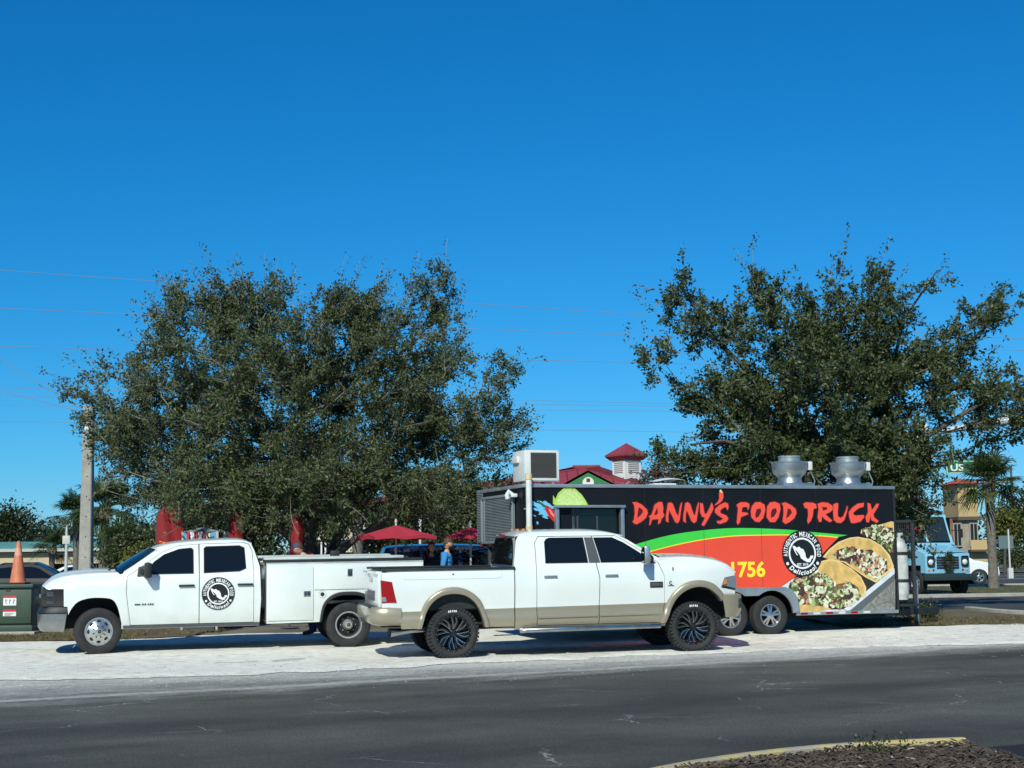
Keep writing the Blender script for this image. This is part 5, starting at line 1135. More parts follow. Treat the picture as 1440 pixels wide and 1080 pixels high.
    g = lambda px, py: (lambda r: Vector((r[0], r[1])))(CAM + ray(px, py) * ((.10-EYE) / ray(px, py)[2]))
    kp = [g(*p) for p in ((700, 1135), (800, 1108), (930, 1077), (1040, 1059), (1150, 1047), (1260, 1040), (1355, 1036))]
    rest = [g(*p) for p in ((1375, 1042), (1405, 1049), (1440, 1063), (1500, 1087), (1560, 1112))]
    m = MB(); m.sheet([[tuple(g(*p)) for p in ((1353, 1036.5), (1440, 1030), (1600, 1018), (1700, 1110), (1560, 1118), (1440, 1070), (1400, 1054), (1360, 1045))]], lambda a, b: (a, b, .006)); tag(m.build('gutter_or_shadow', mat('painted_shadow_black', (.004, .0045, .005), .9)), kind='structure')  # flat near-black sheet standing in for a cast shadow beside the bed
    kerb('kerb', [tuple(p) for p in curve_pts([tuple(p) for p in kp], 5)], .10, .095, YK)
    bed = [tuple(p) for p in curve_pts([tuple(p) for p in kp] + [tuple(p) for p in rest], 4)]
    m = MB(); m.sheet([bed + [(bed[-1][0]+2, 4.0), (bed[0][0], 4.0)]], lambda a, b: (a, b, .045)); tag(m.build('planting_bed', surf_mat('mulch_ground', [(.3, (.030, .022, .017)), (.7, (.075, .055, .042))], 6, .95, .8, 40)), kind='structure')
    # mulch chips
    rn = random.Random(11); m = MB(); k = 0
    xs_ = [p[0] for p in bed]; 
    while k < 15000:
        x = rn.uniform(min(xs_), max(xs_)+.5); y = rn.uniform(8.0, max(p[1] for p in bed))
        # stay inside the bed (near side of the kerb)
        yk = None
        for (x0, y0), (x1, y1) in zip(bed[:-1], bed[1:]):
            if x0 <= x <= x1: yk = y0 + (y1-y0)*(x-x0)/(x1-x0+1e-9)
        if yk is None or y > yk - .15: continue
        k += 1; l, w, h = rn.uniform(.012, .05), rn.uniform(.005, .014), rn.uniform(.003, .010)
        R_ = Matrix.Rotation(rn.uniform(0, 6.3), 3, 'Z') @ Matrix.Rotation(rn.uniform(-.5, .5), 3, 'Y')
        c = Vector((x, y, .045 + rn.uniform(.0, .03) + .035*vnoise(x*2.3, y*2.3)))
        m.add([c + R_ @ Vector(p) for p in ((-l, -w, 0), (l, -w*.6, 0), (l*.9, w, 0), (-l, w*.7, 0), (-l*.7, 0, h), (l*.6, 0, h))], [(0,1,5,4), (1,2,5), (2,3,4,5), (3,0,4)], 3 if rn.random() < .012 else rn.randrange(3))
    tag(m.build('mulch', [mat('mulch_a', (.055, .038, .028), .9), mat('mulch_b', (.095, .068, .05), .9), mat('mulch_c', (.03, .022, .018), .9), mat('mulch_pale', (.32, .28, .24), .9)], smooth=0), 'dark wood mulch chips covering the planting bed', 'mulch', kind='stuff')
    # broken shell and stones strewn along the edge of the lot
    m = MB(); k = 0
    while k < 9000:
        s = rn.uniform(-16, 22); t = max(.75, 5.0 - .24*s)*(.55 if s < 9 else 1) + rn.gauss(.0, 1.2) if rn.random() < .7 else rn.uniform(.5, 9); 
        if t < -2.6: continue
        x, y = EA.x + ED.x*s + EN.x*t, EA.y + ED.y*s + EN.y*t; r = rn.uniform(.003, .011) * (1 + (rn.random() < .04)); k += 1
        z = tz(x, y) + (.022 if t > .6 else .012 if t > .1 else .0)
        V = [(x + r*rn.uniform(.6, 1.3)*math.cos(a), y + r*rn.uniform(.6, 1.3)*math.sin(a), z) for a in (0, 1.25, 2.5, 3.8, 5.0)] + [(x + r*.2, y, z + r*rn.uniform(.4, .9))]
        m.add(V, [(i, (i+1) % 5, 5) for i in range(5)], rn.randrange(3))
    tag(m.build('gravel', [mat('shell_bit_a', (.50, .49, .44), .9), mat('shell_bit_b', (.45, .43, .38), .9), mat('shell_bit_c', (.30, .27, .23), .9)], smooth=0), 'broken white shell and small stones scattered along the lot edge', 'gravel', kind='stuff')

# ---------------------------------------------------------------- vegetation
BARK = mat('oak_bark', (.085, .075, .065), .9, var=.4, vscale=7, bump=.6, bscale=25)
TWIG = mat('twig_grey', (.20, .19, .155), .9)
def tree_mesh(segs, nside=6):
    """segs: list of (p0,p1,r0,r1)"""
    V = []; F = []
    for p0, p1, r0, r1 in segs:
        n = 7 if r0 > .05 else 4 if r0 > .012 else 3
        t = (p1 - p0); L = t.length
        if L < 1e-5: continue
        t /= L; a = t.cross(Vector((0, 0, 1)) if abs(t.z) < .9 else Vector((1, 0, 0))).normalized(); b = a.cross(t); o = len(V)
        for p, r in ((p0, r0), (p1, r1)):
            for k in range(n):
                w = 2*math.pi*k/n; q = p + (a*math.cos(w) + b*math.sin(w))*r; V.append((q.x, q.y, q.z))
        for k in range(n): F.append((o+k, o+(k+1) % n, o+n+(k+1) % n, o+n+k))
    return V, F
def leaf_quads(P, D, size, rg, aspect=.52, droop=.2):
    """numpy leaves: positions P, twig directions D -> verts, faces (a folded diamond of two triangles)"""
    n = len(P); ax = D*.55 + rg.normal(size=(n, 3))*.75; ax[:, 2] -= droop
    ax /= np.linalg.norm(ax, axis=1)[:, None] + 1e-9
    sd_ = np.cross(ax, rg.normal(size=(n, 3))); sd_ /= np.linalg.norm(sd_, axis=1)[:, None] + 1e-9
    L = size*rg.uniform(.6, 1.3, (n, 1)); W = L*aspect*.5
    nn = np.cross(ax, sd_)
    V = np.stack([P, P + ax*L*.5 + sd_*W + nn*L*.06, P + ax*L, P + ax*L*.5 - sd_*W + nn*L*.06], 1).reshape(-1, 3)
    F = np.arange(n*4).reshape(-1, 4)
    return V, F
def np_mesh(name, V, F, mats, parent=None):
    me = bpy.data.meshes.new(name); k = F.shape[1]
    me.vertices.add(len(V)); me.vertices.foreach_set('co', V.astype(np.float32).ravel())
    me.loops.add(F.size); me.loops.foreach_set('vertex_index', F.astype(np.int32).ravel())
    me.polygons.add(len(F)); me.polygons.foreach_set('loop_start', np.arange(0, F.size, k, dtype=np.int32))
    me.update(calc_edges=True); me.validate()
    for m in (mats if isinstance(mats, (list, tuple)) else [mats]): me.materials.append(m)
    o = bpy.data.objects.new(name, me); col.objects.link(o); o.parent = parent; return o
def grow(base, stems, targets, rg, rtrunk, pw=2.3):
    """grow a branch graph from stems (polylines) to targets; returns nodes, parent, radius"""
    nodes = []; par = []
    for st in stems:
        prev = -1
        for i, p in enumerate(st[0]):
            if i == 0 and st[1] is not None:
                prev = st[1]; 
            nodes.append(np.array(p, float)); par.append(prev); prev = len(nodes)-1
    d0 = np.array([0.0]*len(nodes))
    for i in range(len(nodes)):
        if par[i] >= 0: d0[i] = d0[par[i]] + np.linalg.norm(nodes[i]-nodes[par[i]])
    cost = list(d0); base_n = len(nodes)
    order = np.argsort(np.linalg.norm(targets - np.array(stems[0][0][-1]), axis=1)); tips = []
    arr = np.zeros((len(nodes) + len(targets)*6, 3)); arr[:len(nodes)] = nodes; cst = np.zeros(len(arr)); cst[:len(nodes)] = cost; n = len(nodes)
    usable = np.ones(len(arr), bool); usable[:0] = False
    for ti in order:
        t = targets[ti]; d = np.linalg.norm(arr[:n] - t, axis=1)
        pen = d + .22*cst[:n] + 1.2*np.maximum(0, arr[:n, 2] - t[2] + .1)
        j = int(np.argmin(pen)); L = d[j]; k = max(2, min(5, int(L/.35)+1)); p0 = arr[j].copy()
        pdir = (arr[j] - arr[par[j]]) if par[j] >= 0 else np.array([0, 0, 1.0]); pdir = pdir/(np.linalg.norm(pdir)+1e-9)
        mid = p0 + (t-p0)*.5 + pdir*L*.16 + rg.normal(size=3)*L*.07; prev = j
        for q in range(1, k+1):
            u = q/k; p = (1-u)**2*p0 + 2*u*(1-u)*mid + u*u*t + rg.normal(size=3)*.02*(q < k)
            arr[n] = p; cst[n] = cst[prev] + np.linalg.norm(p-arr[prev]); par.append(prev); prev = n; n += 1
        tips.append(prev)
    arr = arr[:n]; rad_ = np.full(n, .0); 
    for t in tips: rad_[t] = .006**pw
    for i in range(n-1, -1, -1):
        if rad_[i] == 0: rad_[i] = .006**pw
        if par[i] >= 0 and i >= base_n: rad_[par[i]] += rad_[i]
    for i in range(base_n-1, -1, -1):
        if par[i] >= 0: rad_[par[i]] = max(rad_[par[i]], rad_[i]) + .0*rad_[i] if par[i] == i-1 else rad_[par[i]] + rad_[i]
    r = rad_**(1/pw)
    rr = np.minimum(np.maximum(.005, .0052*(r/.006)**.92), .05); o = 0
    for q, st in enumerate(stems):
        n_ = len(st[0])
        for i in range(n_): rr[o+i] = (rtrunk if q == 0 else rtrunk*.52)*(1 - .85*(i/(n_-1))**.8)
        o += n_
    return arr, par, rr, tips
def oak(name, label, base, stems, blobs, ntarget, twigs, leaves, leafsize, seed, rtrunk, lmat, shoots=60, rmin=.45):
    """stems: list of (polyline, parent node index or None); blobs: (centre, radii, weight). All in world offsets from base."""
    rg = np.random.default_rng(seed)
    T = thing(name, base, label, 'tree')
    w = np.array([b[2]*b[1][0]*b[1][1]*b[1][2] for b in blobs]); w /= w.sum(); tg = []
    outer = []
    cw = np.average([b[0] for b in blobs], axis=0, weights=w)
    while len(tg) < ntarget:
        b = blobs[rg.choice(len(blobs), p=w)]; v = rg.normal(size=3); v /= np.linalg.norm(v)
        r = rmin + (1-rmin)*rg.random()**.55
        v2 = v*r; v2 = v2*(1 + .16*math.sin(v[0]*7+seed)+.12*math.sin(v[1]*9+v[2]*8))
        p = np.array(b[0]) + v2*np.array(b[1])
        if p[2] < .9: continue
        # a leafy spray: a few targets strung out along an upward and outward line
        o = p - cw; o /= np.linalg.norm(o) + 1e-9; d = o*.65 + np.array([0, 0, .55]) + rg.normal(size=3)*.45; d /= np.linalg.norm(d)
        L = rg.uniform(.45, 1.0); q0 = p - d*L*.7
        for u in np.linspace(0, 1, int(rg.integers(3, 7))): 
            q = q0 + d*L*u + rg.normal(size=3)*(.20 - .12*u); tg.append(q)
    tg = np.array(tg)
    arr, par, rr, tips = grow(base, stems, tg, rg, rtrunk)
    segs = [(Vector(arr[par[i]]), Vector(arr[i]), rr[par[i]] if abs(rr[par[i]]-rr[i]) < .6*rr[par[i]] else rr[i]*1.3, rr[i]) for i in range(len(arr)) if par[i] >= 0]
    cen = np.average([b[0] for b in blobs], axis=0, weights=w)
    LP = []; LD = []
    for tpi in tips:
        p = arr[tpi]; o = (p - cen); o /= np.linalg.norm(o) + 1e-9; pd = p - arr[par[tpi]]; pd /= np.linalg.norm(pd) + 1e-9
        for k in range(twigs):
            d = o*.45 + pd*.5 + rg.normal(size=3)*.62 + np.array([0, 0, .18]); d /= np.linalg.norm(d)
            L = rg.uniform(.16, .42); e = p + d*L; st = p + (arr[par[tpi]]-p)*rg.random()*.8
            segs.append((Vector(st), Vector(e), .0055, .0025))
            nl = max(3, int(rg.normal(leaves, leaves*.3))); u = rg.random((nl, 1))**.6
            LP.append(st + (e-st)*u + rg.normal(size=(nl, 3))*.034); LD.append(np.repeat(d[None], nl, 0))
    # long free shoots that break the outline
    ci = rg.choice(len(tips), min(shoots, len(tips)), replace=False)
    sc_ = sorted(tips, key=lambda i: -np.linalg.norm((arr[i]-cen)/np.array([1, 1, .8])))[:shoots*3]
    for i in rg.choice(sc_, min(shoots, len(sc_)), replace=False):
        p = arr[i]; o = p - cen; o /= np.linalg.norm(o); d = o*.75 + np.array([0, 0, .45]) + rg.normal(size=3)*.25; d /= np.linalg.norm(d); L = rg.uniform(.45, 1.35)
        q = p.copy(); pts = [p]
        for s_ in range(4): d = d + rg.normal(size=3)*.15; d /= np.linalg.norm(d); q = q + d*L/4; pts.append(q)
        for a, b in zip(pts[:-1], pts[1:]):
            segs.append((Vector(a), Vector(b), .006, .004)); nl = int(rg.integers(5, 12))
            LP.append(a + (b-a)*rg.random((nl, 1)) + rg.normal(size=(nl, 3))*.055); LD.append(np.repeat((b-a)[None]/np.linalg.norm(b-a), nl, 0))
    V, F = tree_mesh([s for s in segs if s[2] >= .016]); m = MB(); m.v = V; m.f = F; m.mi = [0]*len(F); m.build('trunk', BARK, T, smooth=60)
    V, F = tree_mesh([s for s in segs if s[2] < .016]); m = MB(); m.v = V; m.f = F; m.mi = [0]*len(F); tw = m.build('twigs', TWIG, T, smooth=0); tw['kind'] = 'stuff'
    P = np.concatenate(LP); D = np.concatenate(LD)
    V, F = leaf_quads(P, D, leafsize, rg); cr = np_mesh('crown', V, F, lmat, T); cr['kind'] = 'stuff'
    return T, len(F)
def bush(name, label, base, blobs, nleaf, leafsize, seed, lmat, cat='shrub', stem=True, group=None):
    rg = np.random.default_rng(seed); T = thing(name, base, label, cat, group=group)
    w = np.array([b[1][0]*b[1][1]*b[1][2] for b in blobs])**.8; w /= w.sum()
    # leaf clumps: cluster centres in the blobs, leaves round each centre
    nc = max(12, nleaf//28); ci = rg.choice(len(blobs), nc, p=w); v = rg.normal(size=(nc, 3)); v /= np.linalg.norm(v, axis=1)[:, None]; r = rg.random((nc, 1))**.4*(1+.25*rg.normal(size=(nc, 1))*.6)
    C = np.array([blobs[i][0] for i in ci]) + v*r*np.array([blobs[i][1] for i in ci])
    C[:, 2] = np.maximum(C[:, 2], .08); k = rg.integers(0, nc, nleaf)
    P = C[k] + rg.normal(size=(nleaf, 3))*leafsize*1.7; P[:, 2] = np.maximum(P[:, 2], .03)
    V, F = leaf_quads(P, v[k]*.6 + np.array([0, 0, .3]), leafsize, rg, .6)
    cr = np_mesh('crown', V, F, lmat, T); cr['kind'] = 'stuff'
    if stem:
        m = MB(); top = max(b[0][2] for b in blobs); sg = []
        c0 = Vector(np.mean([b[0] for b in blobs], axis=0))
        sg.append((Vector((0, 0, -.05)), Vector((c0.x*.5, c0.y*.5, c0.z*.55)), .03*top, .022*top))
        for b in blobs: sg.append((Vector((c0.x*.5, c0.y*.5, c0.z*.5)), Vector(b[0]), .02*top, .008*top))
        for i in rg.choice(nc, min(nc, 60), replace=False): sg.append((Vector(blobs[ci[i]][0]), Vector(C[i]), .008*top, .003*top))
        V, F = tree_mesh(sg); m.v = V; m.f = F; m.mi = [0]*len(F); m.build('trunk', BARK, T, smooth=50)
    return T
PALMBARK = mat('palm_bark', (.16, .14, .115), .9, var=.35, vscale=10, bump=.7, bscale=18)
PALMLEAF = leafmat('palm_leaf', (.035, .06, .018), (.085, .115, .035), .2)
PALMDRY = mat('palm_dry', (.19, .13, .075), .9, var=.4, vscale=12)
def palm(label, base, h, r, fr_len, nfr, seed, group='cabbage palms'):
    rn = random.Random(seed); T = thing('palm_tree', base, label, 'palm tree', group=group)
    m = MB(); pr = []
    for k in range(26):
        t = k/25; pr.append((r*(1.15 - .25*min(1, t*4) + .05*(k % 2) + (.55*max(0, (t-.86)/.14) if t < .97 else .3)), t*h))
    m.lathe([(.0005, -.1)] + [(pr[0][0], -.1)] + pr + [(.0005, h+.02)], 14); m.build('trunk', PALMBARK, T, smooth=60)
    m = MB()
    for k in range(28):   # old leaf boots
        a = rn.uniform(0, 6.3); z = h*rn.uniform(.84, .99); d = Vector((math.cos(a), math.sin(a), 0)); q = Vector((0, 0, z)) + d*r*1.0
        s_ = Vector((-d.y, d.x, 0))*r*.28; up = d*r*rn.uniform(.4, .9) + Vector((0, 0, r*rn.uniform(1.0, 2.0)))
        m.add([q - s_, q + s_, q + up + s_*.4, q + up - s_*.4, q + d*r*.25], [(0,1,2,3), (1,4,2), (4,0,3), (4,3,2)])
    m.build('leaf_boots', PALMDRY, T, smooth=0)
    m = MB(); top = Vector((0, 0, h))
    for k in range(nfr):
        a = rn.uniform(0, 6.3); el = rad(rn.uniform(-38, 80)); d = Vector((math.cos(a)*math.cos(el), math.sin(a)*math.cos(el), math.sin(el)))
        Lp = fr_len*rn.uniform(.40, .55); c = top + d*Lp + Vector((0, 0, -.10*Lp)); side = d.cross(Vector((0, 0, 1))).normalized(); nrm = side.cross(d).normalized()
        m.tube([top + d*r*.5, top + d*Lp*.5, c], [.022, .016, .010], 4, cap=False)
        Lf = fr_len*rn.uniform(.45, .62); nl = 17
        for j in range(nl):
            b = rad(-112 + 224*j/(nl-1)); ld = (d*math.cos(b) + side*math.sin(b)).normalized(); L_ = Lf*(1 - .25*abs(b)/2)*rn.uniform(.85, 1.05)
            wv = ld.cross(nrm).normalized()*L_*.045; dr = nrm*(.10*L_*(1-abs(math.cos(b)))) 
            p1 = c + ld*L_*.55 + dr; p2 = c + ld*L_ + Vector((0, 0, -.34*L_*rn.uniform(.5, 1.2))) + dr
            m.add([c - wv*.3, c + wv*.3, p1 + wv, p1 - wv, p2], [(0,1,2,3), (3,2,4)])
    m.build('fronds', PALMLEAF, T, smooth=0)['kind'] = 'stuff'
    return T
# ---------------------------------------------------------------- buildings
def window(parent, c, w, h, ax=(1, 0), depth=.08, glass=None, frame=None, name='window'):
    """framed window on a wall whose run is ax (unit, local xy); c = centre"""
    R_ = Matrix.Rotation(math.atan2(ax[1], ax[0]), 3, 'Z')
    m = MB(); t = .07
    for dx, dz, ww, hh in ((0, h/2-t/2, w, t), (0, -h/2+t/2, w, t), (-w/2+t/2, 0, t, h-2*t), (w/2-t/2, 0, t, h-2*t), (0, 0, .05, h-2*t)):
        p = R_ @ Vector((dx, 0, 0)); m.box((c[0]+p.x, c[1]+p.y, c[2]+dz), (ww, depth, hh), rot=R_)
    f = m.build(name, frame or mat('window_frame', (.30, .27, .22), .6), parent)
    m = MB(); m.box(c, (w-2*t, .02, h-2*t), rot=R_); m.build('pane', glass or GLASS, f)
    return f
def build_strip_mall():
    T = thing('shopping_arcade', (0, 0, .24), 'low tan shop building with teal metal roof behind the parked cars', 'building')
    Y0 = 150; x0, x1 = gx(-120, Y0), gx(345, Y0)
    STUC = mat('tan_stucco', (.52, .42, .27), .9, var=.1, vscale=.5); TEAL = mat('teal_metal', (.14, .36, .30), .5, var=.12, vscale=.6); BRN = mat('brown_fascia', (.11, .07, .05), .7)
    zt = lambda py: atY(60, py, Y0)[2] - .24
    za, zb, zc, zd = zt(793), zt(778.5), zt(773), zt(760.5)
    m = MB(); m.box(((x0+x1)/2, Y0, (za+zb)/2), (x1-x0, .6, zb-za)); m.build('wall', STUC, T)
    m = MB(); m.box(((x0+x1)/2, Y0+2.0, za/2), (x1-x0, .3, za)); m.build('shop_front', DARK, T)
    m = MB(); m.box(((x0+x1)/2, Y0-.2, (zb+zc)/2), (x1-x0+.6, 1.2, zc-zb)); m.build('fascia', BRN, T)
    m = MB(); m.add([(x0-.4, Y0-.9, zc), (x1+.4, Y0-.9, zc), (x1+.4, Y0+4.5, zd), (x0-.4, Y0+4.5, zd), (x0-.4, Y0+4.5, zc), (x1+.4, Y0+4.5, zc)], [(0,1,2,3), (3,2,5,4)]); rf = m.build('roof', TEAL, T)
    m = MB(); n = 60
    for k in range(n):
        x = x0 + (x1-x0)*k/(n-1); m.add([(x-.05, Y0-.92, zc+.0), (x+.05, Y0-.92, zc+.0), (x+.05, Y0+4.5, zd+.06), (x-.05, Y0+4.5, zd+.06)], [(0,1,2,3)])
    m.build('roof_seam', mat('teal_seam', (.10, .28, .235), .5), rf)
    m = MB(); m.box(((x0+x1)/2, Y0-.95, zc-.04), (x1-x0+.8, .10, .30)); m.build('gutter_or_shadow', mat('pale_gutter', (.42, .44, .38), .6), rf)
    for px in (-40, 12, 66, 118, 170, 222, 274, 320):
        x = gx(px, Y0); m = MB(); m.box((x, Y0-.1, za/2), (.65, .65, za)); m.build('column', STUC, T)
    for px in (30, 45, 90, 105, 140, 155, 190, 205):
        x = gx(px, Y0); window(T, (x, Y0+1.80, 1.3), 1.0, 2.2, depth=.10)
    return T
def build_restaurant():
    Y0 = 70; B = gpos(720, Y0)
    T = thing('restaurant', (0, 0, .24), 'cream restaurant with red metal roof and white cupola behind the trailer', 'building')
    Z = lambda py: atY(800, py, Y0)[2] - .24
    X = lambda px, Y=Y0: gx(px, Y)
    CREAM = mat('cream_stucco', (.58, .51, .38), .9, var=.08, vscale=.8); REDR = mat('red_metal_roof', (.28, .045, .055), .45, var=.12, vscale=.7); REDS = mat('red_metal_seam', (.22, .035, .045), .45)
    xa, xb = X(420), X(985); ya, yb = Y0-1, Y0+11; ze = 3.6; zr = Z(664)
    m = MB(); m.box(((xa+xb)/2, (ya+yb)/2, ze/2), (xb-xa, yb-ya, ze)); m.build('wall', CREAM, T)
    # hip roof with real ribs
    o = .6; yc = (ya+yb)/2; P = [(xa-o, ya-o, ze), (xb+o, ya-o, ze), (xb+o, yb+o, ze), (xa-o, yb+o, ze), (xa+14, yc, zr+.55), (xb-5.5, yc, zr+.55)]
    m = MB(); m.add(P, [(0,1,5,4), (1,2,5), (2,3,4,5), (3,0,4), (3,2,1,0)]); rf = m.build('roof', REDR, T, smooth=0)
    n = 36
    for k in range(1, n):
        m = MB(); x = xa-o + (xb-xa+2*o)*k/n
        t = min(1, (x-(xa-o))/(14+o), ((xb+o)-x)/(5.5+o)); y1 = ya-o + (yc-ya+o)*t; z1 = ze + (zr+.55-ze)*t
        m.add([(x-.03, ya-o, ze+.01), (x+.03, ya-o, ze+.01), (x+.03, y1, z1+.05), (x-.03, y1, z1+.05), (x, ya-o, ze+.07), (x, y1, z1+.10)], [(0,4,5,3), (4,1,2,5), (0,1,4)]); m.build('roof_rib', REDS, rf, smooth=0)
    m = MB(); m.tube([P[4], P[5]], .09, 6); m.tube([P[0], P[4]], .07, 6); m.tube([P[1], P[5]], .07, 6); m.build('ridge_cap', REDS, rf)
    # cupola: louvred white box with pyramid roof
    cx = X(884, Y0+3.5); cy = Y0+3.5; k = (Y0+3.5)/FPX; zb_, zt_ = atY(884, 668, cy)[2]-.24, atY(884, 644, cy)[2]-.24; zp = atY(884, 623, cy)[2]-.24
    hw = 19*k; R_ = Matrix.Rotation(rad(35), 3, 'Z')
    WH = mat('cupola_white', (.70, .70, .66), .6)
    m = MB(); m.box((cx, cy, (zb_+zt_)/2-.5), (hw*1.5, hw*1.5, zt_-zb_+1.0), rot=R_); cu = m.build('cupola', WH, T)
    m = MB()
    for q in range(4):
        Rq = Matrix.Rotation(rad(35) + q*math.pi/2, 3, 'Z')
        for j in range(7):
            c = Vector((cx, cy, zb_+.12+j*.09)) + Rq @ Vector((0, -hw*.76, 0)); m.box(c, (hw*1.0, .05, .05), rot=Rq @ Matrix.Rotation(.6, 3, 'X'))
    m.build('louvre', mat('louvre_grey', (.50, .50, .48), .6), cu)
    m = MB(); e = hw*1.12
    def ring(s_, z): return [tuple(Vector((cx, cy, z)) + R_ @ Vector((a*s_, b*s_, 0))) for a, b in ((-1, -1), (1, -1), (1, 1), (-1, 1))]
    V = ring(e*.78, zt_-.12) + ring(e*1.02, zt_+.06) + ring(e*1.02, zt_+.14) + [(cx, cy, zp)]
    m.add(V, [(0,1,5,4), (1,2,6,5), (2,3,7,6), (3,0,4,7), (4,5,9,8), (5,6,10,9), (6,7,11,10), (7,4,8,11), (8,9,12), (9,10,12), (10,11,12), (11,8,12)]); m.build('cupola_roof', REDR, cu, smooth=0)
    # green gable with round sign
    gxc = X(829, ya-1.2); gy = ya-1.25; zg = atY(829, 664.5, gy)[2]-.24; gw = 26*gy/FPX
    m = MB(); m.add([(gxc-gw*2.2, gy, zg-gw*1.15), (gxc+gw*2.2, gy, zg-gw*1.15), (gxc, gy, zg), (gxc-gw*2.2, gy+4, zg-gw*1.15), (gxc+gw*2.2, gy+4, zg-gw*1.15), (gxc, gy+4, zg)], [(0,1,2), (0,2,5,3), (1,4,5,2)], 0)
    gb = m.build('gable', mat('gable_green', (.02, .17, .05), .6), T, smooth=0)
    m = MB(); m.add([(gxc-gw*2.5, gy-.12, zg-gw*1.22), (gxc, gy-.12, zg+.10), (gxc, gy+4, zg+.10), (gxc-gw*2.5, gy+4, zg-gw*1.22)], [(0,1,2,3)]); m.add([(gxc+gw*2.5, gy-.12, zg-gw*1.22), (gxc, gy-.12, zg+.10), (gxc, gy+4, zg+.10), (gxc+gw*2.5, gy+4, zg-gw*1.22)], [(3,2,1,0)]); m.build('gable_roof', REDR, gb, smooth=0)
    m = MB(); zc = atY(829, 679, gy)[2]-.24; rr = 8*gy/FPX
    m.lathe([(.0005, -.03), (rr, -.03), (rr, .03)], 24, 'y', c=(gxc, gy-.03, zc)); sg = m.build('round_sign', WH, gb)
    m = MB(); m.box((gxc, gy-.075, zc+.12), (.16, .03, .14)); m.build('sign_mark', mat('sign_dark_red', (.16, .01, .02), .5), sg)
    for px in (440, 470, 520, 560, 610, 660, 720, 780, 850, 920): window(T, (X(px, ya), ya-.03, 1.7), 1.2, 1.5, depth=.10, frame=WH)
    m = MB(); m.box((X(690, ya), ya-.03, 1.15), (1.2, .10, 2.3)); dr = m.build('door', mat('door_brown', (.10, .05, .03), .5), T)
    m = MB(); m.box((X(690, ya)+.45, ya-.11, 1.1), (.05, .05, .25)); m.build('door_handle', CHROME, dr)
    return T
def build_tan_tower():
    Y0 = 98; T = thing('tan_building', (0, 0, .24), 'tan stucco building with red capped tower beyond the street', 'building')
    ST = mat('ochre_stucco', (.50, .36, .17), .9, var=.1, vscale=.6); ST2 = mat('grey_stone', (.30, .26, .20), .9, var=.25, vscale=1.5); BRK = mat('brick_brown', (.26, .12, .07), .9, var=.25, vscale=3)
    Z = lambda px, py: atY(px, py, Y0)[2] - .24
    xl, xr = gx(1351, Y0), gx(1379, Y0)
    m = MB(); m.box(((xl+xr)/2, Y0+1.7, Z(1360, 729)/2+Z(1360, 680)/2), (xr-xl, 3.4, Z(1360, 680)-Z(1360, 729))); tw = m.build('tower', ST, T)
    m = MB(); m.box(((xl+xr)/2, Y0+1.7, Z(1360, 729)/2), (xr-xl-.1, 3.3, Z(1360, 729))); m.build('tower_base', ST2, T)
    m = MB(); m.box(((xl+xr)/2, Y0+1.6, Z(1360, 729)), (xr-xl+.25, 3.7, .22)); m.build('string_course', mat('dark_band', (.09, .07, .055), .8), tw)
    m = MB(); cx = (xl+xr)/2; zz = Z(1360, 680); w = (xr-xl)/2+.35; m.add([(cx-w, Y0-.35, zz), (cx+w, Y0-.35, zz), (cx+w, Y0+3.8, zz), (cx-w, Y0+3.8, zz), (cx, Y0+1.7, zz+.42)], [(0,1,4), (1,2,4), (2,3,4), (3,0,4), (3,2,1,0)]); m.build('tower_roof', mat('terracotta', (.42, .09, .04), .8), tw, smooth=0)
    xw = gx(1300, Y0); m = MB(); m.box(((xw+xl)/2-2, Y0+3.0, Z(1340, 729)/2), (xl-xw+4, 4, Z(1340, 729))); m.build('wing', BRK, T)
    for px in (1348, 1371):
        window(T, (gx(px, Y0), Y0-.03 if px > 1345 else Y0, Z(1360, 752)), .55, 1.5, depth=.10)
    m = MB(); m.box((gx(1377, Y0), Y0-.02, Z(1377, 785)), (1.0, .25, 2.3)); m.build('awning_panel', ST, T)
    m = MB(); m.box((gx(1377, Y0-.5), Y0-.4, Z(1377, 772)-.1), (1.1, .7, .12)); m.build('ledge', mat('dark_band', (1, 1, 1)), T)
    for px in (1310, 1328): window(T, (gx(px, Y0+1), Y0+.98, 1.6), 1.3, 1.5, depth=.10)
    return T

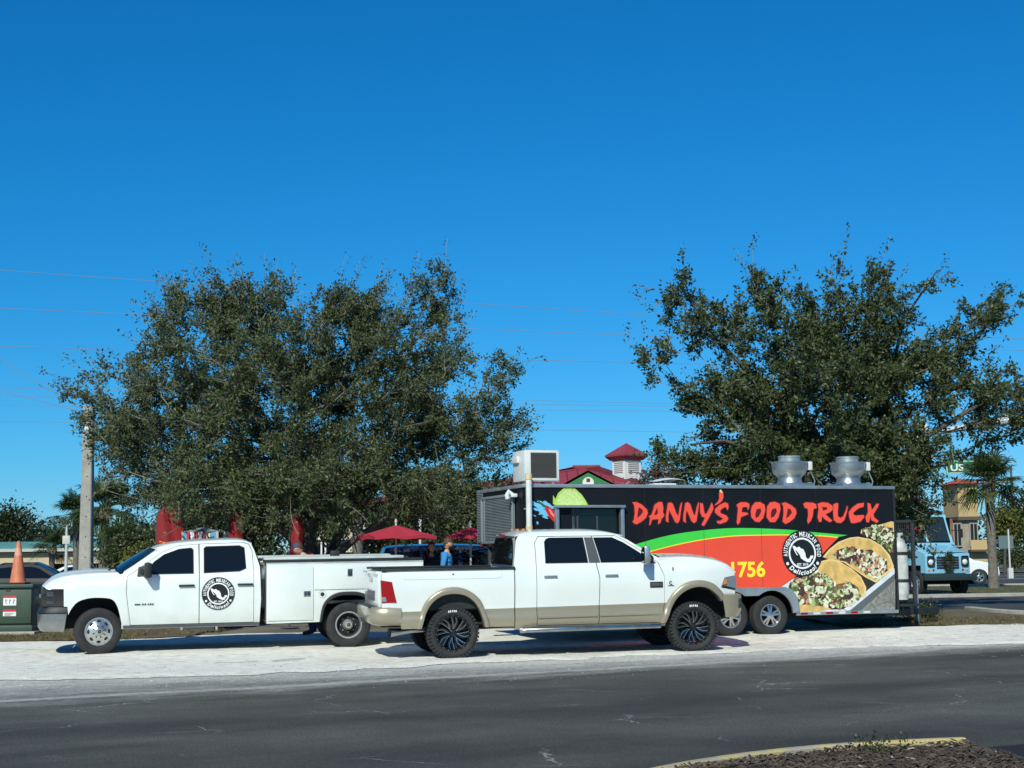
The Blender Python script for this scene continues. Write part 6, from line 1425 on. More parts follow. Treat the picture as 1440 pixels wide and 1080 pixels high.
# ---------------------------------------------------------------- ordinary cars
def build_car(name, label, cat, loc, rotz, paint, kind='sedan', group=None):
    T = thing(name, loc, label, cat, rotz, group)
    if kind == 'sedan':
        Lc, W2, ax, R = 4.75, .90, (.98, 3.78), .33
        top = [(4.66, .22), (4.74, .42), (4.68, .60), (4.40, .73), (3.55, .90), (3.2, .95), (1.0, 1.0), (.25, .985), (.06, .90), (.0, .60), (.05, .25)]
        gh = [(.55, .96), (1.45, 1.38), (1.75, 1.42), (2.45, 1.43), (2.75, 1.38), (3.62, .90)]
        wins = [[(1.05, 1.0), (1.55, 1.30), (2.02, 1.345), (2.02, .985)], [(2.10, .985), (2.10, 1.345), (2.55, 1.33), (2.76, 1.28), (3.28, .965)]]
    else:
        Lc, W2, ax, R = 4.75, .94, (.98, 3.78), .36
        top = [(4.64, .26), (4.74, .50), (4.70, .80), (4.50, .96), (3.75, 1.10), (3.4, 1.13), (.6, 1.15), (.12, 1.10), (.02, .90), (.0, .60), (.06, .28)]
        gh = [(.06, 1.10), (.28, 1.55), (.45, 1.68), (1.5, 1.72), (2.4, 1.70), (2.8, 1.62), (3.62, 1.10)]
        wins = [[(.48, 1.20), (.56, 1.55), (1.15, 1.60), (1.15, 1.18)], [(1.25, 1.18), (1.25, 1.60), (2.05, 1.61), (2.05, 1.17)], [(2.13, 1.17), (2.13, 1.61), (2.5, 1.58), (2.75, 1.50), (3.28, 1.16)]]
    belt = top[5][1]
    def yf(x, z):
        w = itp(z, [.2, .35, .6, belt-.1, belt, belt+.25, belt+.5], [W2-.06, W2-.01, W2, W2-.015, W2-.05, W2-.17, W2-.30])
        w -= .10*max(0, (x-3.9)/.8)**2 + .07*max(0, (.6-x)/.6)**2; return w
    lo = [(.05, .25)]
    for c in ax: lo += [(c + (R+.06)*math.cos(a), .30 + (R+.06)*math.sin(a)) for a in fr(math.pi-.05, .05, 12)]
    side = lo + [(4.66, .24)] + top[1:-1]
    panel('body_side', side, yf, [paint], T, step=.25, thick=.05)
    tp = curve_pts(top, 3); m = MB()
    m.grid(lambda u, i: (tp[int(i)][0], u*(yf(*tp[int(i)])-.004), tp[int(i)][1] + .035*(1-u*u)*(tp[int(i)][1] > .7)), fr(-1, 1, 13), range(len(tp))); m.build('body', paint, T, smooth=50)
    # greenhouse
    panel('pillar_frame', gh, yf, [paint], T, holes=wins, step=.3, thick=.03, off=-.004)
    for w in wins: panel('side_window', w, yf, [GLASS], T, off=-.014, thick=0, step=.3)
    g2 = curve_pts(gh, 4); n = len(g2); m = MB(); m2 = MB()
    i0, i1 = (5, n-6)
    f = lambda u, i: (g2[int(i)][0], u*(yf(*g2[int(i)])-.006), g2[int(i)][1] + .05*(1-u*u))
    m.grid(f, fr(-1, 1, 11), range(i0, i1+1)); m.build('roof', paint, T, smooth=50)
    m2.grid(f, fr(-1, 1, 11), range(i1, n)); m2.build('windscreen', GLASS, T, smooth=50)
    m2 = MB(); m2.grid(f, fr(-1, 1, 11), range(0, i0+1)); m2.build('rear_window', GLASS, T, smooth=50)
    for s in (-1, 1):
        m = MB(); m.bbox((Lc-.22, s*(W2-.22), top[2][1]+.04), (.16, .30, .11), .03); m.build('headlight', CLEARLENS, T)
        m = MB(); m.bbox((.09, s*(W2-.20), belt-.20), (.12, .26, .13), .03); m.build('tail_light', REDLENS, T)
        m = MB(); m.bbox((3.25, s*(W2+.06), belt+.06), (.12, .2, .13), .04); m.build('side_mirror', paint, T)
        for x in (1.35, 2.25):
            m = MB(); m.bbox((x, s*(yf(x, belt-.12)+.012), belt-.13), (.18, .02, .03), .006); m.build('door_handle', paint, T)
        for c in ax: add_wheel(T, (c, s*(W2-.12), R), R, R*.62, .22, 'alloy', 0 if s < 0 else math.pi, lugs=False)
    m = MB(); m.box((Lc/2, 0, .34), (Lc-.5, W2*1.3, .22)); m.bbox((Lc-.06, 0, .48), (.08, 1.2, .16), .02); m.build('underbody', DARK, T)
    return T

# ---------------------------------------------------------------- light-blue step van
def build_van():
    Y0 = 53.0; loc = gpos(1309, Y0)
    T = thing('step_van', loc, 'light blue vintage step van with grille wreath beyond the trailer', 'van', rad(-72))
    BLUE = mat('van_blue', (.23, .52, .69), .4, coat=.4, var=.05, vscale=1.5); W = .98
    # local: forward = +x
    m = MB(); prof = [(-5.2, .62), (-.05, .62), (-.05, 1.72), (-.12, 1.78), (-.52, 2.72), (-.66, 2.88), (-.9, 2.95), (-5.1, 2.95), (-5.2, 2.85)]
    for s in (-1, 1):
        q = MB(); q.sheet([[(a, b) for a, b in prof], [(-.75, 1.82), (-.25, 1.82), (-.58, 2.58), (-.75, 2.58)], [(-1.75, 1.25), (-.9, 1.25), (-.9, 2.6), (-1.75, 2.6)]], lambda a, b: (a, s*W, b)); q.build('side_panel', BLUE, T, smooth=0)
        q = MB(); q.box((-1.3, s*(W-.03), 1.9), (.9, .02, 1.4)); q.box((-.5, s*(W-.03), 2.2), (.6, .02, .9)); q.build('side_window', GLASS, T)
        q = MB(); q.box((-1.32, s*(W-.012), .95), (.85, .02, .62)); q.build('sliding_door', BLUE, T)
    m.grid(lambda u, i: (prof[int(i)][0], u*W, prof[int(i)][1]), fr(-1, 1, 5), [5, 6, 7, 8]); m.box((-5.18, 0, 1.75), (.04, 2*W-.02, 2.2)); m.build('body_shell', BLUE, T, smooth=20)
    # windscreen in two panes
    m = MB(); m.box((-.075, 0, 1.745), (.09, 2*W, .07)); m.build('cowl', BLUE, T)
    for s in (-1, 1):
        q = MB(); q.add([(-.14, s*.05, 1.83), (-.14, s*(W-.09), 1.83), (-.50, s*(W-.09), 2.66), (-.50, s*.05, 2.66)], [(0,1,2,3)]); q.build('windscreen_pane', mat('van_glass', (.02, .03, .035), .04, spec=.6), T)
        q = MB(); q.tube([(-.12, s*(W-.03), 1.76), (-.53, s*(W-.03), 2.74)], .045, 6); q.build('windscreen_pillar', BLUE, T)
        q = MB(); q.tube([(-.10, s*.25, 1.80), (-.32, s*.55, 2.28)], .015, 5); q.build('wiper', BLACK, T)
    m = MB(); m.tube([(-.13, 0, 1.80), (-.52, 0, 2.70)], .04, 6); m.box((-.54, 0, 2.72), (.08, 2*W, .08)); m.build('screen_divider', BLUE, T)
    m = MB(); m.box((-.30, -.45, 2.2), (.04, .8, .75)); m.build('sun_curtain', mat('van_red_cloth', (.35, .02, .05), .8), T)
    m = MB(); m.box((-.65, 0, 1.75), (.05, 2*W-.1, 2.2)); m.build('cab_bulkhead', DARK, T)
    # bonnet and front
    def hood(u, t):
        w = .90 - .06*t; x = -.05 + 1.02*t; return (x, w*math.sin(u*math.pi/2), 1.73 - .27*t - .02*t*t + .07*max(0, math.cos(u*math.pi/2))**.5 - .06)
    m = MB(); m.grid(hood, fr(-1, 1, 17), fr(0, 1, 8))
    for s in (-1, 1): m.add([(-.05, s*.90, 1.67), (.97, s*.84, 1.38), (.97, s*.84, .76), (.70, s*.86, .76), (.70, s*.86, 1.02), (-.05, s*.90, 1.02)], [(0,1,4,5), (1,2,3,4)])
    m.build('bonnet', BLUE, T, smooth=40)
    m = MB(); m.bbox((.965, 0, 1.08), (.07, 1.74, .68), .03); ff = m.build('front_panel', BLUE, T)
    for k in range(5):
        m = MB(); m.bbox((1.005, 0, .92+k*.085), (.03, .86, .045), .008); m.build('grille_slot', BLACK, ff)
        m = MB(); m.bbox((1.012, 0, .962+k*.085), (.03, .86, .022), .006); m.build('grille_bar', ALLOY, ff)
    for s in (-1, 1):
        m = MB(); m.bbox((1.005, s*.66, 1.15), (.03, .27, .36), .06); hb = m.build('headlight_bezel', BLACK, ff)
        m = MB(); m.lathe([(.0005, .06), (.06, .05), (.095, .02), (.10, .0)], 18, 'x', c=(1.015, s*.66, 1.12)); m.build('headlight', mat('lamp_glass', (.65, .68, .70), .1, coat=1), hb)
        for dy in (-.09, .09):
            m = MB(); m.lathe([(.0005, .03), (.035, .02), (.04, 0)], 12, 'x', c=(1.0, s*.66+dy, .86)); m.build('marker_lamp', AMBER if dy*s > 0 else REDLENS, ff)
    m = MB(); m.bbox((1.10, 0, .62), (.14, 2.02, .22), .02); m.build('front_bumper', mat('bumper_dark', (.02, .035, .035), .5), T)
    rg = random.Random(5); m = MB()
    for k in range(900):
        a = rg.uniform(0, 6.3); r = rg.gauss(.8, .18); c = Vector((1.05 + rg.uniform(0, .07), .19*r*math.cos(a), 1.10 + .36*r*math.sin(a))); d = Vector((rg.gauss(.3, .6), rg.gauss(0, 1), rg.gauss(0, 1))).normalized()*.06; e = d.cross(Vector((1, .3, .2))).normalized()*.012
        m.add([c - e, c + e, c + d], [(0, 1, 2)])
    m.build('wreath', leafmat('wreath_green', (.02, .04, .018), (.06, .07, .03)), T, smooth=0)['kind'] = 'stuff'
    for s in (-1, 1):
        add_wheel(T, (.42, s*.80, .42), .42, .25, .24, 'steel_front', 0 if s < 0 else math.pi, lugs=False)
        add_wheel(T, (-3.6, s*.80, .42), .42, .25, .24, 'steel_rear', 0 if s < 0 else math.pi, lugs=False)
    m = MB(); m.box((-2.1, 0, .60), (5.8, 1.2, .16)); m.box((.42, 0, .45), (.2, 1.4, .1)); m.box((.3, 0, .85), (1.0, 1.5, .3)); m.build('chassis', DARK, T)
    for s in (-1, 1):
        m = MB(); m.tube([(-.15, s*W, 2.2), (.05, s*(W+.2), 2.2)], .015, 5); m.bbox((.05, s*(W+.22), 2.1), (.05, .16, .3), .02); m.build('side_mirror', BLACK, T)
    return T

# ---------------------------------------------------------------- people
SKIN = mat('skin', (.52, .30, .21), .55); 
def person(label, loc, rotz, pose, shirt, trousers, hair, extra=None, hairlong=False, beard=False, h=1.8):
    """body grown with the Skin modifier; faces front = +x"""
    T = thing('person', loc, label, 'person', rotz); k = h/1.8
    J = dict(pel=(0, 0, .95), wai=(0, 0, 1.10), che=(.0, 0, 1.32), nek=(0, 0, 1.50), hd=(.02, 0, 1.58),
             shl=(0, .19, 1.45), ell=(-.03, .26, 1.17), wrl=(.10, .25, .95), shr=(0, -.19, 1.45), elr=(-.03, -.26, 1.17), wrr=(.10, -.25, .95),
             hil=(0, .10, .92), knl=(.03, .11, .50), anl=(-.03, .11, .09), tol=(.14, .13, .04), hir=(0, -.10, .92), knr=(.0, -.11, .50), anr=(-.05, -.11, .09), tor=(.12, -.13, .04))
    J.update({a: b for a, b in pose.items() if a != 'tilt'})
    rad_ = dict(pel=(.15, .125), wai=(.145, .115), che=(.17, .125), nek=(.058, .058), hd=(.06, .06), shl=(.075, .075), ell=(.046, .046), wrl=(.032, .03), shr=(.075, .075), elr=(.046, .046), wrr=(.032, .03), hil=(.09, .09), knl=(.062, .062), anl=(.045, .045), tol=(.04, .03), hir=(.09, .09), knr=(.062, .062), anr=(.045, .045), tor=(.04, .03))
    E = [('pel', 'wai'), ('wai', 'che'), ('che', 'nek'), ('nek', 'hd'), ('che', 'shl'), ('shl', 'ell'), ('ell', 'wrl'), ('che', 'shr'), ('shr', 'elr'), ('elr', 'wrr'), ('pel', 'hil'), ('hil', 'knl'), ('knl', 'anl'), ('anl', 'tol'), ('pel', 'hir'), ('hir', 'knr'), ('knr', 'anr'), ('anr', 'tor')]
    nm = list(J); me = bpy.data.meshes.new('body'); me.from_pydata([tuple(c*k for c in J[n]) for n in nm], [(nm.index(a), nm.index(b)) for a, b in E], [])
    ob = bpy.data.objects.new('body_tmp', me); col.objects.link(ob)
    md = ob.modifiers.new('skin', 'SKIN'); md.use_smooth_shade = True
    sv = me.skin_vertices[0].data if me.skin_vertices else None
    if sv is None:
        bm = bmesh.new(); bm.from_mesh(me); bm.verts.layers.skin.verify(); bm.to_mesh(me); bm.free(); sv = me.skin_vertices[0].data
    for i, n in enumerate(nm): sv[i].radius = (rad_[n][0]*k, rad_[n][1]*k)
    sv[nm.index('pel')].use_root = True
    ss = ob.modifiers.new('sub', 'SUBSURF'); ss.levels = 2; ss.render_levels = 2
    dg = bpy.context.evaluated_depsgraph_get(); bme = bpy.data.meshes.new_from_object(ob.evaluated_get(dg))
    m = MB(); m.v = [tuple(v.co) for v in bme.vertices]; m.f = [tuple(p.vertices) for p in bme.polygons]
    zw = 1.0*k; zn = J['nek'][2]*k
    for p in bme.polygons:
        c = p.center; wx = c.z
        ee = min((c - Vector(J[j])*k).length for j in ('ell', 'elr')); wr = min((c - Vector(J[j])*k).length for j in ('wrl', 'wrr'))
        lower = c.z < zw and abs(c.y) < .22*k and not (wr < .2*k and abs(c.y) > .19*k)
        m.mi.append(3 if c.z < .085*k else 2 if lower else (0 if (wr < ee*1.35 and abs(c.y) > .17*k) or (c.z > zn-.03*k and math.hypot(c.x-J['nek'][0]*k, c.y) < .085*k) else 1))
    bpy.data.objects.remove(ob); bpy.data.meshes.remove(bme)
    # head with face, built into the same mesh
    H = Vector(J['hd'])*k; tilt = Matrix.Rotation(pose.get('tilt', (0,))[0], 3, 'Y') if 'tilt' in pose else Matrix.Identity(3)
    hc = H + tilt @ Vector((.015*k, 0, .10*k)); V = []; nu, nv = 16, 12
    for j in range(nv+1):
        th = math.pi*j/nv
        for i in range(nu):
            ph = 2*math.pi*i/nu; x, y, z = math.sin(th)*math.cos(ph), math.sin(th)*math.sin(ph), math.cos(th)
            rx, ry, rz = .098, .076, .120
            if z < 0: rx *= 1 - .10*(-z); ry *= 1 - .28*(-z)**1.5
            p = Vector((x*rx, y*ry, z*rz))
            if x > .5:
                if abs(y) < .25: p.x += .020*math.exp(-((z+.12)/.16)**2)*(1-abs(y)/.25) - .004*math.exp(-((z+.42)/.06)**2)
                p.x -= .008*math.exp(-((z-.08)/.12)**2)*math.exp(-((abs(y)-.38)/.15)**2)
            V.append(hc + tilt @ (p*k))
    m.add(V, [(j*nu+i, j*nu+(i+1) % nu, (j+1)*nu+(i+1) % nu, (j+1)*nu+i) for j in range(nv) for i in range(nu)], 0)
    for s in (-1, 1):
        m.lathe([(.0005, .012*k), (.02*k, .008*k), (.024*k, 0)], 8, 'y', c=tuple(hc + tilt @ Vector((-.005*k, s*.078*k - .006, -.01*k))), mi=0)
        m.lathe([(.0005, .004*k), (.010*k, 0)], 8, 'x', c=tuple(hc + tilt @ Vector((.087*k, s*.031*k, .012*k))), mi=4)
    m.box(tuple(hc + tilt @ Vector((.088*k, 0, -.058*k))), (.008*k, .045*k, .008*k), 5)
    # hands: palm and five fingers
    for w, e in (('wrl', 'ell'), ('wrr', 'elr')):
        a, b = Vector(J[w])*k, Vector(J[e])*k; d = (a-b).normalized(); s_ = d.cross(Vector((0, 1, 0))).normalized(); u_ = s_.cross(d).normalized()
        m.tube([a - d*.01, a + d*.04, a + d*.09], [.026*k, .036*k, .032*k], 8, mi=0)
        for q in range(4):
            o = a + d*.085*k + s_*(.026 - .0175*q)*k; l = (.062, .072, .068, .052)[q]*k; m.tube([o, o + d*l*.5, o + d*l*.85 + u_*l*.25], [.0095*k, .009*k, .007*k], 6, mi=0)
        o = a + d*.03*k + s_*.03*k; m.tube([o, o + d*.03*k + s_*.028*k, o + d*.06*k + s_*.032*k], [.011*k, .010*k, .008*k], 6, mi=0)
    m.build('body', [SKIN, shirt, trousers, mat('shoe', (.03, .03, .03), .7), mat('eye', (.02, .015, .01), .3), mat('lip', (.35, .12, .10), .6)], T, smooth=60)
    # hair shell
    if hair:
        q = MB(); V = []; ok = []
        for j in range(nv+1):
            th = math.pi*j/nv
            for i in range(nu):
                ph = 2*math.pi*i/nu; x, y, z = math.sin(th)*math.cos(ph), math.sin(th)*math.sin(ph), math.cos(th)
                n_ = 1.09 + .05*vnoise(x*6+3, y*6+z*5); p = Vector((x*.098*n_, y*.078*n_, z*.124*n_))
                if hairlong and z < .2: p = Vector((min(p.x, .02)*1.15 - .02, p.y*1.2, p.z - .17*(0.2-z)))
                V.append(hc + tilt @ (p*k)); lim = (.25 if x > .35 else -.25 - .35*max(0, -x)) if not hairlong else (.35 if x > .35 else -1.1)
                ok.append(z > lim)
        F = []
        for j in range(nv):
            for i in range(nu):
                f = (j*nu+i, j*nu+(i+1) % nu, (j+1)*nu+(i+1) % nu, (j+1)*nu+i)
                if all(ok[t] for t in f): F.append(f)
        q.add(V, F); q.build('hair', hair, T, smooth=60)
    if beard:
        q = MB(); V = []
        q.grid(lambda a, b: tuple(hc + tilt @ (Vector((.100*math.cos(a)*math.cos(b)*1.02, .072*math.sin(a)*math.cos(b)*1.05, .124*math.sin(b)))*k)), fr(-1.35, 1.35, 13), fr(-1.25, -.38, 7)); q.build('beard', hair, T, smooth=60)
    if extra: extra(T, hc, tilt, k)
    return T
# ---------------------------------------------------------------- smaller things
def build_transformer():
    Y = 32.0; x1 = gx(47, Y); x0 = gx(-58, Y); zg = tz(0, Y); za = atY(30, 888, Y)[2]; zt = atY(30, 822, Y)[2]
    cx = (x0+x1)/2; w = x1-x0; D = .85
    m = MB(); m.bbox((cx, Y+D/2, (zg+za)/2-.03), (w+.16, D+.16, za-zg+.06), .015); tag(m.build('concrete_pad', CONC), 'concrete slab under the green transformer cabinet', 'slab')
    T = thing('transformer_cabinet', (cx, Y+D/2, za), 'dark green metal transformer cabinet with warning labels', 'transformer')
    GR = mat('cabinet_green', (.035, .062, .038), .5, coat=.15, var=.12, vscale=3)
    h = zt-za
    m = MB(); m.bbox((0, 0, h/2+.03), (w-.04, D-.04, h-.06), .012); m.bbox((0, 0, .06), (w, D, .12), .01); m.build('cabinet', GR, T)
    m = MB(); m.bbox((0, -.02, h-.03), (w+.03, D+.05, .07), .015); m.build('lid', GR, T)
    m = MB(); m.bbox((.05, -D/2-.002, h*.53), (w-.14, .04, h*.72), .01); dr = m.build('door', GR, T)
    xr = w/2
    WHT = mat('label_white', (.72, .72, .70), .5); RD = mat('label_red', (.50, .03, .03), .5); BK = mat('label_black', (.03, .03, .03), .6)
    for zc, hh in ((h*.66, .20), (h*.40, .135)):
        lx = xr-.46
        m = MB(); m.box((lx, -D/2-.026, zc), (.27, .006, hh)); lb = m.build('warning_label', WHT, dr)
        m = MB(); m.box((lx, -D/2-.0305, zc+hh/2-.022), (.27, .004, .044)); m.build('label_band', RD, lb)
        if hh > .15:
            m = MB()
            for dx in (-.08, 0, .08): m.box((lx+dx, -D/2-.0305, zc-.02), (.012, .004, .09), rot=Matrix.Rotation(dx*3, 3, 'Y')); m.box((lx+dx+.012, -D/2-.0306, zc+.01), (.03, .004, .012), rot=Matrix.Rotation(.8, 3, 'Y'))
            m.build('label_pictogram', BK, lb)
        else:
            m = MB()
            for q in range(3): m.box((lx-.02*q, -D/2-.0305, zc-.005-.025*q), (.20-.04*q, .004, .008))
            m.build('label_text_lines', BK, lb)
    m = MB(); m.box((xr-.50, -D/2-.028, h*.88), (.10, .01, .035)); m.build('number_plate', BK, T)
    m = MB(); m.bbox((xr-.72, -D/2-.04, h*.50), (.05, .05, .10), .01); m.build('padlock', mat('brass', (.45, .32, .08), .35, metal=.9), dr)
    m = MB(); m.bbox((xr-.12, -D/2-.03, h*.95), (.10, .015, .025), .004); m.build('hasp', GALV, T)
    # traffic cone on the lid
    bx = gx(21, Y+.12); c = thing('traffic_cone', (bx, Y+.12+.22, zt+.008), 'faded orange traffic cone standing on the green transformer cabinet', 'traffic cone')
    hc = atY(21, 761, Y+.34)[2] - zt - .008
    OR = mat('cone_orange', (.56, .17, .08), .6, var=.18, vscale=7)
    m = MB(); m.bbox((0, 0, .017), (.42, .42, .034), .012); m.build('base', mat('cone_base', (.02, .02, .02), .8), c)
    m = MB(); m.lathe([(.175, .034), (.165, .05), (.160, .07), (.045, hc-.05), (.036, hc-.02), (.036, hc), (.026, hc), (.026, hc-.1)], 28); m.build('cone_body', OR, c, smooth=50)
    m = MB(); m.lathe([(.083, hc*.66), (.0845, hc*.66), (.062, hc*.84), (.0605, hc*.84)], 28); m.build('faded_band', mat('cone_faded', (.62, .30, .20), .6, var=.2, vscale=9), c, smooth=50)
def build_poles():
    b = gpos(121, 46); zt = atY(121, 571, 46)[2]
    T = thing('utility_pole', b, 'square pale concrete utility pole rising beside the oak', 'utility pole'); h = zt-b.z
    CP = surf_mat('pole_concrete', [(.3, (.27, .26, .23)), (.7, (.40, .385, .345))], 3, .9, .3, 30)
    m = MB(); a = .20; bb = .135; ch = .03
    def rg_(s, z): return [(x*s/1.0, y*s, z) for x, y in ((-1+.15, -1), (1-.15, -1), (1, -1+.15), (1, 1-.15), (1-.15, 1), (-1+.15, 1), (-1, 1-.15), (-1, -1+.15))]
    V = rg_(a, -.3) + rg_(bb, h); m.add(V, [(i, (i+1) % 8, 8+(i+1) % 8, 8+i) for i in range(8)] + [tuple(range(8, 16))]); m.build('shaft', CP, T, smooth=20)
    m = MB()
    for k in range(7): m.lathe([(.0005, -.004), (.018, -.004), (.02, .01)], 8, 'y', c=(0.02, -(a+(bb-a)*(k*.6+1.6)/h)-.004, k*.6+1.6))
    m.build('bolt_hole', DARK, T)
    m = MB(); m.bbox((0, -bb-.05, h-.75), (.16, .10, .22), .02); m.tube([(0.1, -bb-.05, h-.8), (.25, -bb-.1, h-.95), (.3, -bb, h-1.1)], .015, 6); m.build('cable_bracket', GALV, T)
    # slim lamp post in the car park
    b = gpos(93, 92); zt = atY(93, 735, 92)[2]; T = thing('lamp_post', b, 'slim white lamp post in front of the teal roofed shops', 'lamp post'); h = zt-b.z
    m = MB(); m.tube([(0, 0, -.1), (0, 0, h)], [.11, .07], 10); m.build('post', mat('post_white', (.52, .52, .48), .6), T)
    m = MB(); m.bbox((0, 0, h*.74), (.45, .2, .5), .03); m.build('control_box', mat('post_white', (1, 1, 1)), T)
    m = MB(); m.tube([(0, 0, h), (0, -.3, h+.15), (0, -.9, h+.2)], .04, 8); m.bbox((0, -1.0, h+.18), (.22, .45, .10), .03); m.build('lamp_head', GREYPL, T)
    b = gpos(591, 50); zt = atY(591, 735, 50)[2]; T = thing('lamp_post', b, 'short white lamp post behind the red parasol', 'lamp post'); h = zt-b.z
    m = MB(); m.tube([(0, 0, -.1), (0, 0, h)], [.045, .04], 10); m.build('post', mat('post_white', (1, 1, 1)), T)
    m = MB(); m.lathe([(.0005, h+.22), (.06, h+.18), (.08, h+.08), (.05, h)], 12); m.build('lamp_head', mat('lamp_globe', (.6, .6, .56), .3), T)
def wire(y_mid, pa, pb, Y, label, r=.013, ext=(-260, 1700), end=None):
    (xa, ya), (xb, yb) = pa, pb; s = (yb-ya)/(xb-xa); x0, x1 = ext
    if end: x1 = end
    P = []
    for k in range(25):
        t = k/24; px = x0 + (x1-x0)*t; py = ya + s*(px-xa) + y_mid*(1-(2*t-1)**2); P.append(atY(px, py, Y))
    o = P[0]; m = MB(); m.tube([tuple(p-o) for p in P], r, 5); b = m.build('overhead_wire', mat('wire_grey', (.20, .21, .22), .6)); b.location = o
    tag(b, label, 'wire', 'wires crossing the sky')
def flag(px, Y, y_top, wpx, label, seed):
    b = gpos(px, Y); zt = atY(px, y_top, Y)[2]; h = zt-b.z; w = wpx*Y/FPX
    T = thing('feather_flag', b, label, 'flag', group='red feather flags')
    m = MB(); m.tube([(-w*.5, 0, 0), (-w*.5, 0, h*.8), (-w*.42, 0, h*.93), (-w*.1, 0, h), (w*.2, 0, h*.99)], .014, 6); m.build('pole', GREYPL, T)
    m = MB(); m.lathe([(.0005, .02), (.2, .02), (.22, .0)], 10, c=(-w*.5, 0, 0)); m.tube([(-w*.5, 0, 0), (-w*.5, 0, .3)], .02, 6); m.build('ground_spike', GREYPL, T)
    def f(u, v):
        z = .55 + (h-.58)*v; r = w*(1.0 if v < .82 else max(.05, 1-((v-.82)/.18)**2*.75)); l = -w*.5 + (0 if v < .82 else ((v-.82)/.18)**2*w*.35)
        return (l + r*u, (.10*math.sin(u*6+v*5+seed) + .04*math.sin(u*13+v*9))*(.15+u), z)
    m = MB(); m.grid(f, fr(0, 1, 9), fr(0, 1, 26)); m.build('sail', leafmat('flag_red', (.34, .025, .03), (.36, .028, .032), .35, .7), T, smooth=70)
def parasol(px, Y, ytop, ylow, wpx, label, rot, second=False):
    b = gpos(px, Y); zt = atY(px, ytop, Y)[2]-b.z; zl = atY(px, ylow, Y)[2]-b.z; hw = wpx/2*Y/FPX
    T = thing('parasol', b, label, 'parasol', rot); RC = leafmat('parasol_red', (.56, .045, .08), (.58, .047, .082), .3, .8)
    n = 8; m = MB(); V = [(0, 0, zt)]; rim = []
    for k in range(n*2):
        a = math.pi*k/n; sq = 1/max(abs(math.cos(a)), abs(math.sin(a))); sq = sq**.75
        V.append((hw*math.cos(a)*sq, hw*math.sin(a)*sq, zl + (0 if k % 2 == 0 else .03)))
    F = [(0, k+1, (k+1) % (2*n)+1) for k in range(2*n)]; o = len(V)
    for k in range(2*n): x, y, z = V[k+1]; V.append((x*.995, y*.995, z-.07))
    F += [(k+1, o+k, o+(k+1) % (2*n), (k+1) % (2*n)+1) for k in range(2*n)]; m.add(V, F); m.build('canopy', RC, T, smooth=0)
    m = MB(); m.tube([(0, 0, 0), (0, 0, zt+.08)], .022, 8); m.lathe([(.0005, zt+.14), (.03, zt+.11), (.03, zt+.06)], 8); m.build('pole', mat('post_white', (1, 1, 1)), T)
    for k in range(n):
        a = 2*math.pi*k/n; sq = 1/max(abs(math.cos(a)), abs(math.sin(a))); m = MB(); m.tube([(0, 0, zt-.03), (hw*math.cos(a)*sq**.75*.97, hw*math.sin(a)*sq**.75*.97, zl+.0)], .010, 4); m.build('rib', GREYPL, T)
    m = MB(); m.lathe([(.0005, .08), (.24, .06), (.26, 0), (.0005, 0)], 16); m.build('base', CONC, T)
    # picnic table under it
    t = thing('picnic_table', (b.x, b.y, b.z), 'round table standing under the %s parasol' % ('second' if second else 'large'), 'table')
    m = MB(); m.lathe([(.03, .70), (.55, .70), (.56, .72), (.55, .745), (.03, .745)], 24); m.build('tabletop', GALV, t)
    for k in range(4):
        a = math.pi/4 + k*math.pi/2; m = MB(); m.tube([(.38*math.cos(a), .38*math.sin(a), 0), (.30*math.cos(a), .30*math.sin(a), .71)], .02, 6); m.build('leg', GALV, t)
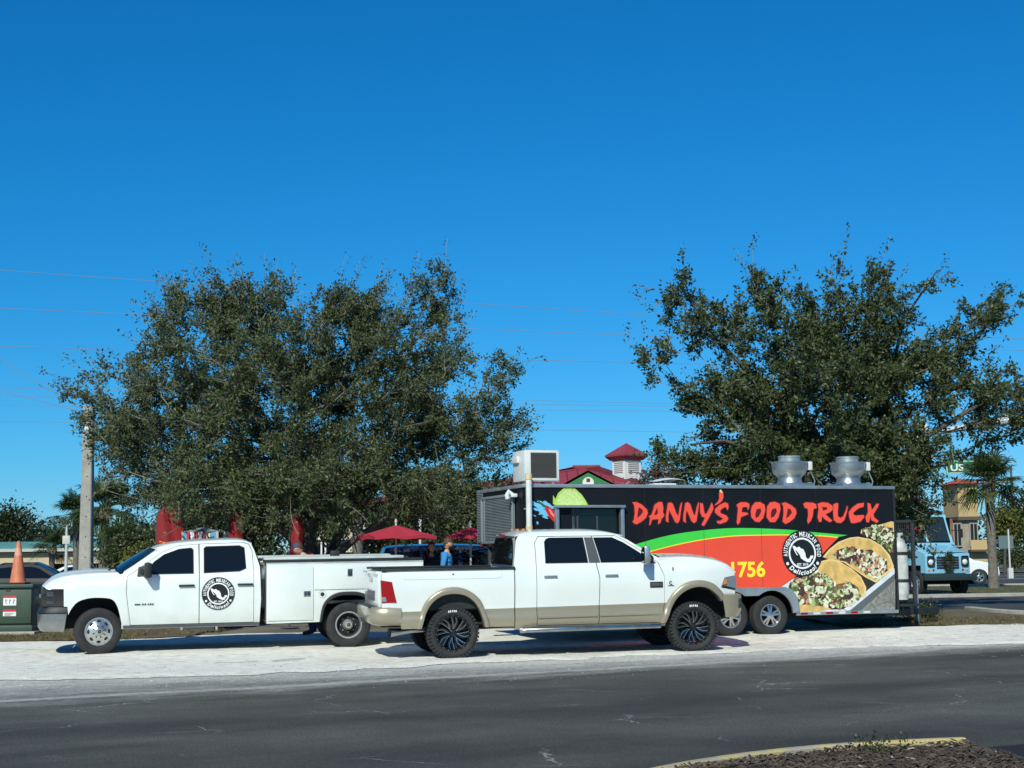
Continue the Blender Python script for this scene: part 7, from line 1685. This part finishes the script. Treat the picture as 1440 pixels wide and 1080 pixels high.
def build_small():
    flag(238, 33.9, 708, 38, 'wide red feather flag in front of the small palms', 0)
    flag(331, 33.9, 712, 21, 'narrow red feather flag between the striped stall and the oak trunk', 2)
    flag(416, 33.6, 720, 17, 'red feather flag right beside the oak trunk', 4)
    # stall with striped valance
    Y = 33.0; b = gpos(286, Y); k = Y/FPX; T = thing('striped_stall', b, 'small canopy stall with red and white striped valance and blue ends', 'stall')
    z0, z1, z2 = (atY(286, p, Y)[2]-b.z for p in (763, 748, 741)); hw = 24*k
    R_, W_, B_ = mat('stripe_red', (.40, .03, .05), .8), mat('stripe_white', (.70, .68, .66), .8), mat('stripe_blue', (.12, .30, .42), .8)
    n = 9; 
    for i in range(n):
        x0 = -hw + 2*hw*i/n; x1 = x0 + 2*hw/n; m = MB(); m.grid(lambda u, v: (u, -hw+.03*math.sin(u*9), v), fr(x0, x1, 4), [z0, (z0+z1)/2, z1]); m.build('valance_stripe', B_ if i in (0, 7, 8) else R_ if i % 2 == 1 else W_, T)
    m = MB(); m.add([(-hw, -hw, z1), (hw, -hw, z1), (hw, hw, z1), (-hw, hw, z1), (0, 0, z2)], [(0,1,4), (1,2,4), (2,3,4), (3,0,4)]); m.build('canopy', mat('canopy_grey', (.22, .24, .24), .8), T, smooth=0)
    for sx in (-1, 1):
        for sy in (-1, 1): m = MB(); m.tube([(sx*hw, sy*hw, 0), (sx*hw, sy*hw, z1)], .025, 6); m.build('post', mat('post_white', (1, 1, 1)), T)
    m = MB(); m.box((0, -hw*.4, .5), (hw*1.7, .5, 1.0)); m.build('counter', mat('counter_dark', (.05, .05, .06), .6), T)
    parasol(557, 33.8, 738.5, 755, 98, 'large red square parasol over the navy car', rad(22))
    parasol(662, 34.6, 741, 755, 66, 'second red parasol half hidden behind the trailer porch', rad(15), True)
    # menu banner board behind the blue-shirted man
    Y = 37.5; b = gpos(650, Y); k = Y/FPX; T = thing('banner_board', b, 'black banner board with red lettering and orange swoosh', 'sign')
    zt = atY(650, 782, Y)[2]-b.z; hw = 23*k
    m = MB(); m.box((0, 0, zt-.32), (2*hw, .05, .64)); bd = m.build('board', mat('banner_black', (.012, .012, .014), .5), T)
    fn = lambda a, c: (a, -.029, c)
    m = MB(); put_text(m, 'FOOD TRUCK', fn, .02, zt-.165, width=hw*1.5, height=.085, bold=.03); m.build('banner_lettering', mat('banner_red', (.55, .05, .04), .5), bd, smooth=0)
    sw = curve_pts([(-hw, zt-.27), (-hw*.5, zt-.235), (0, zt-.225), (hw*.5, zt-.26), (hw*.9, zt-.33)], 5); s2 = [(a, c-.075) for a, c in sw]
    m = MB(); m.sheet([sw + s2[::-1]], fn); m.build('yellow_swoosh', YELLOWPRINT, bd, smooth=0)
    m = MB(); m.sheet([s2 + [(hw*.7, zt-.6), (-hw, zt-.6)]], fn); m.build('orange_field', mat('banner_orange', (.55, .13, .04), .5), bd, smooth=0)
    m = MB(); m.box((0, .02, zt+.10), (2*hw+.1, .06, .16)); m.build('header', mat('weathered_wood', (.16, .13, .11), .9), T)
    for sx in (-1, 1): m = MB(); m.box((sx*hw, 0, zt/2), (.07, .07, zt)); m.build('post', mat('weathered_wood', (1, 1, 1)), T)
    # bin and yellow sign by the trunk
    Y = 36.5; b = gpos(492, Y); zt = atY(492, 776.5, Y)[2]-b.z; T = thing('yellow_sign', b, 'small yellow sign board on a stand beside the palm trunk', 'sign')
    m = MB(); m.bbox((0, 0, zt-.11), (.19, .03, .22), .006); m.build('panel', mat('sign_yellow', (.72, .60, .05), .6), T)
    m = MB(); m.box((0, .02, zt/2), (.05, .03, zt)); m.box((0, 0, .02), (.3, .3, .04)); m.build('stand', GREYPL, T)
    b = gpos(483, 36.2); zt = atY(483, 777.5, 36.2)[2]-b.z; T = thing('litter_bin', b, 'black litter bin beside the small yellow sign', 'bin')
    m = MB(); m.bbox((0, 0, zt*.47), (.30, .30, zt*.94), .02); m.build('drum', BLACK, T)
    m = MB(); m.bbox((0, 0, zt*.97), (.33, .33, zt*.06), .02); m.build('lid', GREYPL, T)
    # street-name sign hung on a mast arm
    Y = 62; xs = [gx(p, Y) for p in (1335, 1397)]; zc = atY(1356, 657, Y)[2]; hh = 19*Y/FPX; cx = sum(xs)/2; wd = xs[1]-xs[0]
    za = atY(1400, 596, Y)[2]; xm = gx(1520, Y); xe = gx(1296, Y)
    T = thing('signal_mast', (xm, Y, tz(xm, Y)), 'grey mast arm reaching over the street through the oak leaves', 'mast')
    gz = tz(xm, Y); m = MB(); m.tube([(0, 0, 0), (0, 0, za-gz+.8)], [.20, .15], 12); m.build('pole', GALV, T)
    zl, zr_ = atY(1296, 612, Y)[2], atY(1440, 589, Y)[2]
    m = MB(); m.tube([(0, 0, zr_-gz+.15), (gx(1440, Y)-xm, 0, zr_-gz), (xe-xm, 0, zl-gz)], [.20, .19, .10], 12); m.build('arm', mat('mast_pale', (.50, .52, .50), .5, metal=.3), T)
    m = MB(); m.bbox((gx(1302, Y)-xm, -.15, zl-gz-.1), (.45, .35, 1.1), .06); m.build('signal_head', mat('signal_white', (.6, .6, .58), .5), T)
    S = thing('street_sign', (cx, Y-.1, zc-hh/2), 'green street name sign reading US 41 beside the palm', 'street sign')
    fn = lambda a, c: (a, -.035, c)
    m = MB(); m.bbox((0, 0, hh/2), (wd, .05, hh), .012); m.build('panel', mat('sign_green', (.0, .16, .075), .5), S)
    m = MB()
    for dz in (hh-.035, .035): m.box((0, -.03, dz), (wd-.06, .008, .03))
    for dx in (-wd/2+.035, wd/2-.035): m.box((dx, -.03, hh/2), (.03, .008, hh-.10))
    put_text(m, 'US', fn, -wd*.25, hh*.24, width=wd*.30, height=hh*.50, bold=.025); put_text(m, '41', fn, wd*.235, hh*.24, width=wd*.26, height=hh*.50, bold=.025); m.build('lettering', mat('sign_white', (.75, .76, .74), .5), S, smooth=0)
    m = MB(); m.box((0, .05, hh+.04), (wd, .06, .05))
    for dx in (-wd*.35, wd*.35): m.tube([(dx, .1, hh), (dx, .1, atY(1356, 604, Y)[2]-zc+hh/2)], .02, 6)
    m.build('hanger', GREYPL, S)
    # roadside sign seen from the back, far utility pole
    Y = 90; b = gpos(1420, Y); T = thing('road_sign', b, 'back of a grey road sign on a white post by the street', 'road sign'); zt = atY(1420, 744, Y)[2]-b.z
    m = MB(); m.tube([(0, 0, 0), (0, 0, zt)], .05, 8); m.build('post', mat('post_white', (1, 1, 1)), T)
    m = MB(); m.box((-.15, .06, zt-.75), (.85, .03, .75)); m.build('panel', mat('sign_back', (.10, .15, .16), .5), T)
    m = MB(); m.box((0, 0, .25), (.28, .28, .7)); m.build('base', mat('post_white', (1, 1, 1)), T)
    b = gpos(1428, 170); zt = atY(1428, 655, 170)[2]-b.z; T = thing('utility_pole', b, 'thin dark utility pole far beyond the street', 'utility pole')
    m = MB(); m.tube([(0, 0, 0), (0, 0, zt)], [.16, .12], 8); m.build('shaft', mat('pole_wood', (.10, .085, .07), .9), T)
    m = MB(); m.box((0, 0, zt-1.4), (1.9, .12, .12)); m.box((0, 0, zt-2.6), (1.6, .12, .12)); m.build('crossarm', mat('pole_wood', (1, 1, 1)), T)

# ================================================================ assembly
build_ground()
build_strip_mall()
build_restaurant()
build_tan_tower()

OAKLEAF = leafmat('oak_leaf', (.040, .062, .023), (.155, .185, .068), .36, .5)
OAKLEAF2 = leafmat('oak_leaf_b', (.029, .049, .016), (.118, .148, .048), .32, .48)
def oak_from_pixels(label, px0, Y, stems_px, blobs_px, **kw):
    b = gpos(px0, Y)
    off = lambda px, py, dY=0: np.array(atY(px, py, Y+dY)) - np.array(b)
    stems = []; start = None
    for i, (pts, par) in enumerate(stems_px): stems.append(([off(*p) for p in pts], par))
    stems[0][0].insert(0, np.array([0, 0, -.1]))
    k = Y/FPX; mx = sum(q[0] for q in blobs_px)/len(blobs_px); S = .955
    blobs = [(off(mx + (px-mx)*(.985 if px0 < 700 else S), 690 + (py-690)*S, dY), (rx*k*.86, ry*.9, rz*k*.84), w) for px, py, dY, rx, rz, ry, w in blobs_px]
    return oak('oak_tree', label, b, stems, blobs, **kw)
t_, n_ = oak_from_pixels('broad spreading live oak with low forked limbs behind the service truck', 436, 36,
    [([(435, 785), (434, 755), (436, 720), (430, 685), (420, 640), (425, 590), (432, 540)], None),
     ([(450, 792), (475, 778, -.2), (500, 757, -.4), (540, 731, -.6), (600, 705, -.8), (655, 680, -.8)], 1),
     ([(458, 794), (470, 768, .3), (487, 730, .4), (502, 690, .5), (522, 640, .6), (535, 580, .6), (545, 525, .6)], 1),
     ([(428, 772), (402, 750, -.3), (365, 728, -.8), (310, 702, -1.2), (250, 690, -1.2)], 1),
     ([(434, 750), (425, 720, 1.2), (400, 680, 2.2), (370, 640, 2.8)], 2),
     ([(436, 745), (450, 710, -1.2), (470, 670, -2.0), (480, 630, -2.4)], 2),
     ([(428, 680), (380, 630, 0), (320, 580, -.2), (270, 530, -.3)], 4)],
    [(425, 580, 0, 235, 120, 3.4, 1.0), (430, 650, 0, 190, 62, 2.8, 1.3), (300, 500, 0, 120, 85, 2.3, 1.0), (425, 470, .3, 140, 75, 2.3, 1.0), (555, 490, 0, 105, 80, 2.2, 1.0), (607, 415, .4, 34, 46, .9, 2.2),
     (230, 570, -.3, 110, 75, 2.2, 1.0), (150, 535, 0, 50, 34, 1.0, 2.0), (180, 600, 0, 60, 50, 1.4, 1.4), (250, 707, -2.3, 52, 13, .6, 3.0), (335, 706, -2.3, 52, 12, .6, 3.0), (420, 712, -2.6, 45, 11, .5, 3.0), (205, 655, 0, 95, 65, 2.0, 1.1), (640, 570, 0, 95, 85, 2.2, 1.0), (690, 625, 0, 70, 70, 1.8, 1.1), (700, 525, .2, 48, 42, 1.0, 1.2), (735, 560, 0, 26, 30, .6, 2.0),
     (320, 690, -1, 130, 48, 2.5, 1.2), (500, 685, -1.2, 160, 42, 2.7, 1.2), (610, 695, 0, 80, 48, 2.0, 1.1), (675, 682, 0, 62, 44, 1.6, 1.5), (715, 620, 0, 40, 46, 1.1, 1.3),
     (245, 425, 0, 36, 40, .8, 2.2), (375, 418, 0, 56, 36, 1.0, 4.0), (470, 418, 0, 50, 34, .9, 2.2), (312, 420, .2, 40, 36, .9, 4.0), (535, 440, .2, 50, 36, 1.0, 3.0), (185, 475, 0, 42, 34, .9, 2.2), (540, 425, 0, 40, 36, .9, 2.0)],
    ntarget=2700, twigs=6, leaves=15, leafsize=.078, seed=3, rtrunk=.26, lmat=OAKLEAF, shoots=340)
print('oak leaves', n_)
t_, n_ = oak_from_pixels('tall open crowned live oak rising behind the food trailer', 1186, 38,
    [([(1186, 770), (1184, 720), (1180, 680), (1165, 640), (1140, 600), (1120, 540), (1105, 470)], None),
     ([(1196, 690), (1215, 640, .3), (1240, 590, .4), (1255, 520, .5), (1270, 450, .5), (1318, 380, .5)], 2),
     ([(1205, 700), (1250, 660, -.4), (1300, 615, -.6), (1350, 585, -.6), (1400, 555, -.4), (1440, 535, -.3)], 2),
     ([(1172, 690), (1130, 665, -.6), (1080, 640, -1.0), (1020, 620, -1.0), (970, 625, -.8)], 3),
     ([(1160, 640), (1110, 590, .2), (1050, 520, .4), (1000, 470, .4), (955, 400, .3)], 4),
     ([(1182, 700), (1190, 660, 1.3), (1200, 610, 2.2), (1205, 560, 2.6)], 2),
     ([(1205, 720), (1245, 705, -.9), (1290, 700, -1.4), (1320, 715, -1.6)], 2)],
    [(1130, 555, 0, 125, 105, 2.9, 1.0), (1060, 460, 0, 88, 66, 1.8, .9), (1150, 415, 0, 68, 50, 1.4, 1.0), (1075, 395, 0, 28, 32, .7, 1.5), (957, 425, 0, 34, 60, .8, 1.4), (930, 500, 0, 34, 24, .6, 1.6),
     (1005, 565, 0, 60, 62, 1.6, .9), (965, 645, 0, 48, 36, 1.2, 1.1), (1240, 470, 0, 75, 70, 1.7, .9), (1300, 395, 0, 30, 24, .6, 1.6), (1232, 405, 0, 30, 34, .7, 1.3), (1285, 540, 0, 85, 70, 1.9, .9), (1395, 470, 0, 48, 60, 1.2, 1.0), (1425, 420, 0, 20, 34, .5, 1.4), (1440, 555, 0, 55, 45, 1.2, 1.0), (1370, 540, 0, 45, 45, 1.1, .9), (1405, 598, 0, 42, 18, .9, 1.2),
     (1252, 650, -.5, 58, 70, 2.0, 1.2), (1060, 645, -.3, 90, 44, 2.2, 1.3), (1170, 645, 0, 110, 55, 2.4, 1.3), (1280, 715, -.5, 34, 42, 1.1, 1.3), (1306, 705, -.5, 22, 24, .7, 1.4), (1350, 582, -.3, 45, 14, .8, .8), (1175, 470, .3, 80, 60, 1.6, .8), (1030, 690, 0, 70, 30, 1.6, 1.0)],
    ntarget=1700, twigs=6, leaves=13, leafsize=.105, seed=8, rtrunk=.24, lmat=OAKLEAF2, shoots=190)
print('oak leaves', n_)

# background vegetation
FARLEAF = leafmat('far_leaf', (.018, .030, .012), (.055, .070, .026), .15); MIDLEAF = leafmat('mid_leaf', (.030, .045, .014), (.095, .115, .04), .22); YELLEAF = leafmat('yellow_leaf', (.07, .085, .012), (.17, .17, .03), .25); BRONZE = leafmat('bronze_leaf', (.07, .045, .03), (.17, .10, .065), .2)
def bushp(name, label, px, Y, blobs, n, ls, seed, m, cat='tree', group=None):
    b = gpos(px, Y); k = Y/FPX; B = []
    for (x, y, rx, rz) in blobs:
        p = atY(x, y, Y); B.append(((p[0]-b.x, 0, max(p[2]-b.z, rz*k*.5)), (rx*k, rx*k*.8, rz*k)))
    return bush(name, label, b, B, n, ls, seed, m, cat, group=group)
bushp('broadleaf_tree', 'dark round tree rising over the teal shop roof', 22, 185, [(15, 735, 28, 22), (35, 748, 24, 16), (0, 748, 26, 20)], 5200, .42, 1, FARLEAF)
bushp('broadleaf_tree', 'low dark tree behind the teal roof beside the lamp post', 75, 195, [(60, 757, 22, 10), (85, 758, 22, 12), (110, 757, 20, 10)], 3600, .42, 2, FARLEAF)
bushp('broadleaf_tree', 'dark tree between the palms and the oak', 185, 150, [(185, 752, 30, 20), (215, 758, 24, 16), (160, 758, 20, 14)], 4200, .34, 4, FARLEAF)
bushp('shrub', 'loose green shrub beside the wide red flag', 180, 44, [(178, 772, 22, 18), (196, 762, 18, 18), (165, 782, 16, 12)], 2600, .11, 5, MIDLEAF, 'shrub')
bushp('shrub', 'yellow leaved shrub behind the service truck bonnet', 200, 43, [(203, 778, 12, 9), (190, 784, 10, 8)], 900, .09, 6, YELLEAF, 'shrub')
b = gpos(152, 45); T = thing('bare_shrub', b, 'leafless grey shrub standing beside the concrete pole', 'shrub'); rg_ = random.Random(4); sg = []
for k in range(34):
    a = rg_.uniform(0, 6.3); p = Vector((0, 0, 0)); d = Vector((math.cos(a)*.35, math.sin(a)*.3, 1)).normalized()
    for q in range(6): e = p + d*rg_.uniform(.2, .38); sg.append((p, e, .018-.0025*q, .016-.0025*q)); p = e; d = (d + Vector((rg_.gauss(0, .35), rg_.gauss(0, .3), rg_.gauss(0, .25)))).normalized()
V, F = tree_mesh(sg); m = MB(); m.v = V; m.f = F; m.mi = [0]*len(F); m.build('stems', mat('bare_twig', (.33, .31, .28), .9), T, smooth=0)
for lab, px, Y, blobs, n, s, mt in (('dense green tree behind the oak limbs beside the cream wall', 470, 60, [(468, 738, 26, 22), (490, 722, 26, 18), (450, 728, 20, 18)], 3400, 11, MIDLEAF),
    ('bushy green tree directly behind the large red parasol', 545, 62, [(540, 748, 34, 26), (565, 730, 34, 24), (548, 770, 28, 16)], 5200, 12, MIDLEAF),
    ('dense green tree behind the auburn haired woman', 610, 61, [(605, 740, 36, 34), (590, 765, 30, 20), (625, 722, 30, 24)], 5600, 13, FARLEAF),
    ('pale green tree beside the trailer porch', 662, 60, [(655, 728, 30, 30), (680, 745, 26, 26), (645, 755, 24, 18)], 5000, 14, MIDLEAF),
    ('dark bushy tree behind the striped stall', 285, 58, [(270, 742, 30, 24), (300, 738, 30, 24), (285, 765, 34, 18)], 5200, 23, FARLEAF),
    ('green tree between the narrow red flag and the oak trunk', 370, 60, [(350, 745, 26, 24), (385, 735, 26, 20), (365, 768, 26, 14)], 4600, 24, MIDLEAF),
    ('dark shrubby tree hidden between the oak and the porch', 640, 66, [(640, 705, 36, 30), (590, 705, 36, 26), (690, 705, 30, 28)], 5000, 15, FARLEAF)):
    bushp('background_tree', lab, px, Y, blobs, n, .15, s, mt)
bushp('bronze_tree', 'bronze leaved small tree in front of the red restaurant roof', 930, 58, [(925, 664, 22, 14), (945, 672, 22, 14), (905, 674, 16, 8), (930, 700, 26, 26)], 3000, .12, 16, BRONZE)
bushp('broadleaf_tree', 'large dark evergreen tree beyond the street behind the palm', 1428, 150, [(1420, 735, 34, 32), (1450, 725, 40, 38), (1410, 755, 24, 18)], 5000, .36, 17, FARLEAF)
bushp('broadleaf_tree', 'bright yellow green young tree beyond the street', 1412, 118, [(1410, 734, 17, 11), (1420, 740, 14, 9)], 1500, .26, 18, YELLEAF)
bushp('shrub', 'clipped green hedge plants along the far side of the street', 1425, 128, [(1405, 785, 16, 8), (1425, 783, 18, 10), (1445, 784, 16, 10)], 2600, .2, 19, MIDLEAF, 'shrub')
bushp('weed_clump', 'leafy weed clump growing beside the driveway kerb', 1302, 33.4, [(1302, 858, 16, 9), (1315, 862, 12, 7), (1292, 864, 10, 6)], 900, .055, 20, MIDLEAF, 'weeds')
bushp('weed_clump', 'weeds growing under the propane cylinder shelf', 1266, 33.0, [(1265, 854, 9, 10), (1276, 862, 9, 6)], 500, .05, 21, MIDLEAF, 'weeds')
bushp('weed_clump', 'weeds sprouting against the yellow kerb of the planting bed', 1260, 12.0, [(1225, 1050, 24, 2.5), (1265, 1047, 18, 2.5)], 300, .028, 22, MIDLEAF, 'weeds')
for lab, x0, x1, Y, hh, s in (('low dark wood along the horizon behind the shops', -260, -20, 240, 5.0, 31), ('low dark wood along the horizon beyond the street', 45, 330, 230, 6.5, 32), ('low dark wood on the horizon behind the restaurant', -20, 60, 260, 5.0, 33)):
    rg0 = np.random.default_rng(s); B = [((x - (x0+x1)/2, rg0.uniform(-6, 6), hh*.45), (rg0.uniform(6, 10), 5, hh*rg0.uniform(.4, .6))) for x in np.arange(x0, x1, 9)]
    t = bush('treeline', lab, Vector(((x0+x1)/2, Y, .24)), B, 9000, 1.0, s, FARLEAF, 'wood', stem=False); t['kind'] = 'stuff'
# dry grass tufts on the verges
rg = np.random.default_rng(9); P = []
for (x0, x1, y0, y1, n) in ((-11, -7.5, 30.2, 31.8, 900), (6.8, 12.5, 31.4, 33.6, 1700), (12, 20, 33.6, 36.4, 1500), (9, 38, 50, 64, 2600), (-12, -6, 31.5, 33, 600)):
    for q in range(n):
        x, y = rg.uniform(x0, x1), rg.uniform(y0, y1)
        if y > 45 and y < 49.6 + (x-8)*.219: continue
        P.append((x, y, tz(x, y) + (.06 if y > 45 else .02)))
P = np.repeat(np.array(P), 5, 0); P[:, :2] += rg.normal(size=(len(P), 2))*.05; n = len(P); hgt = rg.uniform(.02, .075, n); a = rg.uniform(0, 6.3, n); w = .006
dx = np.stack([np.cos(a), np.sin(a), 0*a], 1); lean = rg.normal(size=(n, 3))*.05; lean[:, 2] = hgt
V = np.stack([P - dx*w, P + dx*w, P + lean], 1).reshape(-1, 3); F = np.arange(n*3).reshape(-1, 3)
tag(np_mesh('grass_tufts', V, F, leafmat('dry_grass', (.10, .085, .035), (.22, .17, .08), .2)), 'thin dry grass tufts growing on the earth verges', 'grass', kind='stuff')
palm('tall cabbage palm at the street corner with bare ringed trunk', gpos(1396, 60), atY(1396, 678, 60)[2]-.24, .19, 1.6, 46, 1)
palm('small cabbage palm in front of the teal roofed shops', gpos(73, 108), atY(73, 772, 108)[2]-.24, .22, 1.9, 30, 2)
palm('slim cabbage palm left of the concrete pole', gpos(107, 76), atY(107, 722, 76)[2]-.24, .17, 1.7, 40, 3)
palm('shaggy cabbage palm right of the concrete pole', gpos(146, 62), atY(146, 715, 62)[2]-.24, .20, 1.8, 46, 4)
palm('low young palm between the pole and the red flag', gpos(166, 56), atY(166, 765, 56)[2]-.24, .16, 1.3, 26, 5)
palm('palm with grey trunk standing beside the large red parasol', gpos(503, 52), atY(503, 715, 52)[2]-.24, .20, 1.7, 34, 6)

ram = build_ram(); chev = build_chev(); build_trailer(); build_van()
def settle(o, xa, xb, w):
    """rest a vehicle on the terrain: axles at local xa, xb"""
    a = o.rotation_euler.z; c, s = math.cos(a), math.sin(a); l = o.location
    H = lambda x, y: tz(l.x + x*c - y*s, l.y + x*s + y*c)
    z0 = (H(xa, -w) + H(xa, w))/2; z1 = (H(xb, -w) + H(xb, w))/2; zl = (H(xa, -w) + H(xb, -w))/2; zr = (H(xa, w) + H(xb, w))/2
    p = math.atan2(z1-z0, xb-xa); r = math.atan2(zr-zl, 2*w)
    o.rotation_euler = (r, -p, a); l.z = z0 - math.tan(p)*xa - .002
settle(ram, 0, 4.09, .84); settle(chev, 0, 4.376, .86)
NAVY = mat('navy_paint', (.012, .025, .075), .3, coat=.8); BLKP = mat('black_paint', (.008, .009, .011), .5, coat=.15, spec=.25); WHP = mat('plain_white_paint', (.70, .72, .72), .35, coat=.6)
build_car('parked_car', 'black sedan parked behind the traffic cone', 'car', gpos(-75, 48) + Vector((0, .6, 0)), rad(6), BLKP)
build_car('parked_car', 'white sedan parked before the teal roofed shops', 'car', gpos(60, 100), rad(12), WHP)
build_car('parked_car', 'navy blue crossover parked under the large red parasol', 'car', gpos(520, 37.2), rad(10), NAVY, 'suv')
build_car('parked_car', 'white sedan parked behind the forked oak limbs', 'car', gpos(418, 47), rad(5), WHP)
build_car('parked_car', 'white crossover at the street corner behind the palm trunk', 'car', gpos(1255, 73), rad(-4), WHP, 'suv')
build_transformer(); build_poles(); build_small()
W_ = 'thin overhead wire, %s over the oaks'
wire(4, (0, 378), (920, 440), 80, 'topmost overhead wire sloping down over the oaks'); wire(3, (0, 432), (920, 470), 80, 'second highest overhead wire passing through the oak tops'); wire(2, (0, 486), (900, 508), 80, 'third highest overhead wire behind the oak crowns')
for k, (a, b_) in enumerate(((545, 566), (556, 570), (570, 577), (592, 606))): wire(1, (0, a), (920, b_), 95, ('highest of the four low thin wires reaching behind the oaks', 'second of the four low thin wires reaching behind the oaks', 'third of the four low thin wires reaching behind the oaks', 'lowest of the four low thin wires reaching behind the oaks')[k], .010)
wire(0, (0, 505), (118, 578), 46, 'steep cable running down to the top of the concrete pole', .010, end=120); wire(0, (0, 549), (118, 580), 46, 'lower cable running to the side of the concrete pole', .008, end=120)

BLUES = mat('blue_tshirt', (.035, .22, .50), .85, bump=.2, bscale=20); JEAN = mat('denim', (.03, .05, .10), .9); BLKS = mat('black_shirt', (.015, .015, .018), .85); REDS_ = mat('red_shirt', (.55, .05, .03), .85)
BRHAIR = mat('brown_hair', (.07, .038, .02), .7, var=.4, vscale=40); AUB = mat('auburn_hair', (.14, .035, .022), .6, var=.4, vscale=40)
b = gpos(628, 33.0); person('bearded person in a bright blue t-shirt walking behind the pickup bed', b, rad(-8), {'knl': (.14, .11, .52), 'anl': (.12, .11, .09), 'tol': (.28, .13, .04), 'anr': (-.28, -.11, .12), 'tor': (-.14, -.13, .04)}, BLUES, JEAN, BRHAIR, beard=True, h=atY(628, 756.5, 33)[2]-b.z)
b = gpos(606, 34.2); person('person with auburn hair and black top behind the service body', b, rad(-50), {}, BLKS, JEAN, AUB, hairlong=True, h=atY(606, 762, 34.2)[2]-b.z)
def cap(T, hc, tilt, k):
    m = MB(); m.grid(lambda a, c: tuple(hc + tilt @ (Vector((.106*math.cos(a)*math.cos(c), .084*math.sin(a)*math.cos(c), .01 + .125*math.sin(c)))*k)), fr(0, 2*math.pi, 21), fr(.12, math.pi/2, 7)); cp = m.build('cap', mat('cap_blue', (.02, .06, .32), .8), T, smooth=60)
    m = MB(); m.prism([(.09, -.07), (.17, -.05), (.195, 0), (.17, .05), (.09, .07)], lambda a, b_, t: tuple(hc + tilt @ (Vector((a, b_, .025 + t - (a-.09)*.15))*k)), 0, .008); m.build('cap_peak', mat('cap_red', (.55, .03, .03), .8), cp)
b = gpos(438, 31.0); person('person in red shirt and blue cap with red peak looking down', b, rad(176), {'che': (.06, 0, 1.31), 'nek': (.14, 0, 1.46), 'hd': (.20, 0, 1.52), 'shl': (.08, .19, 1.43), 'shr': (.08, -.19, 1.43), 'ell': (.16, .26, 1.17), 'elr': (.16, -.26, 1.17), 'wrl': (.38, .16, 1.12), 'wrr': (.38, -.16, 1.12), 'tilt': (.45,)}, REDS_, JEAN, BRHAIR, extra=cap, h=1.95)
